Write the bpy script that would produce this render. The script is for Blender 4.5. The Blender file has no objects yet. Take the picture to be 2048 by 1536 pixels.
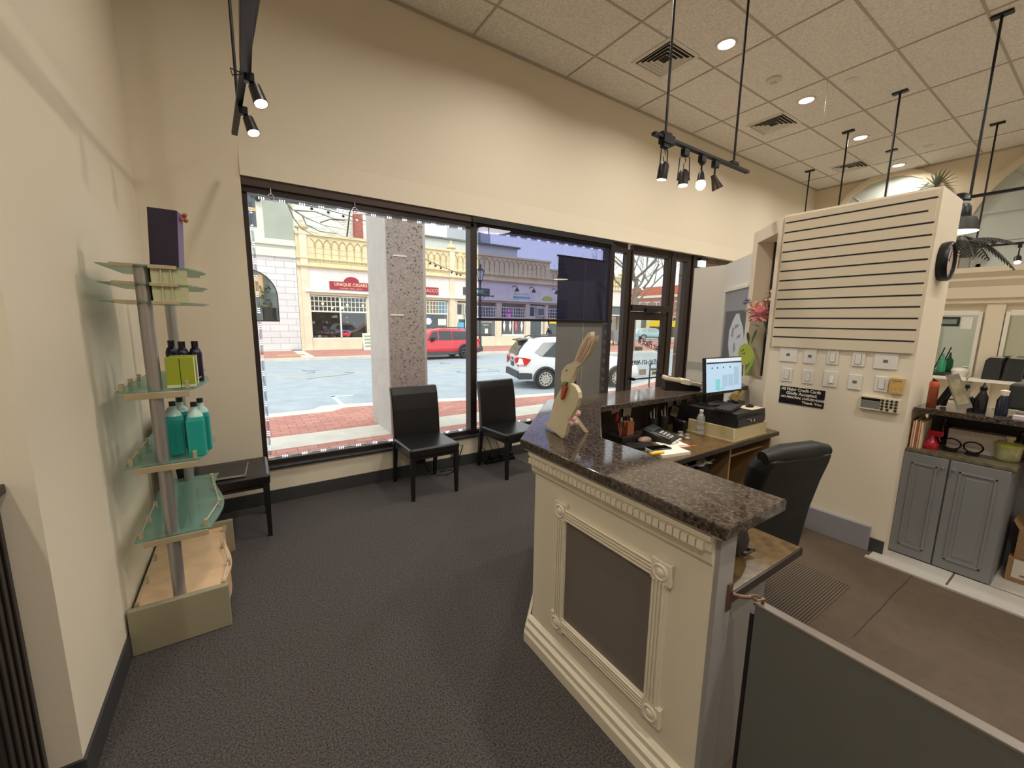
import bpy, bmesh, math, random
from mathutils import Vector, Matrix
random.seed(7)
sc = bpy.context.scene
C = sc.collection
PI = math.pi
# ---------------------------------------------------------------- camera
FPX = 809.42; CAMZ = 1.63
YAW, PITCH, ROLL = math.radians(33.534), math.radians(-8.776), math.radians(.853)
_f = Vector((math.sin(YAW)*math.cos(PITCH), math.cos(YAW)*math.cos(PITCH), math.sin(PITCH)))
_r = Vector((math.cos(YAW), -math.sin(YAW), 0)); _u = _r.cross(_f)
R_ = _r*math.cos(ROLL)+_u*math.sin(ROLL); U_ = _u*math.cos(ROLL)-_r*math.sin(ROLL)
cam = bpy.data.objects.new('camera', bpy.data.cameras.new('camera')); C.objects.link(cam)
cam.data.sensor_width = 36; cam.data.lens = FPX/2048*36; cam.data.clip_start = .02; cam.data.clip_end = 500
cam.matrix_world = Matrix(((R_.x, U_.x, -_f.x, 0), (R_.y, U_.y, -_f.y, 0), (R_.z, U_.z, -_f.z, CAMZ), (0, 0, 0, 1)))
sc.camera = cam
def at(px, py, ax, val):
    "point of the photograph at pixel px,py lying on the plane world[ax] = val"
    d = R_*((px-1024)/FPX) - U_*((py-768)/FPX) + _f
    o = Vector((0, 0, CAMZ)); return o+d*((val-o[ax])/d[ax])
# ---------------------------------------------------------------- view, sky, sun, large lights
vs = sc.view_settings; vs.view_transform = 'Standard'; vs.look = 'None'; vs.exposure = 0.3; vs.gamma = 1
try: vs.use_curve_mapping = False
except Exception: pass
w = bpy.data.worlds.new('overcast_sky'); sc.world = w; w.use_nodes = True
nt = w.node_tree; nt.nodes.clear()
wo = nt.nodes.new('ShaderNodeOutputWorld'); wb = nt.nodes.new('ShaderNodeBackground')
tc = nt.nodes.new('ShaderNodeTexCoord'); sx = nt.nodes.new('ShaderNodeSeparateXYZ'); cr = nt.nodes.new('ShaderNodeValToRGB')
nz = nt.nodes.new('ShaderNodeTexNoise'); nz.inputs['Scale'].default_value = 2.2; nz.inputs['Detail'].default_value = 5
mx = nt.nodes.new('ShaderNodeMix'); mx.data_type = 'RGBA'
cr.color_ramp.elements[0].position = 0.0; cr.color_ramp.elements[0].color = (.86, .93, 1.0, 1)
cr.color_ramp.elements[1].position = .8; cr.color_ramp.elements[1].color = (.70, .83, 1.0, 1)
nt.links.new(tc.outputs['Generated'], sx.inputs[0]); nt.links.new(sx.outputs['Z'], cr.inputs[0])
nt.links.new(tc.outputs['Generated'], nz.inputs['Vector'])
nt.links.new(nz.outputs['Fac'], mx.inputs['Factor']); nt.links.new(cr.outputs[0], mx.inputs['A']); mx.inputs['B'].default_value = (1, 1, 1, 1)
nt.links.new(mx.outputs['Result'], wb.inputs['Color']); wb.inputs['Strength'].default_value = 1.6
nt.links.new(wb.outputs[0], wo.inputs[0])
def light(name, kind, loc, energy, color=(1, 1, 1), rot=(0, 0, 0), **kw):
    l = bpy.data.lights.new(name, kind); l.energy = energy; l.color = color
    for k, v in kw.items(): setattr(l, k, v)
    o = bpy.data.objects.new(name, l); C.objects.link(o); o.location = loc; o.rotation_euler = rot; return o
sun = light('hazy_sun', 'SUN', (0, 0, 20), 1.6, (1, .97, .92), (math.radians(38), math.radians(-12), 0), angle=math.radians(25))
WARM = (1, .95, .87)
DL = [(4.284, 2.638), (6.111, 2.631), (7.931, 2.62), (9.767, 2.624), (2.455, 2.64), (.75, 2.3), (4.284, -.4), (6.111, -.4), (7.931, -.4), (2.45, -.4), (.62, -1.6), (-1.3, -.4)]  # last entry is an added fill lamp that brightens the counter front
for i, (x, y) in enumerate(DL):
    light('downlight_and_fill_lamp', 'AREA', (x, y, 4.40), (23, 23, 22, 13, 23, 12, 17, 18, 18, 26, 30, 30)[i], WARM, shape='DISK', size=.16, spread=math.radians(156))
for x, y in ((2.4, -2.2), (6.2, -2.4)):      # the salon's other lamps, behind the camera
    light('salon_lamp', 'AREA', (x, y, 4.2), 30, WARM, shape='DISK', size=1.0)
# ---------------------------------------------------------------- materials
def lin(c):
    return tuple(((v/255)/12.92 if v/255 <= .04045 else ((v/255+.055)/1.055)**2.4) for v in c[:3])
_M = {}
def M(name, rgb=(200, 200, 200), rough=.5, metal=0, noise=None, bump=None, emit=None, spec=None, coat=0, trans=0, rgb2=None, vor=None):
    if name in _M: return _M[name]
    m = bpy.data.materials.new(name); m.use_nodes = True; n = m.node_tree; b = n.nodes['Principled BSDF']
    c = lin(rgb); b.inputs['Base Color'].default_value = (*c, 1); b.inputs['Roughness'].default_value = rough; b.inputs['Metallic'].default_value = metal
    if spec is not None: b.inputs['Specular IOR Level'].default_value = spec
    if coat: b.inputs['Coat Weight'].default_value = coat; b.inputs['Coat Roughness'].default_value = .05
    if trans: b.inputs['Transmission Weight'].default_value = trans
    t = n.nodes.new('ShaderNodeTexCoord')
    if noise:
        nn = n.nodes.new('ShaderNodeTexNoise'); nn.inputs['Scale'].default_value = noise[0]; nn.inputs['Detail'].default_value = 6
        nn.inputs['Roughness'].default_value = .65
        r = n.nodes.new('ShaderNodeValToRGB'); c2 = lin(rgb2) if rgb2 else tuple(x*(1-noise[1]) for x in c)
        r.color_ramp.elements[0].position = .35; r.color_ramp.elements[1].position = .65
        r.color_ramp.elements[0].color = (*c2, 1); r.color_ramp.elements[1].color = (*(c if rgb2 else tuple(min(1, x*(1+noise[1])) for x in c)), 1)
        n.links.new(t.outputs['Object'], nn.inputs['Vector']); n.links.new(nn.outputs['Fac'], r.inputs[0]); n.links.new(r.outputs[0], b.inputs['Base Color'])
        if vor:
            v = n.nodes.new('ShaderNodeTexVoronoi'); v.inputs['Scale'].default_value = vor[0]; n.links.new(t.outputs['Object'], v.inputs['Vector'])
            r2 = n.nodes.new('ShaderNodeValToRGB'); r2.color_ramp.interpolation = 'CONSTANT'
            r2.color_ramp.elements[0].color = (0, 0, 0, 1); r2.color_ramp.elements[1].position = vor[1]; r2.color_ramp.elements[1].color = (1, 1, 1, 1)
            q = n.nodes.new('ShaderNodeMix'); q.data_type = 'RGBA'; n.links.new(v.outputs['Color'], r2.inputs[0]); n.links.new(r2.outputs[0], q.inputs['Factor'])
            n.links.new(r.outputs[0], q.inputs['A']); q.inputs['B'].default_value = (*lin(vor[2]), 1); n.links.new(q.outputs['Result'], b.inputs['Base Color'])
    if bump:
        nb = n.nodes.new('ShaderNodeTexNoise'); nb.inputs['Scale'].default_value = bump[0]; nb.inputs['Detail'].default_value = 4
        bb = n.nodes.new('ShaderNodeBump'); bb.inputs['Strength'].default_value = bump[1]; bb.inputs['Distance'].default_value = .01
        n.links.new(t.outputs['Object'], nb.inputs['Vector']); n.links.new(nb.outputs['Fac'], bb.inputs['Height']); n.links.new(bb.outputs[0], b.inputs['Normal'])
    if emit: b.inputs['Emission Color'].default_value = (*lin(rgb), 1); b.inputs['Emission Strength'].default_value = emit
    _M[name] = m; return m
def brickmat(name, c1, c2, mort, w, h, ms=.01, off=.5, rough=.8, plane='xy', bump=.4, rot=0):
    if name in _M: return _M[name]
    m = bpy.data.materials.new(name); m.use_nodes = True; n = m.node_tree; b = n.nodes['Principled BSDF']; b.inputs['Roughness'].default_value = rough
    t = n.nodes.new('ShaderNodeTexCoord'); k = n.nodes.new('ShaderNodeTexBrick'); mp = n.nodes.new('ShaderNodeMapping')
    if plane == 'xz': mp.inputs['Rotation'].default_value = (PI/2, 0, 0); mp.vector_type = 'TEXTURE'
    if plane == 'yz': mp.inputs['Rotation'].default_value = (PI/2, 0, PI/2); mp.vector_type = 'TEXTURE'
    if plane == 'xy': mp.inputs['Rotation'].default_value = (0, 0, rot)
    n.links.new(t.outputs['Object'], mp.inputs[0]); n.links.new(mp.outputs[0], k.inputs['Vector'])
    k.inputs['Color1'].default_value = (*lin(c1), 1); k.inputs['Color2'].default_value = (*lin(c2), 1); k.inputs['Mortar'].default_value = (*lin(mort), 1)
    k.inputs['Scale'].default_value = 1; k.inputs['Brick Width'].default_value = w; k.inputs['Row Height'].default_value = h
    k.inputs['Mortar Size'].default_value = ms; k.offset = off; k.inputs['Mortar Smooth'].default_value = .2
    n.links.new(k.outputs['Color'], b.inputs['Base Color'])
    bb = n.nodes.new('ShaderNodeBump'); bb.inputs['Strength'].default_value = bump; bb.inputs['Distance'].default_value = .01; bb.invert = True
    n.links.new(k.outputs['Fac'], bb.inputs['Height']); n.links.new(bb.outputs[0], b.inputs['Normal'])
    _M[name] = m; return m
def sheet(name, tint=(1, 1, 1), gloss=.04, rough=0.0, fres=True, haze=None):
    "thin clear sheet: lets light straight through, tinted, with a surface reflection"
    if name in _M: return _M[name]
    m = bpy.data.materials.new(name); m.use_nodes = True; n = m.node_tree; n.nodes.clear()
    o = n.nodes.new('ShaderNodeOutputMaterial'); a = n.nodes.new('ShaderNodeBsdfTransparent'); g = n.nodes.new('ShaderNodeBsdfGlossy'); x = n.nodes.new('ShaderNodeMixShader')
    a.inputs[0].default_value = (*tint, 1); g.inputs['Roughness'].default_value = rough
    l = n.nodes.new('ShaderNodeLayerWeight'); l.inputs['Blend'].default_value = .25
    mm = n.nodes.new('ShaderNodeMath'); mm.operation = 'MULTIPLY_ADD'; mm.inputs[1].default_value = .35 if fres else 0; mm.inputs[2].default_value = gloss; mm.use_clamp = True
    n.links.new(l.outputs['Fresnel'], mm.inputs[0]); n.links.new(mm.outputs[0], x.inputs[0])
    src = a
    if haze:
        d = n.nodes.new('ShaderNodeBsdfDiffuse'); d.inputs[0].default_value = (*lin(haze[0]), 1); y = n.nodes.new('ShaderNodeMixShader'); y.inputs[0].default_value = haze[1]
        n.links.new(a.outputs[0], y.inputs[1]); n.links.new(d.outputs[0], y.inputs[2]); src = y
    n.links.new(src.outputs[0], x.inputs[1]); n.links.new(g.outputs[0], x.inputs[2]); n.links.new(x.outputs[0], o.inputs[0])
    _M[name] = m; return m
# ---------------------------------------------------------------- mesh helpers
def V(*a): return Vector(a)
class MB:
    def __init__(s): s.v = []; s.f = []; s.T = None
    def add(s, vs, fs):
        b = len(s.v); s.v += [(s.T @ Vector(p)) if s.T else Vector(p) for p in vs]; s.f += [tuple(i+b for i in f) for f in fs]; return s
    def box(s, x0, x1, y0, y1, z0, z1):
        if x0 > x1: x0, x1 = x1, x0
        if y0 > y1: y0, y1 = y1, y0
        if z0 > z1: z0, z1 = z1, z0
        return s.add([(x0,y0,z0),(x1,y0,z0),(x1,y1,z0),(x0,y1,z0),(x0,y0,z1),(x1,y0,z1),(x1,y1,z1),(x0,y1,z1)],
                     [(0,3,2,1),(4,5,6,7),(0,1,5,4),(1,2,6,5),(2,3,7,6),(3,0,4,7)])
    def frustum(s, a, b):  # two rings of equal length
        n = len(a); return s.add(list(a)+list(b), [tuple(range(n))[::-1], tuple(range(n, 2*n))]+[(i, (i+1) % n, n+(i+1) % n, n+i) for i in range(n)])
    def cyl(s, p, q, r, r2=None, n=16, cap=True):
        p = Vector(p); q = Vector(q); r2 = r if r2 is None else r2; d = (q-p).normalized()
        a = d.orthogonal().normalized(); b = d.cross(a); A = [p+(a*math.cos(2*PI*i/n)+b*math.sin(2*PI*i/n))*r for i in range(n)]
        B = [q+(a*math.cos(2*PI*i/n)+b*math.sin(2*PI*i/n))*r2 for i in range(n)]
        fs = [(i, (i+1) % n, n+(i+1) % n, n+i) for i in range(n)]
        if cap: fs += [tuple(range(n))[::-1], tuple(range(n, 2*n))]
        return s.add(A+B, fs)
    def tube(s, pts, r, n=8, closed=False):
        pts = [Vector(p) for p in pts]; m = len(pts); rings = []
        prev = None; rr = r if isinstance(r, (list, tuple)) else [r]*m
        for i, p in enumerate(pts):
            if closed: d = pts[(i+1) % m]-pts[i-1]
            else: d = pts[min(i+1, m-1)]-pts[max(i-1, 0)]
            d = d.normalized()
            a = d.orthogonal().normalized() if prev is None else (prev-d*prev.dot(d)).normalized()
            prev = a; b = d.cross(a); rings.append([p+(a*math.cos(2*PI*k/n)+b*math.sin(2*PI*k/n))*rr[i] for k in range(n)])
        vs = [v for R in rings for v in R]; fs = []
        for i in range(m if closed else m-1):
            j = (i+1) % m
            for k in range(n): fs.append((i*n+k, i*n+(k+1) % n, j*n+(k+1) % n, j*n+k))
        if not closed: fs += [tuple(range(n))[::-1], tuple((m-1)*n+k for k in range(n))]
        return s.add(vs, fs)
    def lathe(s, c, prof, n=24, axis='z', cap=True):
        c = Vector(c); vs = []
        for r, h in prof:
            for k in range(n):
                x, y = r*math.cos(2*PI*k/n), r*math.sin(2*PI*k/n)
                vs.append(c+(Vector((x, y, h)) if axis == 'z' else Vector((x, h, y)) if axis == 'y' else Vector((h, x, y))))
        m = len(prof); fs = [(i*n+k, i*n+(k+1) % n, (i+1)*n+(k+1) % n, (i+1)*n+k) for i in range(m-1) for k in range(n)]
        if cap: fs += [tuple(range(n))[::-1], tuple((m-1)*n+k for k in range(n))]
        return s.add(vs, fs)
    def ball(s, c, r, n=12, sq=(1, 1, 1)):
        c = Vector(c); vs = [c+Vector((0, 0, -r*sq[2]))]; m = n//2
        for i in range(1, m):
            a = -PI/2+PI*i/m
            for k in range(n): vs.append(c+Vector((r*math.cos(a)*math.cos(2*PI*k/n)*sq[0], r*math.cos(a)*math.sin(2*PI*k/n)*sq[1], r*math.sin(a)*sq[2])))
        vs.append(c+Vector((0, 0, r*sq[2]))); L = len(vs)-1
        fs = [(0, 1+(k+1) % n, 1+k) for k in range(n)]+[(1+i*n+k, 1+i*n+(k+1) % n, 1+(i+1)*n+(k+1) % n, 1+(i+1)*n+k) for i in range(m-2) for k in range(n)]
        fs += [(L, 1+(m-2)*n+k, 1+(m-2)*n+(k+1) % n) for k in range(n)]
        return s.add(vs, fs)
    def prism(s, poly, d, ax='z', o=0.0):
        "polygon in a plane, pushed from o to o+d along ax; poly pairs are the other two axes in order"
        def P(a, b, h): return (a, b, h) if ax == 'z' else ((a, h, b) if ax == 'y' else (h, a, b))
        n = len(poly); A = [P(a, b, o) for a, b in poly]; B = [P(a, b, o+d) for a, b in poly]
        return s.frustum(A, B)
    def extr(s, pts, vec):
        pts = [Vector(p) for p in pts]; return s.frustum(pts, [p+Vector(vec) for p in pts])
    def build(s, name, m, parent=None, smooth=False, bev=0, seg=2, sub=0, local=False, solid=0, **kw):
        me = bpy.data.meshes.new(name); me.from_pydata([tuple(v) for v in s.v], [], s.f)
        bm = bmesh.new(); bm.from_mesh(me); bmesh.ops.remove_doubles(bm, verts=bm.verts, dist=1e-6) if kw.pop('weld', False) else None
        bmesh.ops.recalc_face_normals(bm, faces=bm.faces); bm.to_mesh(me); bm.free()
        me.materials.append(m); o = bpy.data.objects.new(name, me); C.objects.link(o)
        if smooth:
            for p in me.polygons: p.use_smooth = True
            try: me.set_sharp_from_angle(angle=math.radians(40))
            except Exception: pass
        if parent is not None:
            o.parent = parent
            if not local: o.location = -Vector(parent.get('_w', (0, 0, 0)))
        if bev:
            b = o.modifiers.new('bevel', 'BEVEL'); b.width = bev; b.segments = seg; b.limit_method = 'ANGLE'; b.angle_limit = math.radians(40)
        if sub: u = o.modifiers.new('subdivision', 'SUBSURF'); u.levels = sub; u.render_levels = sub
        if solid: u = o.modifiers.new('solidify', 'SOLIDIFY'); u.thickness = solid
        for k, v in kw.items(): o[k] = v
        return o
def tag(o, label=None, cat=None, group=None, kind=None):
    if label: o['label'] = label
    if cat: o['category'] = cat
    if group: o['group'] = group
    if kind: o['kind'] = kind
    return o
_W = {}
def thing(name, label, cat, loc=(0, 0, 0), rz=0, group=None, kind=None):
    o = bpy.data.objects.new(name, None); C.objects.link(o); o.location = loc; o.rotation_euler = (0, 0, rz); o.empty_display_size = .1
    o['_w'] = tuple(loc); _W[o.name] = 1
    return tag(o, label, cat, group, kind)
def copy_tree(o, parent=None):
    c = o.copy(); C.objects.link(c); c.parent = parent
    for ch in [x for x in sc.objects if x.parent == o]: copy_tree(ch, c)
    return c
def dup(o, loc, rz=0, label=None, group=None, scale=None):
    c = copy_tree(o); c.location = loc; c.rotation_euler = (0, 0, rz)
    if scale: c.scale = scale
    if label: c['label'] = label
    if group: c['group'] = group
    return c
def struct(o): o['kind'] = 'structure'; return o
def text(name, s, size, m, parent=None, loc=(0, 0, 0), mat3=None, depth=.001, align='CENTER', shear=0, sx=1, bold=0):
    cu = bpy.data.curves.new(name, 'FONT'); cu.body = s; cu.size = size; cu.extrude = depth; cu.align_x = align; cu.align_y = 'CENTER'; cu.shear = shear; cu.offset = bold
    t = bpy.data.objects.new(name, cu); me = bpy.data.meshes.new_from_object(t); bpy.data.objects.remove(t)
    M4 = (mat3.to_4x4() if mat3 else Matrix.Identity(4))
    me.transform(Matrix.Translation(Vector(loc)) @ M4 @ Matrix.Diagonal((sx, 1, 1, 1)))
    me.materials.clear(); me.materials.append(m); o = bpy.data.objects.new(name, me); C.objects.link(o)
    if parent is not None: o.parent = parent; o.location = -Vector(parent.get('_w', (0, 0, 0)))
    return o
FY = Matrix(((1, 0, 0), (0, 0, -1), (0, 1, 0)))      # text read looking toward +Y
FX = Matrix(((0, 0, -1), (-1, 0, 0), (0, 1, 0)))     # text read looking toward +X
# ================================================================ setting
CEIL = 4.43
m_wall = M('cream_wall_paint', (226, 214, 192), .75, bump=(60, .06))
m_wallg = M('white_wall_paint', (226, 224, 218), .6, bump=(60, .05))
m_ceil = M('ceiling_tile', (228, 220, 208), .9, noise=(55, .16), bump=(90, .35))
m_grid = M('ceiling_grid_metal', (176, 164, 148), .6)
m_bronze = M('dark_bronze_frame', (52, 42, 38), .35, metal=.3)
m_bronze2 = M('bronze_beam', (66, 50, 44), .55)
m_base = M('charcoal_rubber_base', (58, 58, 58), .5)
m_black = M('black_metal', (22, 22, 23), .4, metal=.3)
m_white = M('white_gloss_paint', (228, 222, 208), .35)
m_glass = sheet('window_glass', (.97, .99, .98), .015)
m_carpet = M('charcoal_carpet', (104, 97, 94), .95, noise=(130, .55), bump=(200, .9), rgb2=(30, 27, 27))
m_brownfloor = M('brown_worn_floor', (84, 70, 55), .8, noise=(12, .12), bump=(150, .3))
b = MB().box(-2.5, 1.34, -4.5, 4.0, -.06, 0); struct(b.build('floor', m_carpet))
b = MB().box(1.34, 3.75, 1.4, 4.0, -.06, 0); struct(b.build('floor', m_carpet))
b = MB().box(1.34, 3.61, -4.5, .82, -.06, 0).box(1.34, 3.75, .82, 1.4, -.06, 0); struct(b.build('floor', m_brownfloor))
m_tile = brickmat('grey_ceramic_tile', (196, 190, 180), (186, 180, 170), (88, 82, 76), .43, .43, .006, off=0, rough=.35, bump=.2)
b = MB().box(3.61, 10.6, -4.5, .82, -.06, .006).box(3.75, 10.6, .82, 4.2, -.06, .006); struct(b.build('floor', m_tile))
b = MB().box(3.595, 3.625, -4.5, .83, 0, .012); struct(b.build('trim_1', M('white_metal_strip', (222, 218, 208), .35, metal=.4)))
b = MB(); 
s0_, s1_ = at(1827, 1147, 2, 0), at(1706, 1274, 2, 0); seam = [s0_.lerp(s1_, k/5)+V(0, 0, .001) for k in range(6)]
b = MB().tube([p+V(0, random.uniform(-.004, .004), 0) for p in seam], .0025, 6); struct(b.build('trim_2', M('floor_seam', (58, 46, 36), .8)))
# ceiling: tiles and grid
b = MB().box(-2.5, 10.6, -4.5, 4.2, CEIL, CEIL+.12); ce = struct(b.build('ceiling', m_ceil))
b = MB(); x = 2.117-1.2192*4
while x < 10.3: b.box(x-.010, x+.010, -4.5, 4.0, CEIL-.006, CEIL+.01); x += 1.2192
y = 3.53
while y > -4.5: b.box(-2.5, 10.3, y-.010, y+.010, CEIL-.005, CEIL+.01); y -= .6096
b.box(-2.5, 10.3, 3.975, 4.0, CEIL-.02, CEIL); b.box(10.17, 10.2, -4.5, 4.0, CEIL-.02, CEIL)
b.build('ceiling_grid', m_grid, ce)
# window wall
SILL = .32; HD = 2.735
b = MB().box(-2.5, .07, 4.0, 4.35, -.6, CEIL); struct(b.build('wall_window', m_wall))
b = MB().box(.07, 10.6, 4.0, 4.35, HD, CEIL)
b.prism([(4.0, 2.945), (3.985, HD), (3.985, HD-.004), (4.06, HD-.004), (4.06, 2.945)], 10.53, 'x', .07)
struct(b.build('wall_window', m_wall))
b = MB().box(.07, 4.64, 4.0, 4.35, -.6, SILL); struct(b.build('wall_window', m_wall))
b = MB().box(6.25, 10.6, 4.06, 4.35, -.6, HD); struct(b.build('wall_window', M('brown_marble', (96, 76, 64), .4, noise=(6, .35))))
b = MB().box(-2.5, -.567, 4.0, 4.02, 0, CEIL)
b = MB().box(-2.5, -.567, 1.795, 4.0, -.02, CEIL); struct(b.build('wall_left', m_wallg if False else m_wall))
b = MB().box(-2.7, -2.5, -4.5, 1.8, 0, CEIL); struct(b.build('wall_left', m_wall))
b = MB().box(-2.7, 10.8, -4.7, -4.5, 0, CEIL); struct(b.build('wall_back', m_wall))
b = MB().box(-.567, -.557, 1.795, 4.0, 0, .115).box(-2.5, -.557, 1.785, 1.795, 0, .115); struct(b.build('baseboard_left', m_base))
b = MB().box(-.557, 4.64, 3.985, 4.0, 0, .12); struct(b.build('baseboard_window', m_base))
# dark cabinet at the far left edge of the photo
t = thing('dark_cabinet', 'dark brown panelled cabinet against the wall end, cut off by the left edge', 'cabinet', (-.95, 1.65, 0))
m_dk = M('dark_espresso_wood', (40, 34, 31), .4)
MB().box(-1.3, -.64, 1.56, 1.78, .0, 1.10).build('cabinet_body', m_dk, t, bev=.004)
b = MB()
for k in range(5): b.box(-.64, -.634, 1.58+k*.04, 1.60+k*.04, .02, 1.08)
b.build('side_moulding', m_dk, t, bev=.003)
MB().box(-1.32, -.625, 1.54, 1.79, 1.10, 1.13).build('cabinet_top', m_dk, t, bev=.004)
# sill
b = MB().box(.07, 4.64, 3.97, 4.12, SILL-.006, SILL+.018); struct(b.build('trim_3', M('dark_sill', (46, 42, 42), .35), bev=.003))
# window frames and glass
GY0, GY1 = 4.05, 4.13
def member(b, x0, x1, z0, z1, y0=GY0, y1=GY1): b.box(x0, x1, y0, y1, z0, z1)
fr = MB(); member(fr, .07, 2.15, 2.62, HD, 4.03, 4.14); member(fr, .07, .108, SILL, 2.66); member(fr, 2.11, 2.19, SILL, 2.66, 4.03, 4.15); member(fr, .108, 2.11, SILL, SILL+.06)
w1 = struct(fr.build('window_1', m_bronze, bev=.004))
MB().box(.07, 2.11, 4.0, 4.035, 2.665, HD).build('window_head_beam', m_bronze2, w1, bev=.004)
MB().box(.10, 2.12, 4.088, 4.094, SILL+.05, 2.63).build('pane', m_glass, w1)
fr = MB(); member(fr, 2.19, 4.22, 2.62, HD, 4.03, 4.14); member(fr, 4.222, 4.302, SILL, 2.68, 4.0, 4.15); member(fr, 2.19, 4.22, SILL, SILL+.06)
w2 = struct(fr.build('window_2', m_bronze, bev=.004))
MB().box(2.11, 4.25, 3.99, 4.035, 2.665, HD).build('window_head_beam', M('near_black_beam', (16, 14, 15), .4), w2, bev=.004)
MB().box(2.19, 4.23, 4.088, 4.094, SILL+.05, 2.63).build('pane', m_glass, w2)
fr = MB(); member(fr, 4.30, 4.60, 2.60, HD, 4.04, 4.13); member(fr, 4.60, 4.68, 0, 2.66); member(fr, 4.715, 4.74, 0, 2.66); member(fr, 4.68, 4.715, 0, 2.66, 4.07, 4.12); member(fr, 4.30, 4.60, SILL, SILL+.06)
w3 = struct(fr.build('window_3', m_bronze, bev=.004))
MB().box(4.30, 4.61, 4.088, 4.094, SILL+.05, 2.61).build('pane', m_glass, w3)
fr = MB(); member(fr, 4.74, 5.56, 2.61, HD); member(fr, 5.53, 5.60, 1.8, HD); member(fr, 5.62, 5.74, 0, HD); member(fr, 5.60, 5.62, 0, HD, 4.07, 4.12); member(fr, 4.74, 5.62, 1.81, 1.90, 4.02, 4.13)
d1 = struct(fr.build('door_1', m_bronze, bev=.004))
MB().box(4.74, 5.54, 4.088, 4.094, 1.90, 2.62).build('transom_pane', m_glass, d1)
MB().box(4.75, 4.86, 4.06, 4.11, .02, 1.80).box(5.50, 5.60, 4.06, 4.11, .02, 1.80).box(4.86, 5.50, 4.06, 4.11, 1.68, 1.80).box(4.86, 5.50, 4.06, 4.11, .02, .22).build('door_stiles', m_bronze, d1, bev=.004)
MB().box(4.86, 5.50, 4.083, 4.089, .22, 1.69).build('door_pane', m_glass, d1)
MB().cyl((4.84, 4.0, .80), (5.62, 4.0, .80), .012).box(4.83, 4.86, 3.99, 4.06, .78, .82).box(5.58, 5.61, 3.99, 4.06, .78, .82).build('push_bar', m_black, d1)
MB().box(5.02, 5.3, 3.99, 4.05, 1.80, 1.86).tube([(5.3, 4.0, 1.82), (5.46, 3.98, 1.79), (5.15, 4.02, 1.77)], .008).build('door_closer', m_black, d1, bev=.003)
MB().tube([(5.42, 4.12, 1.0), (5.42, 4.17, .98), (5.42, 4.17, .62), (5.42, 4.12, .6)], .012).build('door_handle', m_black, d1)
m_ink = M('door_lettering', (40, 42, 44), .5)
FYm = Matrix(((-1, 0, 0), (0, 0, 1), (0, 1, 0)))    # lettering read from the street side
pn_ = at(1291, 725, 1, 4.082); nm_ = at(1301, 689, 1, 4.082)
text('phone_number', '(516) 671-9093', .10, m_ink, d1, (pn_.x-.02, 4.082, pn_.z), FYm, .0008, sx=.95, bold=.002)
text('salon_name', 'Hair Place &', .14, m_ink, d1, (nm_.x, 4.082, nm_.z), FYm @ Matrix.Rotation(math.radians(17), 3, 'Z'), .0008, shear=.3, sx=.85, bold=.002)
MB().extr([at(1276, 685, 1, 4.081), at(1317, 703, 1, 4.081), at(1317, 704, 1, 4.081), at(1276, 686, 1, 4.081)], (0, .001, 0)).build('door_underline', m_ink, d1)
MB().box(5.05, 5.21, 4.078, 4.083, .84, .93).build('door_notice', M('faded_notice', (176, 168, 162), .6), d1)
MB().box(5.33, 5.48, 4.078, 4.083, .895, .93).box(5.36, 5.46, 4.078, 4.083, .83, .88).build('door_sticker', M('olive_sticker', (118, 120, 92), .6), d1)
fr = MB(); member(fr, 5.74, 6.02, 2.61, HD); member(fr, 6.02, 6.12, 0, 2.75); member(fr, 6.15, 6.25, 0, 2.75, 4.03, 4.14); member(fr, 6.12, 6.15, 0, 2.75, 4.07, 4.12); member(fr, 5.74, 6.02, 0, .1)
w4 = struct(fr.build('window_4', m_bronze, bev=.004))
MB().box(5.73, 6.03, 4.088, 4.094, .08, 2.62).build('pane', m_glass, w4)
# far salon wall with arches, cornice and mirrors
FX_ = 10.2
m_far = M('pale_cream_plaster', (222, 208, 182), .8, bump=(40, .06))
m_pan = M('grey_white_panel', (196, 202, 194), .45)
m_mir = M('mirror_glass', (196, 206, 196), .03, metal=1)
b = MB().box(FX_, FX_+.2, -4.5, 4.2, 0, CEIL); wf = struct(b.build('wall_far', m_far))
def arch_ring(b, cy, cz, r0, r1, x0, x1, a0=0, a1=PI, n=40, rz=1.0):
    for k in range(n):
        t0, t1 = a0+(a1-a0)*k/n, a0+(a1-a0)*(k+1)/n
        q = [(cy+r0*math.cos(t0), cz+r0*rz*math.sin(t0)), (cy+r1*math.cos(t0), cz+r1*rz*math.sin(t0)), (cy+r1*math.cos(t1), cz+r1*rz*math.sin(t1)), (cy+r0*math.cos(t1), cz+r0*rz*math.sin(t1))]
        b.prism(q, x1-x0, 'x', x0)
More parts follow.
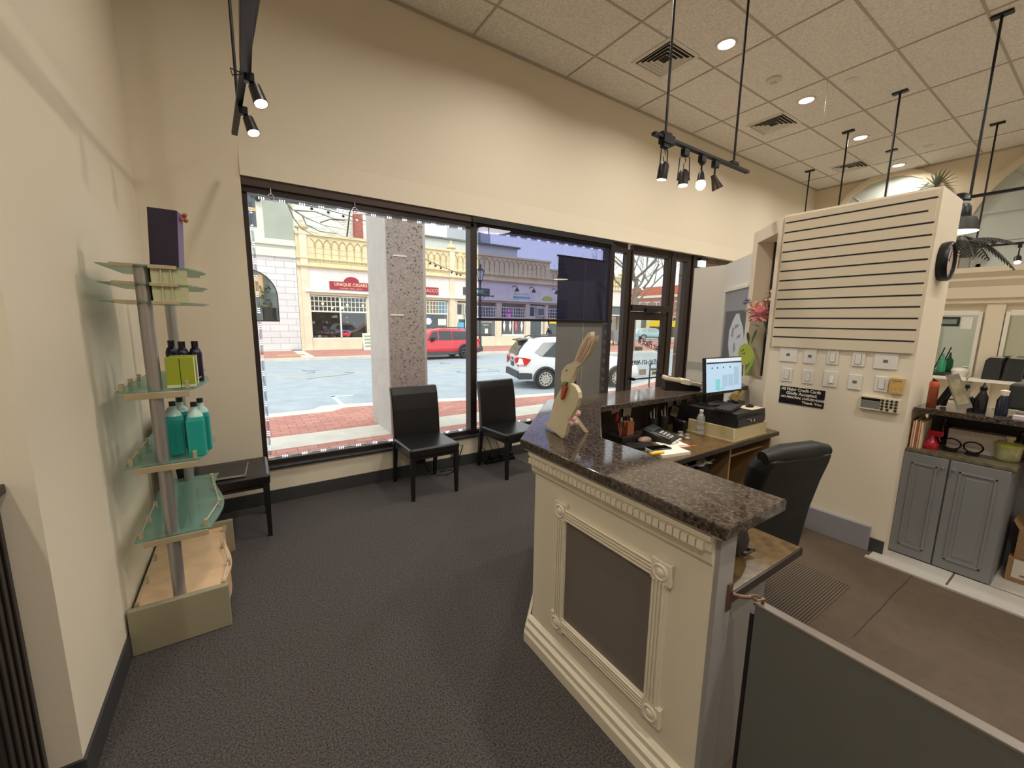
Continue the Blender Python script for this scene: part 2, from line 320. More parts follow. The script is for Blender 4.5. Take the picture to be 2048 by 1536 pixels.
for i, (cy, cz, r) in enumerate(((2.82, 3.62, .74), (.30, 3.02, 1.46))):
    zb = 2.60
    poly = [(cy+r*math.cos(PI*k/40), cz+r*math.sin(PI*k/40)) for k in range(41)]+[(cy-r, zb), (cy+r, zb)]
    w_ = struct(MB().prism(poly, -.012, 'x', FX_).build('window_%d' % (5+i), m_pan))
    b = MB(); arch_ring(b, cy, cz, r-.0, r+.11, FX_-.06, FX_); b.box(FX_-.06, FX_, cy-r-.11, cy-r, zb, cz).box(FX_-.06, FX_, cy+r, cy+r+.11, zb, cz)
    b.build('arch_moulding', m_far, w_, smooth=False)
    b = MB()
    for z in (zb+.42, zb+.86) if i else (): b.box(FX_-.03, FX_-.01, cy-r, cy+r, z, z+.03)
    for k in (1, 2, 3) if i == 1 else (1, 2, 3): b.cyl((FX_-.02, cy, cz), (FX_-.02, cy+(r)*math.cos(PI*k/4), cz+r*math.sin(PI*k/4)), .012, n=6)
    b.build('glazing_bars', m_pan, w_)
    if i:
        MB().box(FX_-.035, FX_-.01, cy+.15, cy+1.25, 2.62, 2.68).box(FX_-.035, FX_-.01, cy+1.2, cy+1.25, 2.62, 3.0).box(FX_-.035, FX_-.01, cy+.15, cy+1.25, 2.97, 3.0).build('panel_moulding', m_pan, w_)
b = MB().prism([(FX_, 2.60), (FX_-.30, 2.60), (FX_-.30, 2.52), (FX_-.22, 2.44), (FX_-.22, 2.40), (FX_-.14, 2.30), (FX_-.14, 2.12), (FX_-.10, 2.10), (FX_-.10, 2.04), (FX_, 2.0)], 8.6, 'y', -4.5)
struct(b.build('trim_4', m_far))
b = MB()
for y0, y1 in ((3.2, 3.45), (1.14, 1.34), (-.95, -.75)): b.box(FX_-.07, FX_, y0, y1, .0, 2.05)
struct(b.build('trim_5', m_far))
sty = []
for k, (y0, y1) in enumerate(((1.42, 2.35), (.12, 1.08))):
    t = thing('wall_mirror', ['salon mirror in white frame seen just right of the striped wall', 'salon mirror in white frame cut off by the right edge'][k], 'mirror', (FX_-.03, (y0+y1)/2, .95), group=None)
    MB().box(FX_-.02, FX_-.012, y0, y1, .86, 1.84).build('mirror_glass', m_mir, t)
    MB().box(FX_-.05, FX_-.012, y0-.05, y0, .82, 1.9).box(FX_-.05, FX_-.012, y1, y1+.05, .82, 1.9).box(FX_-.05, FX_-.012, y0, y1, 1.84, 1.92).build('mirror_frame', m_white, t, bev=.006)
    MB().box(FX_-.42, FX_-.01, y0-.05, y1+(.05, .27)[k], .78, .83).build('ledge', m_white, t, bev=.004)
# ================================================================ ceiling fittings
m_fix = M('white_fixture', (214, 206, 192), .5)
m_glow = M('lamp_glow', (255, 236, 205), .5, emit=14)
tag_d = ['nearest the camera', 'second in the row', 'third in the row', 'farthest in the row']
for i, (x, y) in enumerate(DL[:4]):
    t = thing('recessed_downlight', 'round lit downlight in the white tiled ceiling, '+tag_d[i], 'ceiling light', (x, y, CEIL), group='round downlights along the ceiling')
    MB().lathe((x, y, CEIL), [(.075, -.004), (.085, -.012), (.10, -.012), (.105, -.0005)], 28).build('trim_ring', m_fix, t, smooth=True)
    MB().lathe((x, y, CEIL), [(.0005, -.006), (.078, -.006), (.078, -.002)], 28).build('lens', m_glow, t)
vent_lab = ['square ceiling vent nearest the camera, beside the hanging track rod', 'square ceiling vent above the second downlight, partly open louvres', 'square ceiling vent farthest away near the back corner']
proto = None
for i, (x, y) in enumerate(((3.98, 3.137), (6.44, 3.16), (9.2, 3.115))):
    if proto is None:
        t = thing('ceiling_vent', vent_lab[i], 'vent', (x, y, CEIL), group='louvred ceiling vents'); proto = t
        b = MB()
        b.T = Matrix.Translation((x, y, CEIL))
        def ring(b, r0, r1, z0, z1):
            for sx_, sy in ((1, 0), (-1, 0), (0, 1), (0, -1)):
                a = [(-r0, -r0), (r0, -r0), (r1, -r1), (-r1, -r1)]
                rot = {(0, -1): 0, (1, 0): PI/2, (0, 1): PI, (-1, 0): -PI/2}[(sx_, sy)]
                c, s = math.cos(rot), math.sin(rot); P = [(p[0]*c-p[1]*s, p[0]*s+p[1]*c) for p in a]
                lo = [(P[0][0], P[0][1], z0), (P[1][0], P[1][1], z0), (P[2][0], P[2][1], z1), (P[3][0], P[3][1], z1)]
                b.add(lo+[(q[0], q[1], q[2]+.004) for q in lo], [(0, 1, 2, 3), (7, 6, 5, 4), (0, 4, 5, 1), (1, 5, 6, 2), (2, 6, 7, 3), (3, 7, 4, 0)])
        ring(b, .215, .25, -.012, -.006); b.build('vent_frame', m_fix, t)
        for k in range(4):
            b = MB(); b.T = Matrix.Translation((x, y, CEIL)); ring(b, .178-k*.042, .200-k*.042, -.004, -.018); b.build('louvre', m_fix, t)
        MB().box(x-.22, x+.22, y-.22, y+.22, CEIL-.003, CEIL-.001).build('vent_recess', M('vent_dark', (40, 36, 32), .9), t)
    else: dup(proto, (x, y, CEIL), 0, vent_lab[i])
t = thing('smoke_detector', 'round white smoke detector on the ceiling', 'smoke detector', (5.308, 2.65, CEIL))
MB().lathe((5.308, 2.65, CEIL), [(.075, 0), (.078, -.018), (.06, -.034), (.03, -.04)], 24).build('detector_base', m_fix, t, smooth=True)
MB().lathe((5.308, 2.65, CEIL), [(.03, -.04), (.028, -.055), (.012, -.06)], 16).build('sensor', m_fix, t, smooth=True)
for (x, y), l in zip(((6.047, 2.157), (9.13, 2.126)), ('small round ceiling cap right of the smoke detector', 'small round ceiling cap far back near the arched wall')):
    tag(MB().lathe((x, y, CEIL), [(.065, 0), (.065, -.006), (.05, -.012), (.001, -.013)], 24).build('sprinkler_cover', m_fix, smooth=True), l, 'ceiling cap', 'round ceiling caps')
tag(MB().tube([(5.887, 2.328, CEIL), (5.889, 2.329, 4.2), (5.892, 2.33, 3.98)], .0025, 6).build('ceiling_string', m_fix), 'thin white string dangling from a ceiling tile', 'string')
# ---- track lights
m_trk = M('track_black', (30, 31, 32), .35, metal=.5)
m_head = M('lamp_head_brown', (46, 38, 36), .4, metal=.4)
m_hot = M('spot_glow', (255, 240, 214), .5, emit=30)
m_hoty = M('bulb_glow', (255, 205, 120), .5, emit=14)
def aim(p, d):  # matrix taking +Z to d at p
    d = Vector(d).normalized(); return Matrix.Translation(p) @ d.to_track_quat('Z', 'Y').to_matrix().to_4x4()
def head(t, p, d, kind, lit=True):
    """one lamp head under the track at p (top), barrel pointing along d"""
    p = Vector(p); b = MB().box(p.x-.03, p.x+.03, p.y-.018, p.y+.018, p.z-.05, p.z)
    hd = b.build('lamp_adapter', m_trk, t, bev=.003)
    d = Vector(d).normalized()
    if kind in ('gimbal', 'gimbal2'):
        c = p+Vector((0, 0, -.20)); s = Vector((1, 0, 0)) if kind == 'gimbal' else Vector((.8, -.6, 0))
        hb = MB().tube([p+V(0, 0, -.05), p+s*.035+V(0, 0, -.06), c+s*.043+V(0, 0, -.02)], .004, 6).tube([p+V(0, 0, -.05), p-s*.035+V(0, 0, -.06), c-s*.043+V(0, 0, -.02)], .004, 6)
        hb.cyl(c-s*.047+V(0, 0, -.01), c+s*.047+V(0, 0, -.01), .006, n=8).build('yoke', m_trk, hd)
        MB().tube([p+V(0, 0, -.05), p+V(.012, 0, -.085), p+V(-.008, 0, -.11), c+V(0, 0, .045)], .003, 6).build('lamp_wire', m_trk, hd)
        b = MB(); b.T = aim(c, d); b.lathe((0, 0, 0), [(.012, -.06), (.028, -.05), (.036, -.03), (.036, .06), (.033, .062), (.033, .05)], 20); b.build('lamp_barrel', m_head, hd, smooth=True)
        if lit: b = MB(); b.T = aim(c, d); b.lathe((0, 0, 0), [(.0005, .058), (.032, .056), (.032, .05)], 20); b.build('bulb', m_hot, hd); q = c+d*.075
        else: q = None
    elif kind == 'neck':
        c = p+Vector((0, 0, -.14)); MB().cyl(p+V(0, 0, -.05), c+V(0, 0, .03), .007, n=8).lathe(p+V(0, 0, -.062), [(.02, 0), (.022, .01), (.015, .022)], 14).build('lamp_neck', m_head, hd)
        b = MB(); b.T = aim(c, d); b.lathe((0, 0, 0), [(.014, -.03), (.022, -.01), (.030, .05)], 18); b.build('lamp_barrel', m_head, hd, smooth=True)
        b = MB(); b.T = aim(c, d); b.lathe((0, 0, 0), [(.02, .03), (.034, .06), (.036, .085), (.02, .108), (.001, .112)], 18); b.build('bulb', m_hoty, hd, smooth=True); q = c+d*.16
    else:
        c = p+Vector((0, 0, -.13)); MB().cyl(p+V(0, 0, -.05), c+V(0, 0, .02), .007, n=8).build('lamp_neck', m_head, hd)
        b = MB(); b.T = aim(c, d); b.lathe((0, 0, 0), [(.018, -.03), (.022, 0), (.045, .085), (.041, .085), (.02, .0)], 20); b.build('lamp_barrel', m_head, hd, smooth=True)
        b = MB(); b.T = aim(c, d); b.lathe((0, 0, 0), [(.0005, .07), (.038, .07), (.038, .066)], 20); b.build('reflector', M('satin_reflector', (190, 180, 170), .3, metal=.7), hd); q = None
    return q, d
TZ = 2.92
t = thing('track_light', 'black hanging track light with four small spot heads above the counter', 'track light', (3.1, 2.0, TZ))
MB().box(2.47, 3.73, 1.985, 2.02, TZ, TZ+.022).build('track_rail', m_trk, t, bev=.002)
MB().box(2.56, 2.68, 1.975, 2.03, TZ-.03, TZ+.03).build('live_end_box', m_trk, t, bev=.004)
for x in (2.60, 3.50):
    r_ = MB().cyl((x, 2.002, TZ+.02), (x, 2.002, CEIL), .009, n=10).build('suspension_rod', m_black, t)
    MB().box(x-.05, x+.05, 1.98, 2.025, TZ+.018, TZ+.045).build('rod_clamp', m_trk, r_, bev=.003)
LT = []
for x, d, k, L in ((2.60, (-.05, .1, -1), 'gimbal', 1), (2.84, (-.12, -.1, -1), 'gimbal2', 1), (3.06, (-.1, -.1, -1), 'neck', 1), (3.24, (.5, -.2, -1), 'cone', 0)):
    q, dd = head(t, (x, 2.002, TZ-.005), d, k, L)
    if q is not None: LT.append((q, dd, (1, .72, .42) if k == 'neck' else (1, .84, .64)))
t = thing('track_light', 'black hanging track light with two lit heads at the upper left', 'track light', (.06, 2.7, TZ))
rz = math.radians(-3.3)
b = MB(); b.T = Matrix.Translation((.052, 3.73, TZ)) @ Matrix.Rotation(math.radians(3.2), 4, 'Z'); b.box(-.018, .018, -3.2, 0, 0, .022); b.build('track_rail', m_trk, t, bev=.002)
for y in (3.28, 1.6):
    x = .052+(3.73-y)*.056
    MB().cyl((x, y, TZ+.02), (x, y, CEIL), .009, n=10).build('suspension_rod', m_black, t)
MB().box(.085, .135, 1.9, 2.72, TZ-.03, TZ+.03).build('transformer_box', m_trk, t, bev=.004)
MB().tube([(.09, 2.80, TZ), (.045, 2.78, TZ-.0), (.05, 2.74, TZ-.05), (.10, 2.72, TZ-.04)], .003, 6).build('loop_wire', m_black, t)
for y, d in ((3.22, (.25, -.35, -1)), (2.78, (.25, -.35, -1))):
    xx = .056+(3.73-y)*.056; p = V(xx+.02, y, TZ-.005); d = V(*d).normalized(); hd = MB().box(xx-.01, xx+.04, y-.02, y+.02, TZ-.045, TZ).build('lamp_adapter', m_trk, t, bev=.003)
    c = p+V(.03, 0, -.09); b = MB(); b.T = aim(c, d); b.lathe((0, 0, 0), [(.016, -.055), (.03, -.045), (.036, .055), (.033, .055), (.03, .02)], 20); b.build('lamp_barrel', m_head, hd, smooth=True)
    b = MB(); b.T = aim(c, d); b.lathe((0, 0, 0), [(.0005, .056), (.031, .054), (.031, .05)], 20); b.build('bulb', m_hot, hd)
    MB().cyl(p+V(0, 0, -.04), c-d*.04, .006, n=8).build('lamp_neck', m_head, hd); LT.append((c+d*.07, d, (1, .88, .72)))
for q, d, c in LT:
    light('spot_lamp', 'SPOT', q, 13, c, d.to_track_quat('-Z', 'Y').to_euler(), spot_size=math.radians(75), spot_blend=.9, shadow_soft_size=.03)
# ---- salon tracks behind the striped wall
def salon_track(x, y0, y1, rods, lab, heads=(), TZ=2.86):
    t = thing('track_light', lab, 'track light', (x, (y0+y1)/2, TZ))
    MB().box(x-.018, x+.018, y0, y1, TZ, TZ+.025).build('track_rail', m_trk, t, bev=.002)
    for y in rods:
        r_ = MB().cyl((x, y, TZ+.02), (x, y, CEIL), .011, n=10).build('suspension_rod', m_black, t)
        MB().box(x-.035, x+.035, y-.07, y+.07, CEIL-.02, CEIL).build('ceiling_canopy', m_trk, r_, bev=.003)
    for y in heads:
        q, dd = head(t, (x, y, TZ), (-.5, -.1, -.6), 'gimbal', 1)
        light('spot_lamp', 'SPOT', q, 20, WARM, dd.to_track_quat('-Z', 'Y').to_euler(), spot_size=math.radians(80), spot_blend=.8, shadow_soft_size=.03)
salon_track(5.905, -.9, 1.02, (1.02, -.7), 'thick black track running right from the large bell lamp')
salon_track(8.88, .2, 2.5, (1.394, 2.498), 'thin black salon track with one lit head beyond the bell lamp', (.98,), TZ=2.77)
salon_track(7.2, 1.9, 3.0, (), 'black salon track hidden behind the striped wall, rods showing above') if 0 else None
for (x, y), l in zip(((6.805, 1.912), (7.536, 2.644), (8.841, 3.614)), ('black hanging rod with ceiling plate, right of the third downlight', 'black hanging rod with ceiling plate just left of the third downlight', 'black hanging rod with ceiling plate nearest the window wall corner')):
    t = thing('suspension_rod', l, 'rod', (x, y, CEIL), group='hanging rods with ceiling plates')
    MB().cyl((x, y, 2.95), (x, y, CEIL), .011, n=10).build('rod', m_black, t)
    MB().box(x-.035, x+.035, y-.07, y+.07, CEIL-.02, CEIL).build('ceiling_canopy', m_trk, t, bev=.003)
    MB().box(x-.3, x+.02, y-.018, y+.018, 2.93, 2.955).build('track_rail', m_trk, t)
# bell lamp hanging from the thick track
t = thing('bell_lamp', 'large black bell pendant lamp with glowing face right of striped wall', 'pendant lamp', (5.86, 1.03, 2.95))
c = (5.86, 1.075)
MB().lathe((*c, 2.87), [(.03, .04), (.06, .02), (.075, -.03), (.05, -.07), (.02, -.08)], 18).build('ball_joint', m_black, t, smooth=True)
MB().lathe((*c, 2.80), [(.065, .03), (.072, .01), (.072, 0)], 24).build('collar', M('grey_collar', (150, 150, 145), .4), t)
MB().lathe((*c, 2.80), [(.072, 0), (.085, -.02), (.095, -.12), (.085, -.14)], 28).build('lamp_housing', M('blue_black_housing', (24, 30, 36), .35), t, smooth=True)
MB().lathe((*c, 2.68), [(.085, .01), (.135, -.01), (.15, -.05), (.165, -.13), (.16, -.13), (.14, -.04)], 28).build('lamp_shade', M('dark_shade', (44, 40, 34), .45), t, smooth=True)
MB().lathe((*c, 2.55), [(.001, .004), (.158, .004), (.158, .0)], 28).build('lens', m_glow, t)
# ================================================================ reception counter
m_gran = M('dark_granite', (96, 84, 74), .07, noise=(70, .9), rgb2=(26, 22, 22), vor=(210, .88, (128, 116, 102)), spec=.45)
m_cw = M('counter_white_paint', (222, 212, 190), .42)
m_cg = M('counter_grey_paint', (122, 118, 112), .5)
m_desk = M('brown_speckled_laminate', (112, 88, 52), .3, noise=(30, .5), rgb2=(70, 54, 34))
cn = thing('reception_counter', 'white reception counter with grey inset panel and dark granite top', 'counter', (1.3, 1.1, 0))
b = MB()
b.prism([(1.14, .60), (1.14, 1.50), (1.86, 2.22), (3.95, 2.22), (3.95, 2.14), (1.90, 2.14), (1.24, 1.47), (1.24, .60)], 1.008, 'z', 0)
b.build('counter_body', m_cw, cn)
MB().box(1.145, 1.235, .585, .60, .0, 1.0).build('end_panel', M('end_panel_grey', (150, 146, 142), .5), cn)
slab = [(1.10, .55), (1.10, 1.58), (1.84, 2.31), (4.33, 2.29), (3.965, 1.925), (2.01, 1.93), (1.465, 1.385), (1.465, .55)]
MB().prism(slab, .042, 'z', 1.02).build('granite_top', m_gran, cn, bev=.006, seg=3)
MB().prism([(1.12, .575), (1.12, 1.57), (1.845, 2.29), (1.95, 2.2), (1.43, 1.40), (1.43, .575)], .012, 'z', 1.008).build('top_underboard', m_white, cn)
# front cornice with dentils
b = MB()
b.prism([(.0, 1.01), (-.028, 1.01), (-.028, .995), (-.018, .985), (-.016, .955), (-.006, .948), (-.006, .915), (0, .905)], .01, 'y') if 0 else None
prof = [(1.14, 1.01), (1.108, 1.01), (1.110, .992), (1.118, .985), (1.118, .958), (1.128, .950), (1.130, .915), (1.14, .90)]
b.add([(x, .60, z) for x, z in prof]+[(x, 1.52, z) for x, z in prof], [tuple(range(8)), tuple(range(15, 7, -1))]+[(i, (i+1) % 8, 8+(i+1) % 8, 8+i) for i in range(8)])
d45 = [(1.14-(1.14-x), z) for x, z in prof]
b.add([(x, 1.52-0, z) for x, z in prof]+[(x+.70, 1.52+.70+(0), z) for x, z in prof], [tuple(range(8)), tuple(range(15, 7, -1))]+[(i, (i+1) % 8, 8+(i+1) % 8, 8+i) for i in range(8)])
b.build('cornice', m_cw, cn)
b = MB(); y = .62
while y < 1.50: b.box(1.106, 1.12, y, y+.021, .957, .982); y += .0265
b.build('dentil_moulding', m_cw, cn)
MB().box(1.134, 1.142, .80, 1.255, .285, .765).build('inset_panel', M('inset_grey', (112, 104, 96), .55), cn)
def flute(b, y0, y1, z0, z1, horiz):
    b.box(1.124, 1.14, y0, y1, z0, z1)
    for k in range(4):
        if horiz: w_ = (z1-z0)/9; b.box(1.118, 1.126, y0, y1, z0+w_*(1+2*k), z0+w_*(2+2*k))
        else: w_ = (y1-y0)/9; b.box(1.118, 1.126, y0+w_*(1+2*k), y0+w_*(2+2*k), z0, z1)
for q in ((.80, 1.255, .765, .825, 1), (.80, 1.255, .225, .285, 1), (.74, .80, .285, .765, 0), (1.255, 1.315, .285, .765, 0)):
    b = MB(); flute(b, *q); b.build('fluted_moulding', m_cw, cn, bev=.0015)
ro = None
for y in (.765, 1.29):
    for z in (.80, .25):
        b = MB().box(1.120, 1.14, y-.04, y+.04, z-.04, z+.04).build('corner_block', m_cw, cn, bev=.003)
        MB().lathe((1.12, y, z), [(.030, .0), (.030, -.004), (.026, -.006), (.022, -.002), (.016, -.002), (.012, -.007), (.001, -.009)], 22, 'x').build('rosette', m_cw, b, smooth=True)
b = MB()
for pr in ([(1.14, 0), (1.10, 0), (1.10, .05), (1.108, .062), (1.108, .085), (1.122, .098), (1.122, .12), (1.14, .135)],):
    n_ = len(pr)
    fs = [tuple(range(n_)), tuple(range(2*n_-1, n_-1, -1))]+[(i, (i+1) % n_, n_+(i+1) % n_, n_+i) for i in range(n_)]
    b.add([(x, .60, z) for x, z in pr]+[(x, 1.515, z) for x, z in pr], fs)
    b.add([(x, 1.515, z) for x, z in pr]+[(x+.70, 1.515+.70, z) for x, z in pr], fs)
b.build('counter_baseboard', m_cw, cn)
MB().box(1.235, 1.25, .60, 1.5, 0, 1.0).box(1.95, 3.9, 2.12, 2.135, 0, 1.0).build('inner_lining', M('inner_dark_wood', (52, 38, 30), .5), cn)
# gate and its latch
t = thing('counter_gate', 'low grey swing gate running from the counter end toward the camera', 'gate', (1.30, .52, 0))
MB().box(1.285, 1.315, -1.15, .535, .05, .755).build('gate_panel', M('gate_satin_grey', (104, 104, 98), .28), t, bev=.003)
MB().box(1.283, 1.317, -1.15, .54, .755, .766).build('gate_cap', M('gate_cap_worn', (120, 110, 100), .35), t, bev=.003)
b = MB().box(1.205, 1.228, .578, .586, .74, .83).tube([(1.216, .575, .80), (1.24, .56, .79), (1.27, .545, .785)], .006).tube([(1.27, .55, .787), (1.30, .54, .783), (1.30, .52, .781), (1.27, .525, .785)], .004, closed=True).cyl((1.30, .52, .766), (1.30, .52, .785), .005)
b.build('latch', M('tarnished_brass', (140, 112, 92), .35, metal=.8), t)
b = MB().cyl((1.30, .545, .05), (1.30, .545, .72), .008, n=8); b.build('hinge_rod', m_dk, t)
# desk
dk = thing('reception_desk', 'worn brown L-shaped desk top behind the granite counter', 'desk', (2.6, 1.8, 0))
MB().prism([(1.25, .607), (1.25, 1.48), (1.90, 2.12), (3.74, 2.12), (3.74, 1.8), (3.66, 1.5), (2.1, 1.5), (1.79, 1.2), (1.79, .607)], .022, 'z', .738).build('desk_top', m_desk, dk, bev=.002)
MB().prism([(1.251, .60), (1.786, .60), (1.786, .606), (1.251, .606)], .03, 'z', .728).prism([(1.79, .6), (1.797, .6), (1.797, 1.2), (1.79, 1.2)], .03, 'z', .728).prism([(2.1, 1.492), (3.66, 1.492), (3.66, 1.4995), (2.1, 1.4995)], .03, 'z', .728).build('desk_edge', m_dk, dk)
MB().box(1.25, 1.55, .62, .635, 0, .73).build('modesty_panel', M('desk_side_grey', (128, 124, 120), .4), dk)
for x in (3.02, 3.64): MB().box(x, x+.02, 1.55, 2.1, 0, .73).build('desk_leg_panel', M('desk_side_pale', (150, 118, 78), .5), dk)
MB().box(2.0, 3.64, 2.08, 2.10, .0, .73).build('desk_back_panel', M('desk_back_brown', (120, 86, 56), .5), dk)
MB().box(3.04, 3.64, 1.6, 2.08, .60, .615).build('desk_shelf', M('desk_side_pale2', (150, 120, 84), .5), dk)
ZD = .76
# beige box and cash drawer
m_beige = M('beige_box_metal', (196, 180, 138), .55)
t = thing('storage_box', 'flat beige metal box under the black cash drawer', 'box', (3.26, 1.68, ZD))
MB().box(3.00, 3.50, 1.525, 1.90, ZD, ZD+.105).build('box_body', m_beige, t, bev=.003)
MB().box(2.995, 3.505, 1.52, 1.905, ZD+.0, ZD+.01).build('box_lip', m_beige, t)
MB().box(2.998, 3.008, 1.522, 1.53, ZD+.02, ZD+.10).build('corner_post', m_fix, t)
m_cd = M('black_cash_drawer', (24, 23, 26), .35)
t = thing('cash_drawer', 'black cash drawer with two keys stacked on the beige box', 'cash drawer', (3.24, 1.7, ZD+.106))
MB().box(3.01, 3.44, 1.52, 1.92, ZD+.106, ZD+.215).build('drawer_case', m_cd, t, bev=.004)
f_ = MB().box(3.02, 3.43, 1.512, 1.52, ZD+.118, ZD+.175).build('drawer_front', M('cash_front', (34, 32, 36), .35), t, bev=.002)
MB().box(3.08, 3.37, 1.510, 1.513, ZD+.18, ZD+.185).build('cheque_slot', m_black, t)
MB().lathe((3.19, 1.51, ZD+.15), [(.009, 0), (.009, -.01), (.001, -.011)], 12, 'y').lathe((3.23, 1.51, ZD+.148), [(.007, 0), (.012, -.012), (.001, -.013)], 12, 'y').build('lock_knob', M('nickel', (210, 210, 214), .2, metal=1), f_)
tag(MB().box(3.46, 3.53, 1.56, 1.62, ZD+.107, ZD+.125).build('paper_slip', M('paper', (226, 222, 212), .8)), 'white paper slip on the beige box right of the cash drawer', 'paper')
# monitor on top of drawer
ZM = ZD+.216
mon = thing('computer_monitor', 'computer monitor with lit web page standing on the cash drawer', 'monitor', (3.2, 1.86, ZM), math.radians(0))
c0 = at(1412, 722, 1, 1.86); c1 = at(1481, 715, 1, 1.84)
MX = Matrix.Translation(((at(1412, 760, 1, 1.78).x+at(1481, 752, 1, 1.78).x)/2, 1.78, 1.225)) @ Matrix.Rotation(math.radians(-3), 4, 'Z') @ Matrix.Rotation(math.radians(-6), 4, 'X')
def mloc(b): b.T = MX; return b
MW, MH = .245, .145
m_mon = M('monitor_black', (18, 18, 20), .35)
mloc(MB()).box(-MW, MW, 0, .03, -MH, MH).build('monitor_case', m_mon, mon, bev=.004)
m_scr = M('screen_pale', (176, 206, 232), .3, emit=.5)
sc_ = mloc(MB()).box(-MW+.008, MW-.008, -.002, 0, -MH+.014, MH-.008).build('screen', m_scr, mon)
mloc(MB()).box(-MW+.008, MW-.008, -.0026, -.002, MH-.05, MH-.038).build('page_banner', M('screen_navy', (40, 50, 66), .3, emit=.5), sc_)
mloc(MB()).box(-MW+.008, MW-.008, -.0026, -.002, MH-.036, MH-.01).build('browser_bar', M('screen_grey', (206, 214, 222), .3, emit=.6), sc_)
mloc(MB()).box(-.12, -.06, -.0026, -.002, -.12, -.03).box(-.05, .0, -.0026, -.002, -.115, -.1).build('page_block', M('screen_teal', (120, 188, 196), .3, emit=.6), sc_)
mloc(MB()).box(-.03, .04, -.0026, -.0021, -.095, -.0).box(.05, .12, -.0026, -.0021, -.095, -.0).box(.13, .2, -.0026, -.0021, -.09, .06).build('page_column', M('screen_bluegrey', (150, 178, 200), .3, emit=.6), sc_)
b = mloc(MB())
for k, x in enumerate((-.17, -.10, -.02, .07)): b.box(x, x+.012, -.0028, -.002, .055, .067)
b.build('page_icon', m_black, sc_)
MB().box(3.16, 3.20, 1.86, 1.885, ZM, 1.22).build('monitor_neck', m_mon, mon)
MB().lathe((3.19, 1.86, ZM), [(.09, 0), (.09, .008), (.02, .014)], 24).build('monitor_base', m_mon, mon)
kb = thing('keyboard', 'black computer keyboard on the cash drawer', 'keyboard', (3.12, 1.67, ZM))
MK = Matrix.Translation((3.13, 1.655, ZM+.012)) @ Matrix.Rotation(math.radians(14), 4, 'Z')
b = MB(); b.T = MK; b.box(-.155, .155, -.06, .06, -.011, .006); b.build('keyboard_case', m_mon, kb, bev=.003)
b = MB(); b.T = MK
for r in range(5):
    for k in range(15): b.box(-.15+k*.02, -.133+k*.02, -.055+r*.022, -.037+r*.022, .006, .011)
b.build('keys', M('key_black', (44, 42, 42), .5), kb)
tag(MB().box(3.25, 3.43, 1.53, 1.66, ZM+.0005, ZM+.0055).build('mouse_pad', M('cream_pad', (196, 184, 156), .8), bev=.002), 'cream mouse pad on the cash drawer', 'mouse pad')
t = thing('computer_mouse', 'black computer mouse on the cream pad', 'mouse', (3.35, 1.60, ZM+.006))
MB().ball((3.35, 1.60, ZM+.012), .03, 14, (1.35, .95, .62)).build('mouse_shell', M('mouse_black', (20, 20, 20), .15), t, smooth=True)
# card rack right of monitor
t = thing('card_holder', 'tilted clear card holder with gold cards behind the mouse', 'card holder', (3.52, 1.78, ZM-.1))
b = MB(); b.T = Matrix.Translation((3.50, 1.79, ZM+.055)) @ Matrix.Rotation(math.radians(-35), 4, 'Z') @ Matrix.Rotation(math.radians(32), 4, 'Y'); b.box(-.012, .012, -.05, .05, -.05, .06)
b.build('card_stack', M('gold_card', (176, 150, 84), .3, metal=.3), t)
b = MB(); b.T = Matrix.Translation((3.50, 1.79, ZM+.055)) @ Matrix.Rotation(math.radians(-35), 4, 'Z') @ Matrix.Rotation(math.radians(32), 4, 'Y'); b.box(-.02, .02, -.056, .056, -.055, -.0)
b.build('holder', sheet('clear_plastic', (.9, .92, .9), .08), t)
MB().box(3.45, 3.56, 1.74, 1.84, ZD+.0, ZM+.01).build('holder_stand', m_dk, t, bev=.004)
# water bottle
bo = thing('water_bottle', 'clear plastic water bottle on the desk beside the beige box', 'bottle', (2.92, 1.74, ZD))
bp = at(1399, 870, 2, ZD); bo.location = bp; bo['_w'] = tuple(bp)
MB().lathe(bp, [(.028, 0), (.032, .006), (.032, .03), (.029, .036), (.032, .042), (.032, .075), (.028, .082), (.032, .09), (.032, .125), (.03, .145), (.017, .172), (.0125, .18), (.0125, .19)], 24).build('bottle_shell', sheet('pet_plastic', (.90, .93, .92), .10, haze=((225, 226, 220), .30)), bo, smooth=True)
MB().lathe(bp, [(.014, .188), (.0145, .205), (.001, .206)], 18).build('bottle_cap', M('white_plastic', (228, 226, 220), .4), bo, smooth=True)
# desk phone
ph = thing('desk_phone', 'black desk telephone with handset and grey number keys', 'telephone', (2.62, 1.85, ZD))
MP = Matrix.Translation((2.60, 1.86, ZD)) @ Matrix.Rotation(math.radians(16), 4, 'Z')
b = MB(); b.T = MP; b.prism([(-.11, .0), (.11, .0), (.11, .085), (-.11, .02)], .20, 'x', -.10); b.build('phone_body', M('phone_black', (38, 40, 42), .35), ph, bev=.006)
b = MB(); b.T = MP @ Matrix.Translation((0, 0, .052)) @ Matrix.Rotation(math.radians(16.5), 4, 'X')
for r in range(4):
    for k in range(3): b.box(-.03+k*.026, -.014+k*.026, -.085+r*.026, -.071+r*.026, 0, .007)
b.build('number_keys', M('key_grey', (186, 184, 180), .5), ph)
b = MB(); b.T = MP @ Matrix.Translation((0, 0, .052)) @ Matrix.Rotation(math.radians(16.5), 4, 'X'); b.box(-.09, .07, .035, .10, 0, .01); b.box(-.075, -.05, -.04, -.01, .0, .006); b.build('phone_display', M('phone_display', (70, 76, 78), .2), ph)
b = MB(); b.T = MP @ Matrix.Translation((-.082, 0, .03)); b.tube([(0, -.10, -.02), (0, -.09, .0), (0, -.04, .012), (0, .05, .03), (0, .09, .03), (0, .10, .02)], [.014, .02, .013, .013, .02, .014], 10); b.build('handset', M('phone_black2', (20, 20, 22), .3), ph, smooth=True)
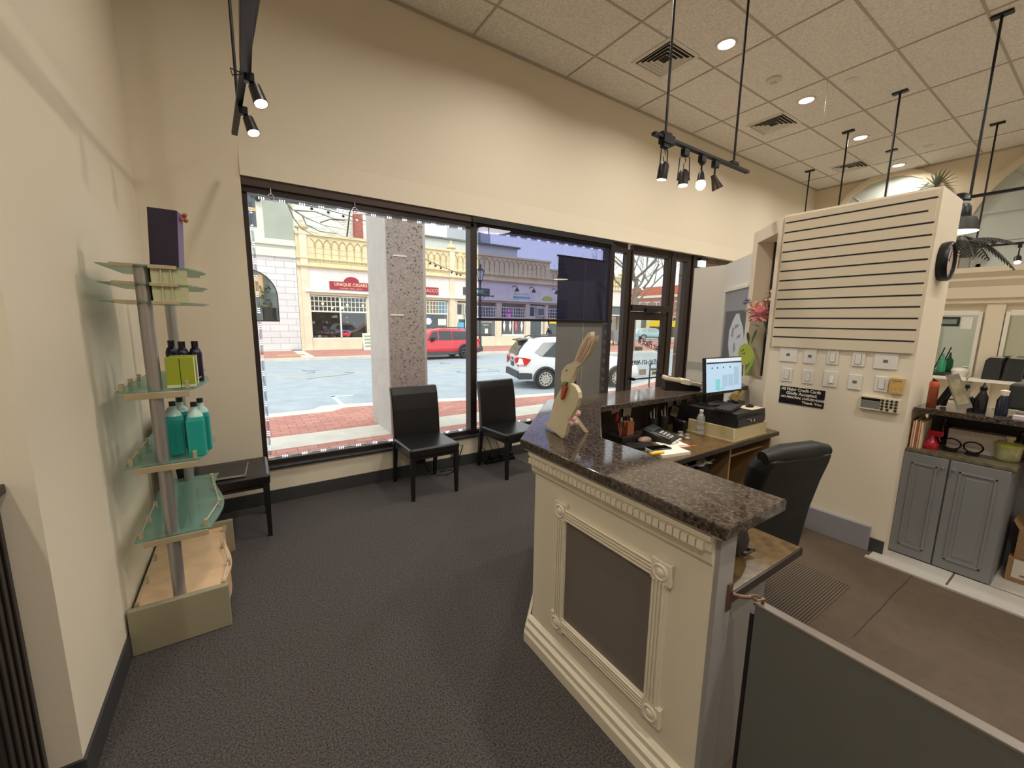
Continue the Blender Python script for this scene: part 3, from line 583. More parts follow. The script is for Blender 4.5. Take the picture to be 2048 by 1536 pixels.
b = MB(); b.T = MP; b.box(-.09, .09, -.125, -.112, .0, .012); b.build('phone_label_strip', M('paper2', (210, 206, 198), .7), ph)
# papers, cell phone, highlighter, glasses, pencils
m_pap = M('paper', (226, 222, 212), .8)
def flat(name, lab, cat, x, y, z, w_, d_, h_, rz, m, bev=0, **k):
    b = MB(); b.T = Matrix.Translation((x, y, z)) @ Matrix.Rotation(math.radians(rz), 4, 'Z'); b.box(-w_/2, w_/2, -d_/2, d_/2, 0, h_)
    return tag(b.build(name, m, None, bev=bev), lab, cat, **k)
q = at(1335, 905, 2, ZD)
flat('note_pad', 'thick white appointment pad at the front desk edge under the phone', 'notepad', q.x, q.y, ZD, .24, .17, .02, -12, m_pap)
flat('highlighter', 'yellow marker lying on the white appointment pad', 'marker', at(1314, 908, 2, ZD+.02).x, at(1314, 908, 2, ZD+.02).y, ZD+.021, .11, .024, .014, -12, M('highlighter_yellow', (245, 190, 20), .4), .005)
flat('cell_phone', 'black cell phone lying on the white pad', 'phone', at(1318, 897, 2, ZD+.02).x, at(1318, 897, 2, ZD+.02).y, ZD+.021, .155, .075, .009, -14, M('phone_glass', (10, 10, 12), .1), .004)
flat('paper_sheet', 'loose white paper sheet beside the pad with eyeglasses on it', 'paper', at(1352, 893, 2, ZD).x+.02, at(1352, 893, 2, ZD).y+.04, ZD, .2, .14, .003, -18, m_pap)
gx, gy = at(1352, 890, 2, ZD).x, at(1352, 890, 2, ZD).y+.03
t = thing('eyeglasses', 'thin dark eyeglasses lying on the loose sheet', 'eyeglasses', (gx, gy, ZD+.004))
for k in (-1, 1):
    b = MB(); b.tube([V(gx+k*.033+.027*math.cos(a*PI/6), gy+.018*math.sin(a*PI/6), ZD+.006) for a in range(12)], .0016, 6, closed=True); b.build('rim', m_black, t)
    MB().tube([(gx+k*.06, gy, ZD+.008), (gx+k*.062, gy+.1, ZD+.008)], .0015, 6).build('temple', m_black, t)
for k, (x, y, c, l) in enumerate(((at(1374, 893, 2, ZD).x, at(1374, 893, 2, ZD).y, (222, 120, 60), 'orange pencil on the desk right of the papers'), (2.30, 1.68, (30, 28, 28), 'dark pen on the desk behind the orange pencil'), (2.44, 1.70, (34, 32, 30), 'black pen on the desk near the phone base'))):
    tag(MB().cyl((x-.05, y+.03, ZD+.004), (x+.05, y-.03, ZD+.004), .004, n=8).build('pencil' if k == 0 else 'pen', M('pen_%d' % k, c, .4)), l, 'pencil' if k == 0 else 'pen')
tag(MB().ball((at(1289, 886, 2, ZD).x, at(1289, 886, 2, ZD).y, ZD+.0235), .05, 16, (1.25, .8, .46)).build('leather_pouch', M('taupe_leather', (124, 104, 88), .5), smooth=True), 'taupe rounded pouch on the desk left of the phone', 'pouch')
flat('black_folder', 'black folder on the desk in front of the taupe pouch', 'folder', at(1276, 894, 2, ZD).x, at(1276, 894, 2, ZD).y-.02, ZD, .2, .13, .02, -30, m_black)
# back of counter clutter under the granite
b = MB().box(1.95, 3.94, 2.095, 2.12, ZD+.001, 1.0)
t = thing('letter_rack', 'wooden arch-shaped letter rack with envelopes under the counter top', 'letter rack', (2.1, 2.02, ZD))
m_en = M('kraft_paper', (172, 148, 112), .7)
for k in range(4):
    b = MB(); b.T = Matrix.Translation((2.02+k*.022, 2.0+k*.006, ZD)) @ Matrix.Rotation(math.radians(40), 4, 'Z')
    b.prism([(-.07, 0), (-.05, 0), (-.045, .1), (-.02, .15), (.03, .16), (.045, .1), (.05, 0), (.075, 0), (.078, .19-.01*k), (-.06, .2-.012*k)], .006, 'y'); b.build('envelope', m_en, t)
MB().box(1.98, 2.14, 1.95, 2.07, ZD, ZD+.03).build('rack_base', m_dk, t)
m_note = [M('note_a', (188, 176, 150), .8), M('note_b', (150, 166, 170), .8), M('note_c', (176, 130, 116), .8), M('note_d', (196, 190, 170), .8)]
for k, (x, z, w_, h_, l) in enumerate(((2.36, .965, .09, .05, 'small cream note pinned under the granite, left of two'), (2.50, .945, .09, .09, 'long cream note pinned right of the small one'), (3.05, .955, .07, .07, 'blue grey note pinned under granite, left of its pair'), (3.17, .955, .07, .07, 'blue grey note pinned under granite, right of its pair'), (3.12, .87, .1, .09, 'tilted grey note hanging below the blue ones'), (3.33, .965, .09, .05, 'reddish note pinned near the monitor'))):
    b = MB(); b.T = Matrix.Translation((x, 2.11, z)) @ Matrix.Rotation(math.radians((-8, 5, 0, 0, 20, 0)[k]), 4, 'Y'); b.box(-w_/2, w_/2, 0, .004, -h_/2, h_/2)
    tag(b.build('pinned_note', m_note[(0, 3, 1, 1, 0, 2)[k]]), l, 'note', 'notes pinned under the counter')
t = thing('pen_caddy', 'dark desk caddy full of pens and red scissors left of phone', 'caddy', (2.32, 1.98, ZD))
MB().box(2.22, 2.42, 1.9, 2.06, ZD, ZD+.055).build('caddy_tray', m_dk, t, bev=.004)
for k in range(8):
    x = 2.25+.022*k; y = 1.95+.02*(k % 3); h = .10+.05*((k*7) % 4)/4
    MB().cyl((x, y, ZD+.05), (x+.02*((k % 3)-1), y+.01, ZD+.05+h), .005, n=6).build('pen', M('caddy_pen_%d' % (k % 4), ((190, 60, 50), (60, 60, 70), (206, 196, 180), (200, 120, 60))[k % 4], .4), t)
MB().box(2.30, 2.37, 1.93, 1.99, ZD+.055, ZD+.15).build('caddy_card', M('orange_card', (140, 84, 52), .6), t)
tag(MB().ball((2.30, 2.04, .93), .032, 12, (.6, .5, 1.3)).build('red_ornament', M('crimson_ornament', (170, 34, 52), .4), smooth=True), 'crimson ornament hanging behind the pen caddy', 'ornament')
tag(MB().tube([(2.30, 2.06, .955), (2.30, 2.09, .99)], .002, 6).build('ornament_string', m_black), 'string holding the crimson ornament', 'string') if 0 else None
for k, (x, l) in enumerate(((2.72, 'dark pen holder left behind the phone'), (2.86, 'dark pen holder right behind the phone'))):
    t = thing('pen_holder', l, 'pen holder', (x, 2.03, ZD))
    MB().lathe((x, 2.03, ZD), [(.035, 0), (.037, .12), (.033, .12), (.031, .01)], 18).build('cup', m_dk, t, smooth=True)
    for j in range(5): MB().cyl((x-.02+.01*j, 2.02, ZD+.03), (x-.04+.02*j, 2.03+.01*(j % 2), ZD+.17+.01*j), .004, n=6).build('pen', M('hp_%d' % (j % 3), ((180, 176, 170), (70, 80, 90), (150, 130, 100))[j % 3], .4), t)
for k, (x, y, l) in enumerate(((2.78, 1.76, 'silver rimmed stamp beside the phone, front one'), (2.80, 1.83, 'silver rimmed stamp beside the phone, rear one'))):
    tag(MB().lathe((x, y, ZD), [(.028, 0), (.03, .012), (.022, .02), (.02, .04), (.001, .045)], 18).build('desk_stamp', M('stamp_metal', (150, 146, 138), .3, metal=.6), smooth=True), l, 'stamp')
tag(MB().box(2.86, 2.90, 1.84, 1.95, ZD, ZD+.11).build('tape_dispenser', m_black, bev=.015), 'black tape dispenser between phone and water bottle', 'tape dispenser')
# on the back counter
ZC = 1.0635
t = thing('receipt_box', 'small beige ribbed card box on black base on the back counter', 'box', (3.18, 2.12, ZC))
MRX = Matrix.Translation((3.16, 2.10, ZC)) @ Matrix.Rotation(math.radians(-38), 4, 'Z')
b = MB(); b.T = MRX; b.prism([(-.15, 0), (.15, 0), (.15, .03), (-.15, .085)], .12, 'y', -.06); b.build('box_base', m_black, t, bev=.004)
b = MB(); b.T = MRX @ Matrix.Translation((0, 0, .06)) @ Matrix.Rotation(math.radians(10.4), 4, 'Y'); b.box(-.155, .155, -.065, .065, 0, .035); b.build('card_tray', M('beige_tray', (200, 188, 164), .5), t, bev=.01, seg=3)
b = MB(); b.T = MRX @ Matrix.Translation((0, 0, .06)) @ Matrix.Rotation(math.radians(10.4), 4, 'Y')
b.box(-.13, -.02, -.045, .045, .034, .0365).box(.02, .13, -.045, .045, .034, .0365); b.build('tray_well', M('tray_brown', (74, 62, 46), .6), t)
b = MB(); b.T = MRX @ Matrix.Translation((0, 0, .06)) @ Matrix.Rotation(math.radians(10.4), 4, 'Y'); b.box(-.02, .06, -.067, .067, -.002, .038); b.build('tray_band', M('cream_band', (220, 210, 190), .6), t)
MB().tube([V(3.30, 2.02, ZC+.004), V(3.36, 2.0, ZC+.004), V(3.42, 2.03, ZC+.004), V(3.46, 2.08, ZC+.004)], .003, 6).build('power_cord', m_black, t)
t = thing('acrylic_sign_holder', 'clear acrylic sign holder standing left of the monitor', 'sign holder', (3.63, 2.1, ZC))
m_ac = sheet('acrylic', (.93, .95, .94), .05)
MB().box(3.58, 3.68, 2.02, 2.12, ZC, ZC+.004).build('holder_foot', m_ac, t)
MB().box(3.60, 3.67, 2.07, 2.075, ZC, ZC+.21).build('holder_face', m_ac, t)
# white rabbit cutout
rb = thing('rabbit_figure', 'tall cream wooden rabbit holding a carrot on the counter corner', 'rabbit figure', (1.37, 1.5, ZC))
m_rab = M('rabbit_cream_paint', (226, 212, 178), .6)
m_ear = M('ear_pink', (206, 168, 152), .7)
# rabbit outline given on its own upright board plane
A0 = at(1089, 853, 2, ZC); A1 = at(1128, 880, 2, ZC)
bx = (A1-A0); bw = bx.length; bx = bx.normalized(); nrm = Vector((-bx.y, bx.x, 0))
if nrm.y < 0: nrm = -nrm
tilt = math.radians(9)
up = (Vector((0, 0, 1))*math.cos(tilt)+nrm*math.sin(tilt)).normalized(); bn = bx.cross(up).normalized()
def onb(px, py):
    "photo pixel -> board coordinates"
    d = R_*((px-1024)/FPX)-U_*((py-768)/FPX)+_f; o = Vector((0, 0, CAMZ)); k = (A0-o).dot(bn)/d.dot(bn); p = o+d*k-A0
    return p.dot(bx), p.dot(up)
def cutout(b, pts, d0, d1):
    q = [A0+bx*u+up*v for u, v in (onb(*p) for p in pts)]; b.extr([p-bn*d0 for p in q], -bn*(d1-d0)) if 0 else b.extr([p+bn*d0 for p in q], bn*(d1-d0)); return b
body = [(1089, 849), (1100, 838), (1103, 820), (1108, 800), (1117, 785), (1124, 773), (1121, 758), (1123, 742), (1131, 731), (1144, 725), (1148, 722), (1160, 690), (1166, 679), (1176, 666), (1181, 664), (1181, 672), (1176, 682), (1183, 676), (1190, 672), (1188, 682), (1178, 706), (1163, 728), (1152, 736), (1151, 742), (1143, 760), (1140, 767), (1150, 773), (1156, 785), (1157, 797), (1152, 815), (1140, 836), (1133, 856), (1130, 870), (1125, 878)]
sgn = -1 if bn.dot(Vector((0, 0, CAMZ))-A0) > 0 else 1
cutout(MB(), body, 0, sgn*.018).build('rabbit_body', m_rab, rb, bev=.002)
cutout(MB(), [(1152, 722), (1160, 702), (1170, 684), (1176, 674), (1175, 684), (1166, 704), (1157, 722)], -sgn*.002, sgn*.001).build('ear_paint', m_ear, rb)
cutout(MB(), [(1158, 724), (1166, 706), (1176, 690), (1184, 680), (1180, 694), (1170, 712), (1161, 726)], -sgn*.002, sgn*.001).build('ear_paint', m_ear, rb)
cutout(MB(), [(1128, 768), (1134, 769), (1137, 774), (1130, 796), (1127, 799), (1125, 797)], -sgn*.012, sgn*.001).build('carrot', M('carrot_orange', (190, 88, 36), .5), rb, bev=.002)
cutout(MB(), [(1128, 768), (1131, 762), (1137, 764), (1135, 770)], -sgn*.012, sgn*.001).build('carrot_top', M('carrot_leaf', (120, 150, 84), .6), rb)
cutout(MB(), [(1132.6, 739), (1134.4, 739), (1134.4, 742), (1132.6, 742)], -sgn*.002, sgn*.001).build('eye', m_black, rb)
u0, v0 = onb(1126, 783)
t0 = A0+bx*(bw*.9)+up*.16-bn*(-sgn*.02)
l0 = at(1174, 865, 2, ZC)
MB().extr([l0+V(-.012, 0, 0), l0+V(.012, 0, 0), A0+bx*(bw*1.1)+up*.19+bn*sgn*.02+V(.012, 0, 0), A0+bx*(bw*1.1)+up*.19+bn*sgn*.02+V(-.012, 0, 0)], V(0, .012, 0)).build('prop_leg', m_rab, rb)
c = A0+bx*(bw*1.35)+up*.145+bn*sgn*.03
b = MB()
for k in range(9): b.ball(c+V(random.uniform(-.02, .02), random.uniform(-.012, .012), random.uniform(-.04, .04)), .014, 8)
b.build('bow', M('pink_bow', (222, 178, 170), .7), rb, smooth=True)
# ================================================================ display shelf on the left wall
sh = thing('display_shelf', 'tiered glass display shelf with silver posts on the left wall', 'display shelf', (-.36, 2.85, 0))
m_alu = M('silver_post', (168, 164, 162), .35, metal=.7)
m_bar = M('champagne_bar', (188, 172, 140), .4, metal=.3)
m_gg = sheet('green_shelf_glass', (.72, .86, .80), .05, haze=((150, 190, 175), .35))
m_maple = M('pale_maple', (224, 188, 150), .4, noise=(9, .08))
m_bpan = M('khaki_laminate', (150, 142, 116), .45)
PX, PY0, PY1 = -.365, 2.47, 3.30
for y in (PY0+.03, PY1): MB().cyl((PX, y, .19), (PX, y, 1.86), .027, n=20).build('post', m_alu, sh, smooth=True)
MB().box(-.557, -.16, 2.44, 2.475, 0, .235).build('base_end_panel', m_bpan, sh, bev=.004)
MB().box(-.557, -.155, 3.27, 3.30, 0, .235).build('base_end_panel', m_bpan, sh, bev=.004)
def wave(x, amp, y0, y1, n=16): return [(x+amp*math.sin(PI*2*k/n-.6)+amp*.3, y0+(y1-y0)*k/n) for k in range(n+1)]
MB().prism([(-.55, 2.475), *wave(-.185, .025, 2.475, 3.27), (-.55, 3.27)], .02, 'z', .18).build('base_deck', m_maple, sh)
MB().prism([*wave(-.195, .025, 2.475, 3.27), *[(x-.015, y) for x, y in wave(-.195, .025, 2.475, 3.27)][::-1]], .15, 'z', .03).build('base_front', m_maple, sh)
def rail(parent, pts, z, h=.035):
    for p in pts: MB().box(p[0]-.008, p[0]+.008, p[1]-.012, p[1]+.012, z, z+h).build('rail_post', m_bar, parent, bev=.001)
    MB().tube([(p[0], p[1], z+h*.75) for p in pts], .003, 6).build('rail_wire', M('pale_wire', (220, 210, 190), .3, metal=.5), parent)
rail(sh, [(-.53, 2.50), (-.53, 2.75), (-.53, 3.0)], .20); rail(sh, [(-.185, 2.50), (-.165, 2.72), (-.20, 2.95), (-.20, 3.2)], .20)
for i, (z, xl, xr) in enumerate(((1.268, -.50, -.215), (.915, -.50, -.215), (.548, -.50, -.20))):
    w_ = wave(xr, .03, 2.46, 3.34); g = MB().prism([(xl, 2.46), *w_, (xl, 3.34)], .008, 'z', z+.012).build('glass_shelf', m_gg, sh)
    MB().box(xl+.03, xr-.02, 2.455, 2.475, z-.018, z+.012).build('shelf_bar', m_bar, sh, bev=.002)
    MB().box(xl+.03, xr-.02, 3.29, 3.31, z-.018, z+.012).build('shelf_bar', m_bar, sh, bev=.002)
    rail(g, [(xl+.02, 2.49), (xl+.02, 2.68), (xl+.02, 2.88)], z+.02); rail(g, [(w_[0][0]-.02, 2.49), (w_[5][0]-.02, w_[5][1]), (w_[10][0]-.02, w_[10][1]), (w_[14][0]-.02, w_[14][1])], z+.02)
for i, z in enumerate((1.853, 1.775, 1.694)):
    MB().prism([(-.505, 2.46), (-.19, 2.46), *wave(-.165, .02, 2.52, 2.98), (-.36, 3.03), (-.505, 2.98)], .005, 'z', z-.004).build('glass_tier', m_gg, sh)
    MB().box(-.46, -.385, 2.452, 2.47, z-.01, z+.006).box(-.335, -.235, 2.452, 2.47, z-.01, z+.006).build('tier_bar', m_bar, sh, bev=.001)
MB().box(-.335, -.20, 2.47, 2.476, 1.694, 1.85).box(-.335, -.33, 2.47, 2.60, 1.69, 1.85).box(-.295, -.29, 2.46, 2.6, 1.69, 1.85).box(-.26, -.255, 2.46, 2.6, 1.69, 1.85).build('tier_divider', M('frosted_khaki', (190, 190, 150), .5), sh)
# purple gift bag
pb = thing('gift_bag', 'dark purple paper bag standing on the top glass shelf', 'bag', (-.28, 2.56, 1.86))
m_pur = M('deep_purple_paper', (30, 14, 42), .6, bump=(14, .25))
b = MB(); b.T = Matrix.Translation((-.285, 2.56, 1.856)) @ Matrix.Rotation(math.radians(-8), 4, 'Z')
b = MB(); B0, B1, B2, B3 = at(299, 527, 1, 2.53), at(357, 534, 1, 2.53), at(353, 421, 1, 2.53), at(293, 413, 1, 2.53); zz = 1.857
B0.z = B1.z = zz; bk_ = V(.012, .085, 0); b.extr([B0, B1, B2, B3], bk_); b.build('bag_body', m_pur, pb, bev=.002)
b = MB(); b.T = Matrix.Translation((-.285, 2.56, 1.856)) @ Matrix.Rotation(math.radians(-8), 4, 'Z'); b = MB(); b.extr([B1+V(.001, .002, .004), B1+bk_+V(.001, -.002, .004), B2+bk_+V(.001, -.002, -.004), B2+V(.001, .002, -.004)], (.002, 0, 0)); b.build('bag_side', M('lilac_side', (120, 100, 140), .6), pb)
b = MB(); b.T = Matrix.Translation(at(367, 437, 1, 2.575))
for k in range(6): b.ball((random.uniform(-.008, .012), random.uniform(-.015, .015), random.uniform(-.016, .016)), .010, 8)
b.build('gift_bow', M('copper_bow', (176, 98, 70), .4), pb, smooth=True)
# green boxes and bottles
ZS = 1.291
m_grn = M('lime_green_box', (150, 160, 40), .5); m_lab = M('pale_label', (206, 206, 170), .6)
gl = ['lime green product box on the shelf, left of the front pair', 'lime green product box on the shelf, right of the front pair', 'green product box standing behind the front pair, left', 'green product box standing behind the front pair, right']
pr = None
for i, (x, y) in enumerate(((-.293, 2.52), (-.238, 2.52), (-.29, 2.62), (-.235, 2.62))):
    if pr is None:
        pr = thing('product_box', gl[0], 'box', (x, y, ZS), group='green product boxes')
        MB().box(x-.026, x+.026, y-.03, y+.03, ZS, ZS+.145).build('carton', m_grn, pr, bev=.001)
        MB().box(x-.0262, x+.0262, y-.0302, y+.0302, ZS, ZS+.014).build('label_band', m_lab, pr)
        MB().box(x+.024, x+.0264, y-.02, y+.03, ZS, ZS+.145).build('pale_side', m_lab, pr)
    else: dup(pr, (x, y, ZS), 0, gl[i])
m_blu = M('ink_blue_bottle', (22, 16, 48), .15)
bl = ['dark blue round bottle behind the green boxes, left', 'dark blue round bottle behind the green boxes, right', 'dark blue pump bottle behind the green boxes, far left']
pr = None
for i, (x, y) in enumerate(((-.27, 2.70), (-.218, 2.72), (-.325, 2.82))):
    if pr is None:
        pr = thing('blue_bottle', bl[0], 'bottle', (x, y, ZS), group='dark blue bottles')
        MB().lathe((x, y, ZS), [(.027, 0), (.028, .004), (.028, .15), (.022, .17), (.014, .18)], 20).build('bottle', m_blu, pr, smooth=True)
        MB().lathe((x, y, ZS), [(.015, .178), (.0155, .212), (.001, .213)], 16).build('cap', M('navy_cap', (14, 12, 30), .25), pr, smooth=True)
    else: dup(pr, (x, y, ZS), 0, bl[i])
m_teal = M('teal_liquid', (40, 158, 146), .12); m_clr = M('clear_bottle_glass', (230, 240, 238), .02, trans=1)
tl = ['big teal bottle at the front right of the lower glass shelf', 'teal bottle half hidden behind the silver post', 'teal bottle standing behind the big front one', 'teal bottle behind the half hidden one']
ZT = .936; pr = None
for i, (x, y) in enumerate(((-.232, 2.535), (-.322, 2.60), (-.215, 2.64), (-.305, 2.71))):
    if pr is None:
        pr = thing('teal_bottle', tl[0], 'bottle', (x, y, ZT), group='teal bottles')
        def sq(r, z, n=5):
            o = []
            for cx, cy, a0 in ((1, 1, 0), (-1, 1, 90), (-1, -1, 180), (1, -1, 270)):
                for k in range(n): a = math.radians(a0+90*k/(n-1)); o.append((x+cx*(r-.01)+.01*math.cos(a), y+cy*(r-.01)+.01*math.sin(a), ZT+z))
            return o
        def loft(b, rs):
            L = len(rs[0]); vs = [v for r in rs for v in r]; fs = [tuple(range(L))[::-1], tuple((len(rs)-1)*L+k for k in range(L))]
            for j in range(len(rs)-1):
                for k in range(L): fs.append((j*L+k, j*L+(k+1) % L, (j+1)*L+(k+1) % L, (j+1)*L+k))
            return b.add(vs, fs)
        loft(MB(), [sq(.035, 0), sq(.037, .005), sq(.037, .18), sq(.033, .20)]).build('liquid', m_teal, pr)
        MB().lathe((x, y, ZT), [(.033, .20), (.028, .215), (.014, .232), (.014, .25)], 18).build('bottle_shoulder', M('pale_clear', (170, 200, 190), .1), pr, smooth=True)
        MB().lathe((x, y, ZT), [(.014, .249), (.014, .272), (.001, .273)], 14).build('cap', M('black_cap', (22, 24, 26), .4), pr, smooth=True)
    else: dup(pr, (x, y, ZT), 0, tl[i])
MB().box(-.25, -.2, 2.462, 2.468, .925, .955) .build('price_strip', m_pap, sh) if 0 else None
# wall speaker-like black thing behind is the chair back; chairs
m_lea = M('black_leather', (17, 15, 15), .30, bump=(90, .12)); m_cleg = M('black_chair_leg', (18, 16, 16), .4)
def make_chair(lab):
    t = thing('parsons_chair', lab, 'chair', (0, 0, 0), group='black leather waiting chairs')
    W = .245
    b = MB(); b.frustum([(-W+.01, -.01, .40), (W-.01, -.01, .40), (W-.01, .47, .40), (-W+.01, .47, .40)], [(-W, -.015, .49), (W, -.015, .49), (W, .47, .485), (-W, .47, .485)])
    b.build('seat', m_lea, t, bev=.022, seg=4, local=True)
    b = MB(); n = 8; pr_ = [(.44, .42), (.455, .6), (.47, .75), (.50, .9), (.525, .97)]; bk = [(y+.062, z) for y, z in pr_]
    L = [(-W+.005, y, z) for y, z in pr_]+[(-W+.005, y, z) for y, z in bk[::-1]]; R = [(W-.005, y, z) for _, y, z in L]
    b.frustum(L, R); b.build('backrest', m_lea, t, bev=.012, seg=3, local=True)
    for x, y, ty in ((-W+.03, .015, 0), (W-.03, .015, 0), (-W+.03, .50, .05), (W-.03, .50, .05)):
        b = MB(); b.frustum([(x-.014, y-.014+ty, 0), (x+.014, y-.014+ty, 0), (x+.014, y+.014+ty, 0), (x-.014, y+.014+ty, 0)], [(x-.022, y-.02, .42), (x+.022, y-.02, .42), (x+.022, y+.02, .42), (x-.022, y+.02, .42)]); b.build('leg', m_cleg, t, local=True)
    MB().box(-W+.02, W-.02, .0, .015, .385, .405).box(-W+.02, -W+.035, 0, .5, .385, .405).box(W-.035, W-.02, 0, .5, .385, .405).build('seat_rail', m_cleg, t, local=True)
    return t
ch = make_chair('black leather side chair in front of the concrete column at the window')
ch.location = (1.40, 3.37, 0)
dup(ch, (2.40, 3.37, 0), math.radians(4), 'black leather side chair beside the window mullion, behind the counter corner')
dup(ch, (.08, 3.60, 0), math.radians(90), 'black leather side chair against left wall with a folder on its seat')
t = thing('folder', 'black folder with silver edge lying on the left wall chair', 'folder', (-.2, 3.6, .492))
b = MB(); b.T = Matrix.Translation((-.17, 3.55, .493)) @ Matrix.Rotation(math.radians(-4), 4, 'Z'); b.box(-.12, .12, -.15, .15, 0, .012); b.build('folder_cover', M('black_folder_vinyl', (30, 30, 32), .4), t, bev=.003)
b = MB(); b.T = Matrix.Translation((-.17, 3.55, .493)) @ Matrix.Rotation(math.radians(-4), 4, 'Z'); b.box(-.12, .12, -.153, -.149, 0, .014).box(.119, .123, -.15, .15, 0, .014); b.build('metal_edge', M('silver_edge', (200, 200, 200), .3, metal=.8), t)
# cords and adapters under the chairs
t = thing('power_adapter', 'black power adapter and looping cord on the wall behind the middle chair', 'power adapter', (1.47, 3.95, .13))
MB().box(1.42, 1.52, 3.93, 3.983, .13, .30).build('adapter_body', m_black, t, bev=.004)
MB().tube([V(1.50, 3.94, .14), V(1.55, 3.86, .02), V(1.70, 3.80, .006), V(1.82, 3.86, .006), V(1.80, 3.92, .006), V(1.68, 3.92, .01), V(1.9, 3.95, .05), V(1.98, 3.97, .24), V(1.86, 3.97, .26), V(1.84, 3.97, .12)], .006, 6).build('power_cord', m_black, t)
t = thing('power_strip', 'black power strip with tangled plugs under the right chair', 'power strip', (2.4, 3.9, 0))
MB().box(2.22, 2.62, 3.86, 3.92, 0, .035).build('strip_body', m_black, t, bev=.004)
for x in (2.28, 2.42, 2.55): MB().box(x, x+.05, 3.865, 3.915, .035, .085).build('plug', m_black, t, bev=.006)
MB().tube([(2.30, 3.9, .08), (2.2, 3.94, .2), (2.24, 3.96, .33), (2.28, 3.95, .3), (2.36, 3.94, .1)], .004, 6).tube([(2.44, 3.9, .08), (2.4, 3.95, .25), (2.3, 3.97, .35)], .004, 6).build('cord', m_black, t)
# LED light modules round the two big windows
m_led = M('led_white', (235, 242, 255), .4, emit=6); m_tape = sheet('clear_tape', (.85, .87, .92), .12)
def led(lab, p0, p1, n):
    p0 = Vector(p0); p1 = Vector(p1); d = (p1-p0); L = d.length; d.normalize()
    t = thing('led_light_strip', lab, 'led strip', tuple((p0+p1)/2), group='white led module strips round the windows')
    side = Vector((0, 0, 1)) if abs(d.z) < .5 else Vector((1, 0, 0)); b = MB()
    q = [p0-side*.012, p1-side*.012, p1+side*.012, p0+side*.012]; b.extr(q, (0, .004, 0)); b.build('clear_tape', m_tape, t)
    b = MB(); b.tube([p0+d*(L*i/(n*4))+V(0, -.004, 0)+side*(.006*math.sin(i*1.7)) for i in range(n*4+1)], .002, 5); b.build('strip_wire', M('silver_wire', (210, 214, 220), .3, metal=.5), t)
    pr_ = None
    for k in range(n):
        c = p0+d*(L*(k+.5)/n)
        if pr_ is None:
            b = MB(); b.box(-.012, .012, -.004, 0, -.01, .01) if 0 else None
            for j in (-1, 0, 1):
                for s in (-.5, .5): b.ball(tuple(d*(.017*j)+side*(.011*s)+V(0, -.004, 0)), .0036, 6)
            pr_ = b.build('led_module', m_led, t, local=True)
        else: o = pr_.copy(); C.objects.link(o)
        oo = pr_ if k == 0 else o; oo.location = c-Vector(t['_w'])
YL = 4.075
led('white led strip along the top of the first window', (.13, YL, 2.60), (2.08, YL, 2.60), 13)
led('white led strip down the left side of the first window', (.125, YL, 2.56), (.125, YL, .42), 16)
led('white led strip along the sill of the first window', (.16, YL, .395), (2.08, YL, .395), 12)
led('white led strip along the top of the second window', (2.25, YL, 2.60), (4.15, YL, 2.60), 13)
led('white led strip down the right side of the second window', (4.185, YL, 2.5), (4.185, YL, .5), 15)
led('white led strip along the sill of the second window', (2.25, YL, .395), (4.15, YL, .395), 12)
for x, l in ((.27, 'small steel eye hook on the beam at upper left of window'), (.92, 'small hook on the window beam near its middle')):
    tag(MB().tube([V(x+.022*math.cos(a*PI/6), 3.985, 2.60+.022*math.sin(a*PI/6)) for a in range(12)], .004, 6, closed=True).tube([(x, 3.985, 2.622), (x, 3.985, 2.66), (x, 4.0, 2.66)], .004).build('eye_hook', M('nickel', (210, 210, 214), .2, metal=1)), l, 'hook')
# solar shade with bottom bar
t = thing('roller_shade', 'smoky blue see-through roller shade half lowered over the second window', 'roller shade', (3.2, 4.02, 2.66))
MB().box(2.20, 4.24, 4.022, 4.024, 1.66, 2.66).build('shade_fabric', sheet('smoky_film', (.58, .585, .74), .04, fres=False, haze=((80, 78, 92), .09)), t)
MB().box(2.195, 4.32, 4.008, 4.036, 1.635, 1.665).build('bottom_bar', m_black, t, bev=.004)
MB().cyl((2.20, 4.03, 2.66), (4.24, 4.03, 2.66), .02).build('roller_tube', m_black, t)
# hanging window banner (its grey back)
t = thing('window_banner', 'tall grey back of a banner hanging in the second window', 'banner', (3.76, 4.05, 1.5))
m_ban = M('banner_grey', (112, 110, 106), .6)
MB().box(3.35, 4.165, 4.042, 4.05, .45, 2.44).build('banner_panel', m_ban, t)
MB().box(3.33, 4.18, 4.04, 4.054, 2.44, 2.462).build('banner_rail', m_black, t)
MB().cyl((3.80, 4.038, .45), (3.80, 4.038, 2.44), .004, n=8).build('banner_pole', M('pole_pale', (190, 188, 180), .4), t)
MB().box(3.62, 3.72, 4.036, 4.041, .72, .84).build('banner_pocket', m_black, t)
# ================================================================ striped wall, niche, partition
SX = 3.75
m_slat = M('slatwall_paint', (214, 200, 174), .5); m_groove = M('slat_groove', (26, 18, 20), .8)
b = MB().box(SX, 4.28, .77, 1.68, 0, 2.515); sw = struct(b.build('wall_slat', m_wall))
MB().box(SX-.018, SX, .785, 1.662, 1.455, 2.50).build('slat_panel', m_slat, sw, bev=.002)
b = MB()
for k in range(13):
    z = 2.449-(2.449-1.538)*k/12; b.box(SX-.0195, SX-.010, .785+(.0 if k != 1 else .035), 1.655, z-.005, z+.005)
b.build('slat_grooves', m_groove, sw)
MB().box(SX-.035, SX, .85, 1.68, 0, .185).build('plinth', M('plinth_grey', (142, 140, 144), .4), sw, bev=.003)
MB().box(SX-.012, SX, .77, .85, 0, .10).build('base_strip', m_base, sw)
def dg(s, off=0, z=0): return Vector((SX+s+off*.7071, 1.69+s-off*.7071, z))   # point on the 45 degree wall; off>0 toward the room's right/front side
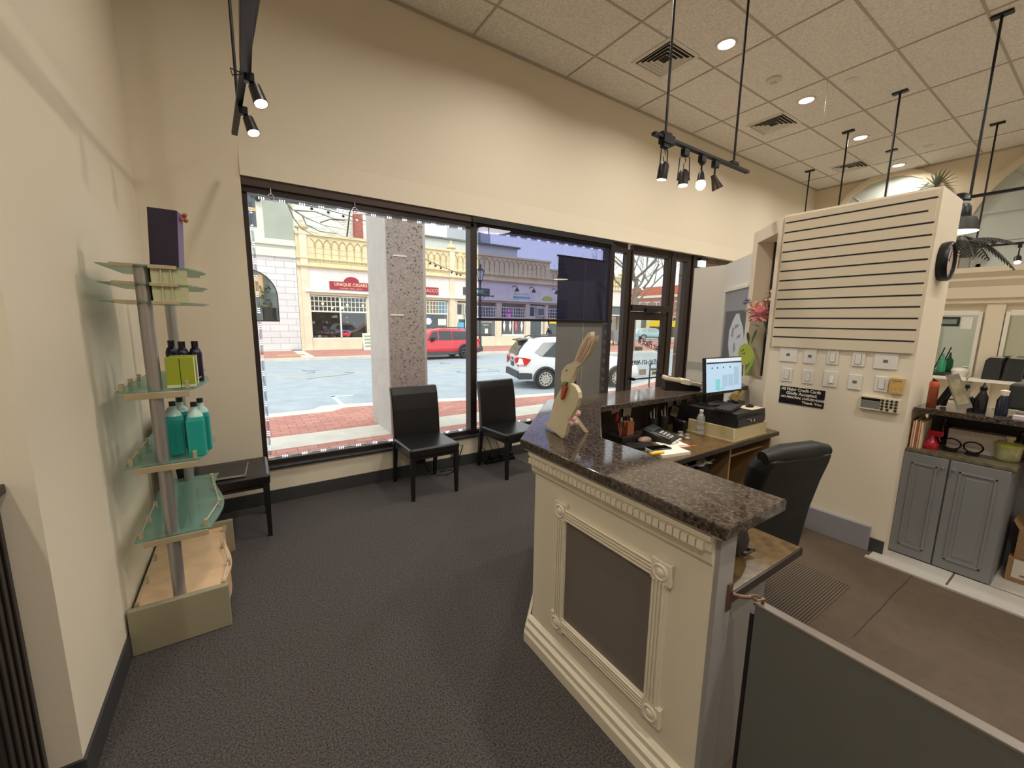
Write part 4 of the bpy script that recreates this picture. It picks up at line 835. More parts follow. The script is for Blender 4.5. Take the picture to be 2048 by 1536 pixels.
def dwall(b, s0, s1, z0, z1, t0, t1):
    "slab on the 45 degree wall between depths t0,t1 measured behind its face"
    q = [dg(s0, t0), dg(s1, t0), dg(s1, t1), dg(s0, t1)]; b.extr([V(p.x, p.y, z0) for p in q], (0, 0, z1-z0)); return b
# behind the face is toward +X,-Y : off>0
b = MB(); dwall(b, -.01, .43, 0, 1.14, 0, .24); dwall(b, -.01, .43, 2.395, 2.505, 0, .24); dwall(b, -.01, .043, 1.14, 2.395, 0, .24); dwall(b, .35, .43, 1.14, 2.395, 0, .24)
ni = struct(b.build('wall_niche', m_wall))
dwall(MB(), .043, .35, 1.14, 2.395, .22, .24).build('niche_back', m_wall, ni)
dwall(MB(), .335, .35, 1.14, 2.395, .14, .16).build('niche_mirror_edge', m_dk, ni)
b = MB(); dwall(b, .43, 1.08, 0, 2.331, .02, .08); q0 = dg(1.08, .02)
pa = struct(b.build('wall_partition', m_wallg))
b = MB().box(q0.x, q0.x+.06, q0.y-.04, q0.y+.40, 0, 2.331); b.build('partition_return', M('offwhite_panel', (214, 208, 196), .6), pa)
MB().box(q0.x-.006, q0.x, q0.y, q0.y+.40, 1.06, 1.15).build('partition_skirting', M('skirting_grey', (176, 170, 158), .5), pa)
# framed poster
t = thing('framed_poster', 'framed grey poster of a white veiled head on the white partition', 'poster', tuple(dg(.69, 0, 1.5)))
dwall(MB(), .44, .95, 1.0, 2.0, .008, .02).build('poster_sheet', M('poster_grey', (150, 152, 160), .5), t)
dwall(MB(), .44, .91, 1.0, 1.78, .004, .008).build('dark_field', M('poster_dark', (92, 92, 98), .5), t)
b = MB(); dwall(b, .44, .99, 2.0, 2.035, -.005, .02); dwall(b, .955, .99, 1.06, 2.0, -.005, .02); b.build('poster_frame', m_white, t, bev=.002)
def dpoly(b, pts, t0, t1): b.extr([dg(s, t0, z) for s, z in pts], dg(0, t1)-dg(0, t0)); return b
pp = [(1463, 665), (1470, 636), (1481, 626), (1490, 640), (1494, 668), (1495, 700), (1490, 722), (1484, 740), (1460, 740), (1456, 700)]
def dpx(px, py):
    d = R_*((px-1024)/FPX)-U_*((py-768)/FPX)+_f; k = 2.06/(d.x-d.y); return d.x*k-SX, CAMZ+d.z*k
dpoly(MB(), [dpx(*p) for p in [(1456, 690), (1458, 662), (1466, 640), (1472, 628), (1478, 627), (1480, 640), (1485, 655), (1488, 690), (1491, 715), (1489, 738), (1460, 738)]], .001, .004).build('white_figure', M('poster_white', (214, 218, 226), .6), t)
b = MB()
for q in ([(1462, 672), (1465, 655), (1468, 655), (1465, 675)], [(1470, 650), (1478, 648), (1476, 654), (1469, 658)], [(1474, 672), (1481, 668), (1480, 674), (1473, 678)], [(1479, 700), (1484, 690), (1486, 710), (1481, 715)], [(1466, 690), (1469, 684), (1470, 700), (1466, 706)]): dpoly(b, [dpx(*p) for p in q], 0, .001)
b.build('figure_shading_print', M('poster_mid', (150, 154, 166), .6), t)
# switch plates
m_pl = M('switch_white', (224, 218, 208), .4); m_sl = M('switch_shadow', (120, 110, 100), .6)
def plate(y, z, w_, h_, kind, lab, n='wall_plate', cat='wall plate'):
    t = thing(n, lab, cat, (SX, y, z), group=None)
    MB().box(SX-.008, SX, y-w_/2, y+w_/2, z-h_/2, z+h_/2).build('plate', m_pl, t, bev=.003)
    if kind == 'switch':
        MB().box(SX-.0085, SX-.0075, y-.019, y+.019, z-.036, z+.036).build('rocker_surround', m_sl, t)
        MB().box(SX-.013, SX-.008, y-.017, y+.017, z-.034, z+.034).build('rocker', m_pl, t, bev=.002)
    elif kind == 'jack': MB().box(SX-.0085, SX-.0075, y-.013, y+.013, z-.010, z+.012).build('jack_opening', M('jack_dark', (110, 100, 90), .7), t)
    elif kind == 'toggle':
        MB().prism([(SX-.008, z-.03), (SX-.022, z-.028), (SX-.008, z+.028)], .022, 'y', y-.02).build('toggle', m_pl, t)
    return t
plate(1.529, 1.392, .13, .113, 'jack', 'wide white jack plate, top row at the far left'); plate(1.375, 1.391, .085, .113, 'jack', 'narrow white jack plate, second in the top row')
plate(1.224, 1.394, .072, .105, 'switch', 'white rocker switch, third in the top row'); plate(1.069, 1.394, .074, .106, 'switch', 'white rocker switch, fourth in the top row')
plate(.916, 1.392, .128, .11, 'jack', 'wide white jack plate, top row at the far right')
plate(1.523, 1.226, .077, .109, 'switch', 'white rocker switch, bottom row at the far left above the sign'); plate(1.372, 1.229, .075, .113, 'switch', 'white rocker switch, second in the bottom row')
plate(1.221, 1.229, .091, .122, 'toggle', 'white plate with wedge knob, middle of bottom row'); plate(1.071, 1.225, .08, .111, 'jack', 'white jack plate, fourth in the bottom row')
plate(.919, 1.231, .076, .109, 'switch', 'white rocker switch beside the tan box')
t = thing('chime_cover', 'tan translucent wall box right of the last switch', 'wall box', (SX, .836, 1.228))
MB().box(SX-.03, SX, .80, .872, 1.172, 1.285).build('box_cover', M('tan_plastic', (198, 162, 96), .5, noise=(60, .15)), t, bev=.004)
MB().box(SX-.031, SX-.029, .81, .86, 1.262, 1.268).build('slot', m_sl, t)
t = thing('alarm_keypad', 'cream alarm keypad with grey display and dark round buttons', 'keypad', (SX, .911, 1.09))
m_crm = M('cream_plastic', (216, 206, 176), .45)
MB().box(SX-.028, SX, .803, 1.02, 1.04, 1.14).build('keypad_case', m_crm, t, bev=.004)
MB().box(SX-.0295, SX-.027, .905, 1.012, 1.055, 1.105).build('display', M('lcd_grey', (120, 122, 116), .3), t)
MB().box(SX-.0295, SX-.027, .905, 1.012, 1.108, 1.127).build('indicator_window', M('lcd_dark', (30, 18, 18), .2), t)
pr = None
for r in range(4):
    for k in range(4):
        if r == 3 and k == 2: continue
        c = (SX-.028, .893-.024*k-(.006 if r == 3 and k == 1 else 0), 1.120-.021*r)
        if pr is None: b = MB(); b.lathe((0, 0, 0), [(.0085, 0), (.0085, -.004), (.001, -.005)], 12, 'x'); pr = b.build('button', M('button_dark', (46, 34, 34), .4), t, local=True); pr.location = Vector(c)-Vector(t['_w'])
        else: o = pr.copy(); C.objects.link(o); o.location = Vector(c)-Vector(t['_w'])
t = thing('card_sign', 'black sign with white lettering about credit cards under the switches', 'sign', (SX, 1.40, 1.06))
MB().box(SX-.005, SX, 1.242, 1.56, .99, 1.132).build('sign_board', M('sign_black', (18, 18, 24), .35), t)
m_let = M('sign_lettering', (232, 226, 212), .5)
for s, sz, y, z, al, shr, sx_ in (('All Major Credit Cards', .034, 1.55, 1.112, 'LEFT', 0, .88), ('Gladly Accepted.', .034, 1.40, 1.079, 'CENTER', 0, .95), ('NO PERSONAL CHECKS PLEASE', .024, 1.55, 1.046, 'LEFT', .4, .92), ('Thank You', .028, 1.255, 1.015, 'RIGHT', 0, 1.1)):
    text('lettering', s, sz, m_let, t, (SX-.0055, y, z), FX, .0008, al, shr, sx_, bold=.0007)
# clock on the end face
ckx, ckz = at(1894, 523, 1, .74).x, at(1894, 523, 1, .74).z
t = thing('wall_clock', 'black rimmed round clock on the end of the striped wall', 'clock', (ckx, .77, ckz))
MB().lathe((ckx, .77, ckz), [(.123, 0), (.128, -.02), (.128, -.045), (.12, -.055), (.113, -.05), (.112, -.035)], 40, 'y').build('clock_rim', m_black, t, smooth=True)
cf = MB().lathe((ckx, .77, ckz), [(.0005, -.037), (.115, -.036), (.115, -.03)], 40, 'y').build('clock_face', M('clock_face', (196, 180, 168), .4), t)
MB().extr([(ckx-.004, .731, ckz), (ckx+.004, .731, ckz), (ckx+.04, .731, ckz+.07), (ckx+.034, .731, ckz+.072)], (0, -.002, 0)).extr([(ckx, .729, ckz-.003), (ckx, .729, ckz+.003), (ckx-.085, .729, ckz+.02), (ckx-.085, .729, ckz+.016)], (0, -.002, 0)).build('hands', m_black, t)
for k in range(12):
    a = k*PI/6; MB().extr([(ckx+math.sin(a+e)*r, .732, ckz+math.cos(a+e)*r) for e, r in ((-.02, .095), (.02, .095), (.02, .106), (-.02, .106))], (0, -.001, 0)).build('hour_mark', m_black, cf)
# flowers and butterfly in the niche
def leaf(b, p, d, L, w_, droop=.3, n=6, nrm=None):
    p = Vector(p); d = Vector(d).normalized(); s = d.cross(Vector((0, 0, 1))).normalized() if nrm is None else Vector(nrm); vs = []
    for k in range(n+1):
        t_ = k/n; c = p+d*(L*t_)+V(0, 0, -droop*L*t_*t_); ww = w_*math.sin(PI*min(1, .12+t_*.88)) if k < n else 0.001
        vs += [c-s*ww, c+V(0, 0, -.15*ww), c+s*ww]
    fs = []
    for k in range(n): fs += [(3*k, 3*k+1, 3*k+4, 3*k+3), (3*k+1, 3*k+2, 3*k+5, 3*k+4)]
    return b.add(vs, fs)
vz = 1.14
fl = dg(.13, .11, 0); fl = V(fl.x, fl.y, vz)
t = thing('flower_vase', 'wicker vase of silk flowers with pink bloom in the wall niche', 'vase', tuple(fl))
MB().lathe(fl, [(.04, 0), (.05, .02), (.062, .12), (.056, .15), (.05, .15)], 20).build('vase', M('grey_wicker', (150, 144, 132), .7, bump=(160, 1)), t, smooth=True)
b = MB()
for k, (px, py) in enumerate(((1530, 640), (1518, 610), (1510, 612), (1530, 590), (1522, 640))):
    s, z = dpx(px, py); e = dg(s, .05, z); b.tube([fl+V(0, 0, .1), fl*.5+e*.5+V(0, 0, .1), e], .006, 6)
b.build('stems', M('stem_green', (84, 104, 48), .6), t)
def bloom(px, py, r, m, name, n=34, off=.0):
    s, z = dpx(px, py); c = dg(s, off, z); b = MB()
    for k in range(n):
        th = random.uniform(0, 2*PI); ph = math.acos(random.uniform(-.5, 1)); d = V(math.sin(ph)*math.cos(th), math.sin(ph)*math.sin(th), math.cos(ph))
        leaf(b, c+d*r*.25, d, r*.8, r*.24, .15, 4)
    return b.build(name, m, t, solid=.0008)
bloom(1527, 630, .10, M('petal_pink', (240, 168, 172), .7), 'pink_bloom', 60, -.03)
bloom(1512, 618, .085, M('petal_peach', (236, 196, 168), .7), 'peach_bloom', 36, -.01)
bloom(1527, 606, .06, M('petal_peach2', (230, 186, 160), .7), 'peach_bloom', 30, .02)
bloom(1534, 592, .08, M('petal_cream', (214, 196, 172), .7), 'cream_bloom', 30, .05)
bloom(1503, 604, .045, M('petal_mauve', (150, 146, 166), .7), 'mauve_sprig', 40, -.04)
b = MB()
for (px, py), dd in (((1508, 650), (-.3, -.5, .1)), ((1500, 665), (-.5, -.4, -.6)), ((1518, 660), (-.3, .1, -.7)), ((1535, 655), (.2, -.2, -.6))):
    s, z = dpx(px, py); leaf(b, dg(s, -.02, z), dd, .11, .014, .3)
b.build('leaves', M('leaf_dark_green', (58, 84, 48), .5), t, solid=.001)
t = thing('butterfly_ornament', 'lime green butterfly ornament on a stick at the niche edge', 'ornament', tuple(dg(.26, -.05, 1.15)))
bt = [(1487, 705), (1492, 692), (1502, 687), (1511, 692), (1517, 702), (1519, 712), (1513, 724), (1505, 730), (1496, 728), (1489, 718)]
def boff(px, py, off=-.05): s, z = dpx(px, py); return dg(s, off, z)
MB().extr([boff(*p) for p in bt], dg(0, .004)-dg(0, 0)).build('upper_wing', M('wing_lime', (176, 190, 60), .6), t)
MB().extr([boff(*p) for p in [(1519, 712), (1512, 726), (1502, 740), (1500, 752), (1508, 745), (1517, 730), (1522, 718)]], dg(0, .004)-dg(0, 0)).build('lower_wing', M('wing_green', (142, 178, 60), .6), t)
b = MB()
for p in ((1495, 702), (1499, 700), (1497, 708), (1501, 707)): c = boff(*p, -.053); b.ball(c, .006, 8, (1, 1, 1.3))
b.build('wing_spots', M('wing_brown', (84, 84, 40), .6), t)
MB().cyl(boff(1497, 730), boff(1496, 752), .005, n=6).build('ornament_stick', m_dk, t)
# ================================================================ cabinets and ledge beyond the striped wall
m_cab = M('cabinet_grey', (124, 124, 124), .35); CX = 3.87
cb = thing('base_cabinet', 'grey two-door base cabinet beside the striped wall', 'cabinet', (4.1, .54, 0))
MB().box(CX+.012, 4.40, .275, .762, .0, .765).build('cabinet_body', m_cab, cb)
MB().box(CX-.0, 4.42, .262, .765, .765, .79).build('cabinet_top', M('worn_olive_laminate', (104, 94, 74), .3, noise=(22, .35)), cb, bev=.003)
for i, (y0, y1) in enumerate(((.548, .80), (.282, .540))):
    if i == 0: y1 = .769
    d_ = MB().box(CX-.008, CX+.012, y0, y1, .012, .762).build('door', m_cab, cb, bev=.003)
    b = MB(); a0, a1, c0_, c1_ = y0+.045, y1-.045, .08, .70
    for q in ((a0, a1, c1_-.014, c1_), (a0, a1, c0_, c0_+.014), (a0, a0+.014, c0_, c1_), (a1-.014, a1, c0_, c1_)): b.box(CX-.014, CX-.006, *q)
    b.box(CX-.011, CX-.006, a0+.035, a1-.035, c0_+.035, c1_-.035); b.build('door_moulding', m_cab, d_, bev=.004)
    yk = y0+.02 if i == 0 else y1-.02
    MB().lathe((CX-.008, yk, .70), [(.005, 0), (.005, -.01), (.010, -.016), (.008, -.022), (.001, -.024)], 12, 'x').build('knob', M('nickel', (210, 210, 214), .2, metal=1), d_, smooth=True)
t = thing('granite_ledge', 'dark granite ledge shelf above the grey cabinet', 'shelf', (4.1, .2, 1.07))
MB().box(CX, 4.34, -.9, .762, 1.045, 1.082).build('ledge_top', m_gran, t, bev=.004)
MB().box(4.32, 4.34, -.9, .762, .79, 1.045).build('ledge_back', M('ledge_back_dark', (52, 48, 46), .6), t)
MB().box(4.34, 4.40, -.9, .2749, 0, 1.045).build('ledge_support', m_cab, t)
# things on the cabinet
ZB = .791
t = thing('magazines', 'thin stack of upright magazines between the wall end and red bottle', 'magazines', (3.95, .745, ZB))
for k in range(5): MB().box(3.90, 4.12, .748-.011*k, .756-.011*k, ZB, ZB+.19+.008*(k % 2)).build('magazine', M('mag_%d' % (k % 3), ((214, 170, 124), (226, 206, 180), (190, 96, 70))[k % 3], .6), t)
t = thing('spray_bottle', 'red plastic spray bottle on the cabinet top', 'spray bottle', (3.98, .665, ZB))
m_red = M('red_translucent', (170, 30, 44), .2)
MB().lathe((3.98, .665, ZB), [(.036, 0), (.04, .01), (.04, .035), (.03, .06), (.015, .075), (.013, .095)], 20).build('bottle_body', m_red, t, smooth=True)
MB().box(3.965, 3.995, .615, .69, ZB+.095, ZB+.13).prism([(.63, ZB+.095), (.64, ZB+.095), (.625, ZB+.055), (.618, ZB+.06)], .012, 'x', 3.974).build('trigger_head', m_red, t, bev=.004)
t = thing('white_carton', 'long white speckled carton lying behind the round glasses', 'box', (4.12, .52, ZB))
MB().box(4.09, 4.18, .35, .61, ZB, ZB+.145).build('carton', M('speckled_white', (214, 200, 190), .6, noise=(90, .12)), t, bev=.002)
for y, l in ((.575, 'black round mirror ring standing left of its pair'), (.475, 'black round mirror ring standing right of its pair')):
    t = thing('ring_mirror', l, 'mirror', (4.03, y, ZB), group='pair of small round ring mirrors')
    cc = V(4.03, y, ZB+.050)
    MB().tube([cc+V(-.012*math.sin(a*PI/12), .044*math.cos(a*PI/12), .038*math.sin(a*PI/12)) for a in range(24)], .005, 8, closed=True).build('ring', m_black, t, smooth=True)
    MB().box(4.0, 4.06, y-.03, y+.03, ZB, ZB+.012).build('ring_foot', m_black, t)
t = thing('soap_jar', 'squat clear jar of yellow liquid with white cap', 'jar', (4.08, .315, ZB))
m_yel = M('yellow_liquid', (186, 186, 96), .25)
MB().lathe((4.08, .33, ZB), [(.05, 0), (.055, .008), (.06, .085), (.05, .09)], 24).build('jar_body', M('pale_yellow_jar', (190, 188, 140), .15, noise=(14, .25)), t, smooth=True)
MB().lathe((4.08, .33, ZB), [(.065, .085), (.067, .105), (.05, .118), (.02, .12)], 24).build('jar_lid', m_yel, t, smooth=True)
MB().lathe((4.08, .33, ZB), [(.016, .118), (.014, .13), (.021, .135), (.02, .155), (.001, .157)], 16).build('pump_cap', M('ivory_cap', (222, 214, 180), .5), t, smooth=True)
for k, (x, y, h, c, l) in enumerate(((4.24, .66, .19, (60, 44, 44), 'dark bottle at the back above the red spray bottle'), (4.26, .30, .17, (30, 28, 34), 'dark bottle behind the white carton end'), (4.2, .275, .12, (96, 30, 40), 'small dark red bottle right of the carton'))):
    tag(MB().lathe((x, y, ZB), [(.028, 0), (.03, .01), (.03, h*.65), (.013, h*.8), (.013, h)], 16).build('dark_bottle', M('dkb_%d' % k, c, .25), smooth=True), l, 'bottle', 'dark bottles at the back of the cabinet')
# things on the ledge
ZL = 1.0825
t = thing('spray_can', 'orange topped copper spray can at the ledge end', 'spray can', (4.0, .70, ZL))
MB().lathe((3.99, .70, ZL), [(.024, 0), (.026, .004), (.026, .14), (.024, .148)], 20).build('can', M('copper_can', (156, 84, 56), .3, metal=.5), t, smooth=True)
MB().lathe((3.99, .70, ZL), [(.0265, .145), (.0265, .172), (.022, .178), (.001, .179)], 20).build('can_cap', M('orange_cap', (196, 84, 44), .4), t, smooth=True)
MB().prism([(.68, ZL+.178), (.715, ZL+.178), (.71, ZL+.20)], .01, 'x', 3.985).build('nozzle', m_dk, t)
t = thing('hair_clipper', 'black curved clipper standing behind the spray can', 'clipper', (4.1, .655, ZL))
MB().tube([(4.10, .66, ZL+.005), (4.10, .655, ZL+.06), (4.10, .64, ZL+.11), (4.10, .615, ZL+.14), (4.10, .60, ZL+.10)], [.016, .018, .02, .018, .012], 10).build('clipper_body', m_black, t, smooth=True)
t = thing('picture_stand', 'grey framed picture leaning on a black easel on the ledge', 'picture', (4.0, .56, ZL))
c_ = [at(1892, 752, 0, 3.98), at(1918, 747, 0, 3.98), at(1946, 815, 0, 3.92), at(1915, 821, 0, 3.92)]
MB().extr(c_, V(.012, .004, 0)).build('picture_panel', M('frame_taupe', (132, 126, 112), .5), t, bev=.001)
ce_ = sum(c_, Vector())/4; MB().extr([ce_+(p-ce_)*.72+V(-.001, 0, 0) for p in c_], V(.001, 0, 0)).build('picture_print', M('olive_print', (156, 148, 116), .4, noise=(16, .3)), t)
e0, e1, e2, e3 = at(1896, 772, 0, 4.0), at(1901, 785, 0, 4.0), at(1876, 812, 0, 4.0), at(1868, 808, 0, 4.0)
MB().extr([e0, e1, e2, e3], V(.02, 0, 0)).build('easel_arm', m_black, t)
MB().cyl(at(1880, 796, 0, 4.01), at(1908, 799, 0, 4.01), .004).build('easel_rod', m_black, t)
m_bb = M('black_bottle', (28, 28, 32), .25)
for k, (y, x, h, r, l) in enumerate(((.475, 4.0, .15, .028, 'black spray bottle on the ledge right of the picture'), (.385, 4.0, .14, .028, 'dark blue bottle with white cap on the ledge'))):
    t = thing('hair_product_bottle', l, 'bottle', (x, y, ZL))
    MB().lathe((x, y, ZL), [(r*.95, 0), (r, .01), (r, h*.7), (r*.6, h*.9), (r*.45, h)], 20).build('bottle_body', m_bb if k == 0 else M('navy_bottle', (26, 32, 50), .25), t, smooth=True)
    if k == 0: MB().lathe((x, y, ZL), [(.016, h), (.018, h+.02), (.008, h+.03), (.003, h+.05)], 12).build('nozzle', m_black, t, smooth=True)
    else: MB().lathe((x, y, ZL), [(.018, h*.93), (.022, h+.02), (.001, h+.028)], 16).build('white_cap', M('pinkish_cap', (232, 214, 200), .4), t, smooth=True)
t = thing('hair_product_bottle', 'short dark bottle tucked left of the black spray bottle', 'bottle', (4.06, .505, ZL)); MB().lathe((4.02, .515, ZL), [(.02, 0), (.021, .09), (.01, .1)], 16).build('bottle_body', m_bb, t, smooth=True)
t = thing('steamer_case', 'dark grey appliance with silver front edge at the right end of ledge', 'appliance', (4.2, .2, ZL))
MB().box(4.13, 4.31, -.2, .385, ZL+.03, ZL+.20).build('appliance_body', M('graphite_case', (50, 52, 50), .5), t, bev=.02, seg=4)
MB().box(4.08, 4.30, -.2, .33, ZL, ZL+.03).build('silver_base', M('silver_plastic', (150, 142, 134), .4), t, bev=.006)
tag(MB().box(3.93, 3.99, .20, .33, ZL, ZL+.02).build('pink_box', M('lilac_box', (200, 184, 190), .6)), 'pale lilac box on the ledge edge', 'box')
tag(MB().box(3.92, 4.0, .05, .20, ZL, ZL+.05).build('red_box', M('crimson_box', (120, 24, 50), .5), bev=.004), 'crimson box on the ledge at the right edge of the photo', 'box')
# cardboard boxes under the ledge
m_card = M('cardboard', (146, 112, 76), .8, noise=(30, .08))
for k, (z0, z1, l) in enumerate(((.007, .17, 'lower cardboard box with white printed label under the ledge'), (.172, .36, 'upper cardboard box with open flap under the ledge'))):
    t = thing('cardboard_box', l, 'box', (4.2, .12, z0))
    MB().box(4.06, 4.33, -.12, .24-.02*k, z0, z1).build('carton', m_card, t, bev=.002)
    if k == 0:
        MB().box(4.058, 4.061, .02, .215, z0+.03, z1-.01).build('shipping_label', M('label_white', (206, 196, 182), .7), t)
        text('label_text', 'AVON', .04, m_sl, t, (4.057, .12, z0+.11), FX, .0005) if 0 else MB().box(4.056, 4.058, .05, .16, z0+.08, z0+.10).box(4.056, 4.058, .06, .18, z0+.05, z0+.06).build('label_print', m_sl, t)
    else: MB().add([(4.06, .22, z1), (4.30, .22, z1), (4.30, .25, z1+.05), (4.06, .25, z1+.05)], [(0, 1, 2, 3)]).build('flap', m_card, t, solid=.004)
# salon chairs and ledge items in the distance
m_sal = M('salon_vinyl', (40, 40, 40), .35)
for k, (pa_, pb_, l) in enumerate(((1964, 2002, 'dark grey rounded bin on the far right mirror ledge, left of its pair'), (2005, 2046, 'dark grey rounded bin on the far mirror ledge at the right edge'))):
    ya, yb = at(pa_, 740, 0, 9.8).y, at(pb_, 740, 0, 9.8).y
    t = thing('storage_bin', l, 'bin', (9.9, (ya+yb)/2, .83), group='dark bins on the right mirror ledge')
    MB().prism([(ya, .83), (yb, .83), (yb, 1.165), (ya-.05, 1.18), (ya-.015, 1.13)], .2, 'x', 9.8).build('bin_body', m_sal, t, bev=.012)
    MB().box(9.79, 10.01, yb, ya-.06, 1.178, 1.195).build('bin_lid', M('bin_lid_pale', (170, 160, 150), .5), t)
for k, (y, l) in enumerate(()):
    b = MB(); b.prism([(y-.2, 1.13), (y+.2, 1.13), (y+.19, 1.28), (y+.13, 1.37), (y-.17, 1.38), (y-.2, 1.34)], .1, 'x', 6.95); b.build('backrest', m_sal, t, bev=.02)
    MB().box(6.9, 7.4, y-.24, y+.24, .45, .58).build('seat', m_sal, t, bev=.03)
    MB().cyl((7.15, y, .04), (7.15, y, .46), .04).lathe((7.15, y, .007), [(.3, 0), (.3, .02), (.05, .05)], 28).build('pedestal', M('nickel', (210, 210, 214), .2, metal=1), t)
    MB().box(6.95, 7.3, y-.27, y-.235, .58, .75).box(6.95, 7.3, y+.235, y+.27, .58, .75).box(6.97, 7.0, y-.25, y+.25, .7, .75).box(6.98, 7.02, y-.03, y+.03, .58, 1.15).build('armrest', m_sal, t, bev=.01)
t = thing('green_bottle', 'green pump bottle on the mirror ledge', 'bottle', (9.93, 1.68, .83))
MB().lathe((9.93, 1.70, .882), [(.05, 0), (.055, .02), (.055, .18), (.02, .24), (.012, .32)], 16).build('bottle_body', M('sea_green', (60, 150, 110), .3), t, smooth=True)
tag(MB().box(9.9, 10.0, 1.84, 1.98, 1.0, 1.12).build('comb_box', M('teal_box', (40, 90, 104), .4)), 'small teal box above the tray on the mirror ledge', 'box') if 0 else None
tag(MB().prism([(9.82, .83), (10.1, .83), (10.12, .88), (9.8, .88)], .40, 'y', 1.62).build('dark_tray', M('dark_green_tray', (34, 44, 38), .3), bev=.01), 'dark oval tray on the left mirror ledge', 'tray')
tag(MB().tube([(9.95, 1.80, .88), (9.95, 1.77, 1.0), (9.95, 1.70, 1.30)], .008).build('styling_brush', m_black), 'thin black brush standing against the left mirror', 'brush')
tag(MB().lathe((9.95, 1.48, .83), [(.08, 0), (.11, .1), (.09, .14), (.001, .16)], 16).build('white_bowl', m_white, smooth=True), 'white lidded bowl on the mirror ledge beside the tray', 'bowl')
t = thing('mirror_picture', 'dark framed picture hanging high on the left salon mirror', 'picture', (10.17, 1.75, 1.72))
MB().box(10.16, 10.178, 1.62, 1.98, 1.66, 1.82).build('picture_frame', M('dark_frame', (36, 42, 42), .4), t)
MB().box(10.156, 10.16, 1.65, 1.95, 1.70, 1.78).build('picture_print', M('grey_print', (130, 136, 130), .5), t)
tag(MB().box(10.165, 10.178, 1.47, 1.60, 1.62, 1.82).build('mirror_note', m_pap), 'white note taped on the left salon mirror', 'note')
t = thing('wall_outlet', 'white wall outlet with black plug under the mirror ledge', 'outlet', (10.18, 1.38, .66))
MB().box(10.12, 10.128, 1.34, 1.42, .6, .72).build('outlet_plate', m_pl, t); MB().box(10.07, 10.12, 1.355, 1.405, .63, .69).build('plug', m_black, t)
MB().tube([(10.09, 1.38, .63), (10.08, 1.40, .5), (10.1, 1.46, .3), (10.1, 1.5, .02)], .008).build('plug_cord', m_black, t)
# palm fronds on top
def frond(b, c, d, L, w_, n=16, droop=.5):
    c = Vector(c); d = Vector(d).normalized(); pts = [c+d*(L*k/n)+V(0, 0, -droop*L*(k/n)**2) for k in range(n+1)]; b.tube(pts, .006, 5)
    for k in range(1, n+1):
        s = (pts[k]-pts[k-1]).normalized(); side = s.cross(V(0, 0, 1)).normalized(); l = w_*math.sin(PI*(.15+.8*k/n))
        for sg in (-1, 1): leaf(b, pts[k], side*sg+s*.7+V(0, 0, -.1), l, .010, .25, 3)
m_palm = M('palm_green', (86, 90, 62), .6); m_palmd = M('palm_dark', (44, 46, 40), .6)
t = thing('palm_plant', 'small fan of pale palm leaves above the striped wall top', 'plant', (4.15, 1.0, 2.516))
b = MB(); c = V(4.15, .893, 2.615)
for k in range(15):
    a = math.radians(-15+14*k); leaf(b, c, (.25*math.cos(a*3), -math.cos(a), math.sin(a)), .105+.02*math.sin(a), .009, .12, 4)
b.build('fan_leaf', m_palm, t, solid=.001)
MB().lathe((4.15, .893, 2.516), [(.03, 0), (.035, .01), (.006, .02), (.005, .11)], 12).build('plant_base', m_palmd, t)
t = thing('palm_tree', 'dark artificial palm tree behind the bell lamp', 'plant', (6.6, 1.6, 0))
b = MB()
for k in range(14):
    a = 2*PI*k/14; frond(b, (6.6, 1.15, 2.5+.06*(k % 3)), (math.cos(a), math.sin(a), .75-.5*(k % 3)), .42, .14, 14, .45+.2*(k % 2))
b.build('fronds', m_palmd, t, solid=.001)
MB().tube([(6.6, 1.6, .3), (6.62, 1.6, 1.6), (6.6, 1.5, 2.2), (6.6, 1.32, 2.45), (6.6, 1.15, 2.5)], .03).build('trunk', m_dk, t)
MB().lathe((6.6, 1.6, 0.007), [(.14, 0), (.19, .32), (.17, .32)], 20).build('pot', m_dk, t, smooth=True)
for k, (y, z, l) in enumerate(((1.72, 2.62, 'dark ornament on the cornice right of the clock'),)):
    t = thing('cornice_lamp', 'small dark box lamp standing on the cornice right of the clock', 'lamp', (10.0, 1.62, 2.60))
    MB().box(9.94, 10.06, 1.55, 1.72, 2.78, 2.98).build('lamp_box', m_dk, t); MB().box(9.96, 10.04, 1.6, 1.7, 2.605, 2.78).build('lamp_stand', M('grey_stand', (150, 146, 136), .5), t)
# ================================================================ office chair
oc = thing('office_chair', 'black padded office chair behind the counter, back to the camera', 'office chair', (2.36, 1.2, 0))
m_oc = M('charcoal_vinyl', (17, 18, 18), .5, bump=(120, .1))
MO = Matrix.Translation((2.42, .93, 0)) @ Matrix.Rotation(math.radians(-14), 4, 'Z')
def oloc(): b = MB(); b.T = MO; return b
b = oloc()
sec = [(.36, .20, .00, .05), (.45, .22, .0, .07), (.6, .235, -.01, .09), (.78, .25, -.04, .11), (.89, .25, -.07, .12), (.95, .235, -.09, .10)]
vs = []
for z, hw, y, th in sec: vs += [[(-hw, y+th*.7, z), (-hw+.02, y, z), (hw-.02, y, z), (hw, y+th*.7, z), (hw-.05, y+th*1.2, z), (-hw+.05, y+th*1.2, z)]]
loft(b, vs); b.build('backrest', m_oc, oc, smooth=False, bev=.018, seg=4)
b = oloc(); b.tube([(-.235, -.035, .955), (-.12, -.042, .97), (.12, -.042, .97), (.235, -.035, .955)], [.035, .05, .05, .035], 12); b.build('headrest_roll', m_oc, oc, smooth=True)
b = oloc(); b.frustum([(-.24, .10, .42), (.24, .10, .42), (.22, .52, .42), (-.22, .52, .42)], [(-.25, .09, .52), (.25, .09, .52), (.23, .53, .52), (-.23, .53, .52)]); b.build('seat', m_oc, oc, bev=.03, seg=4)
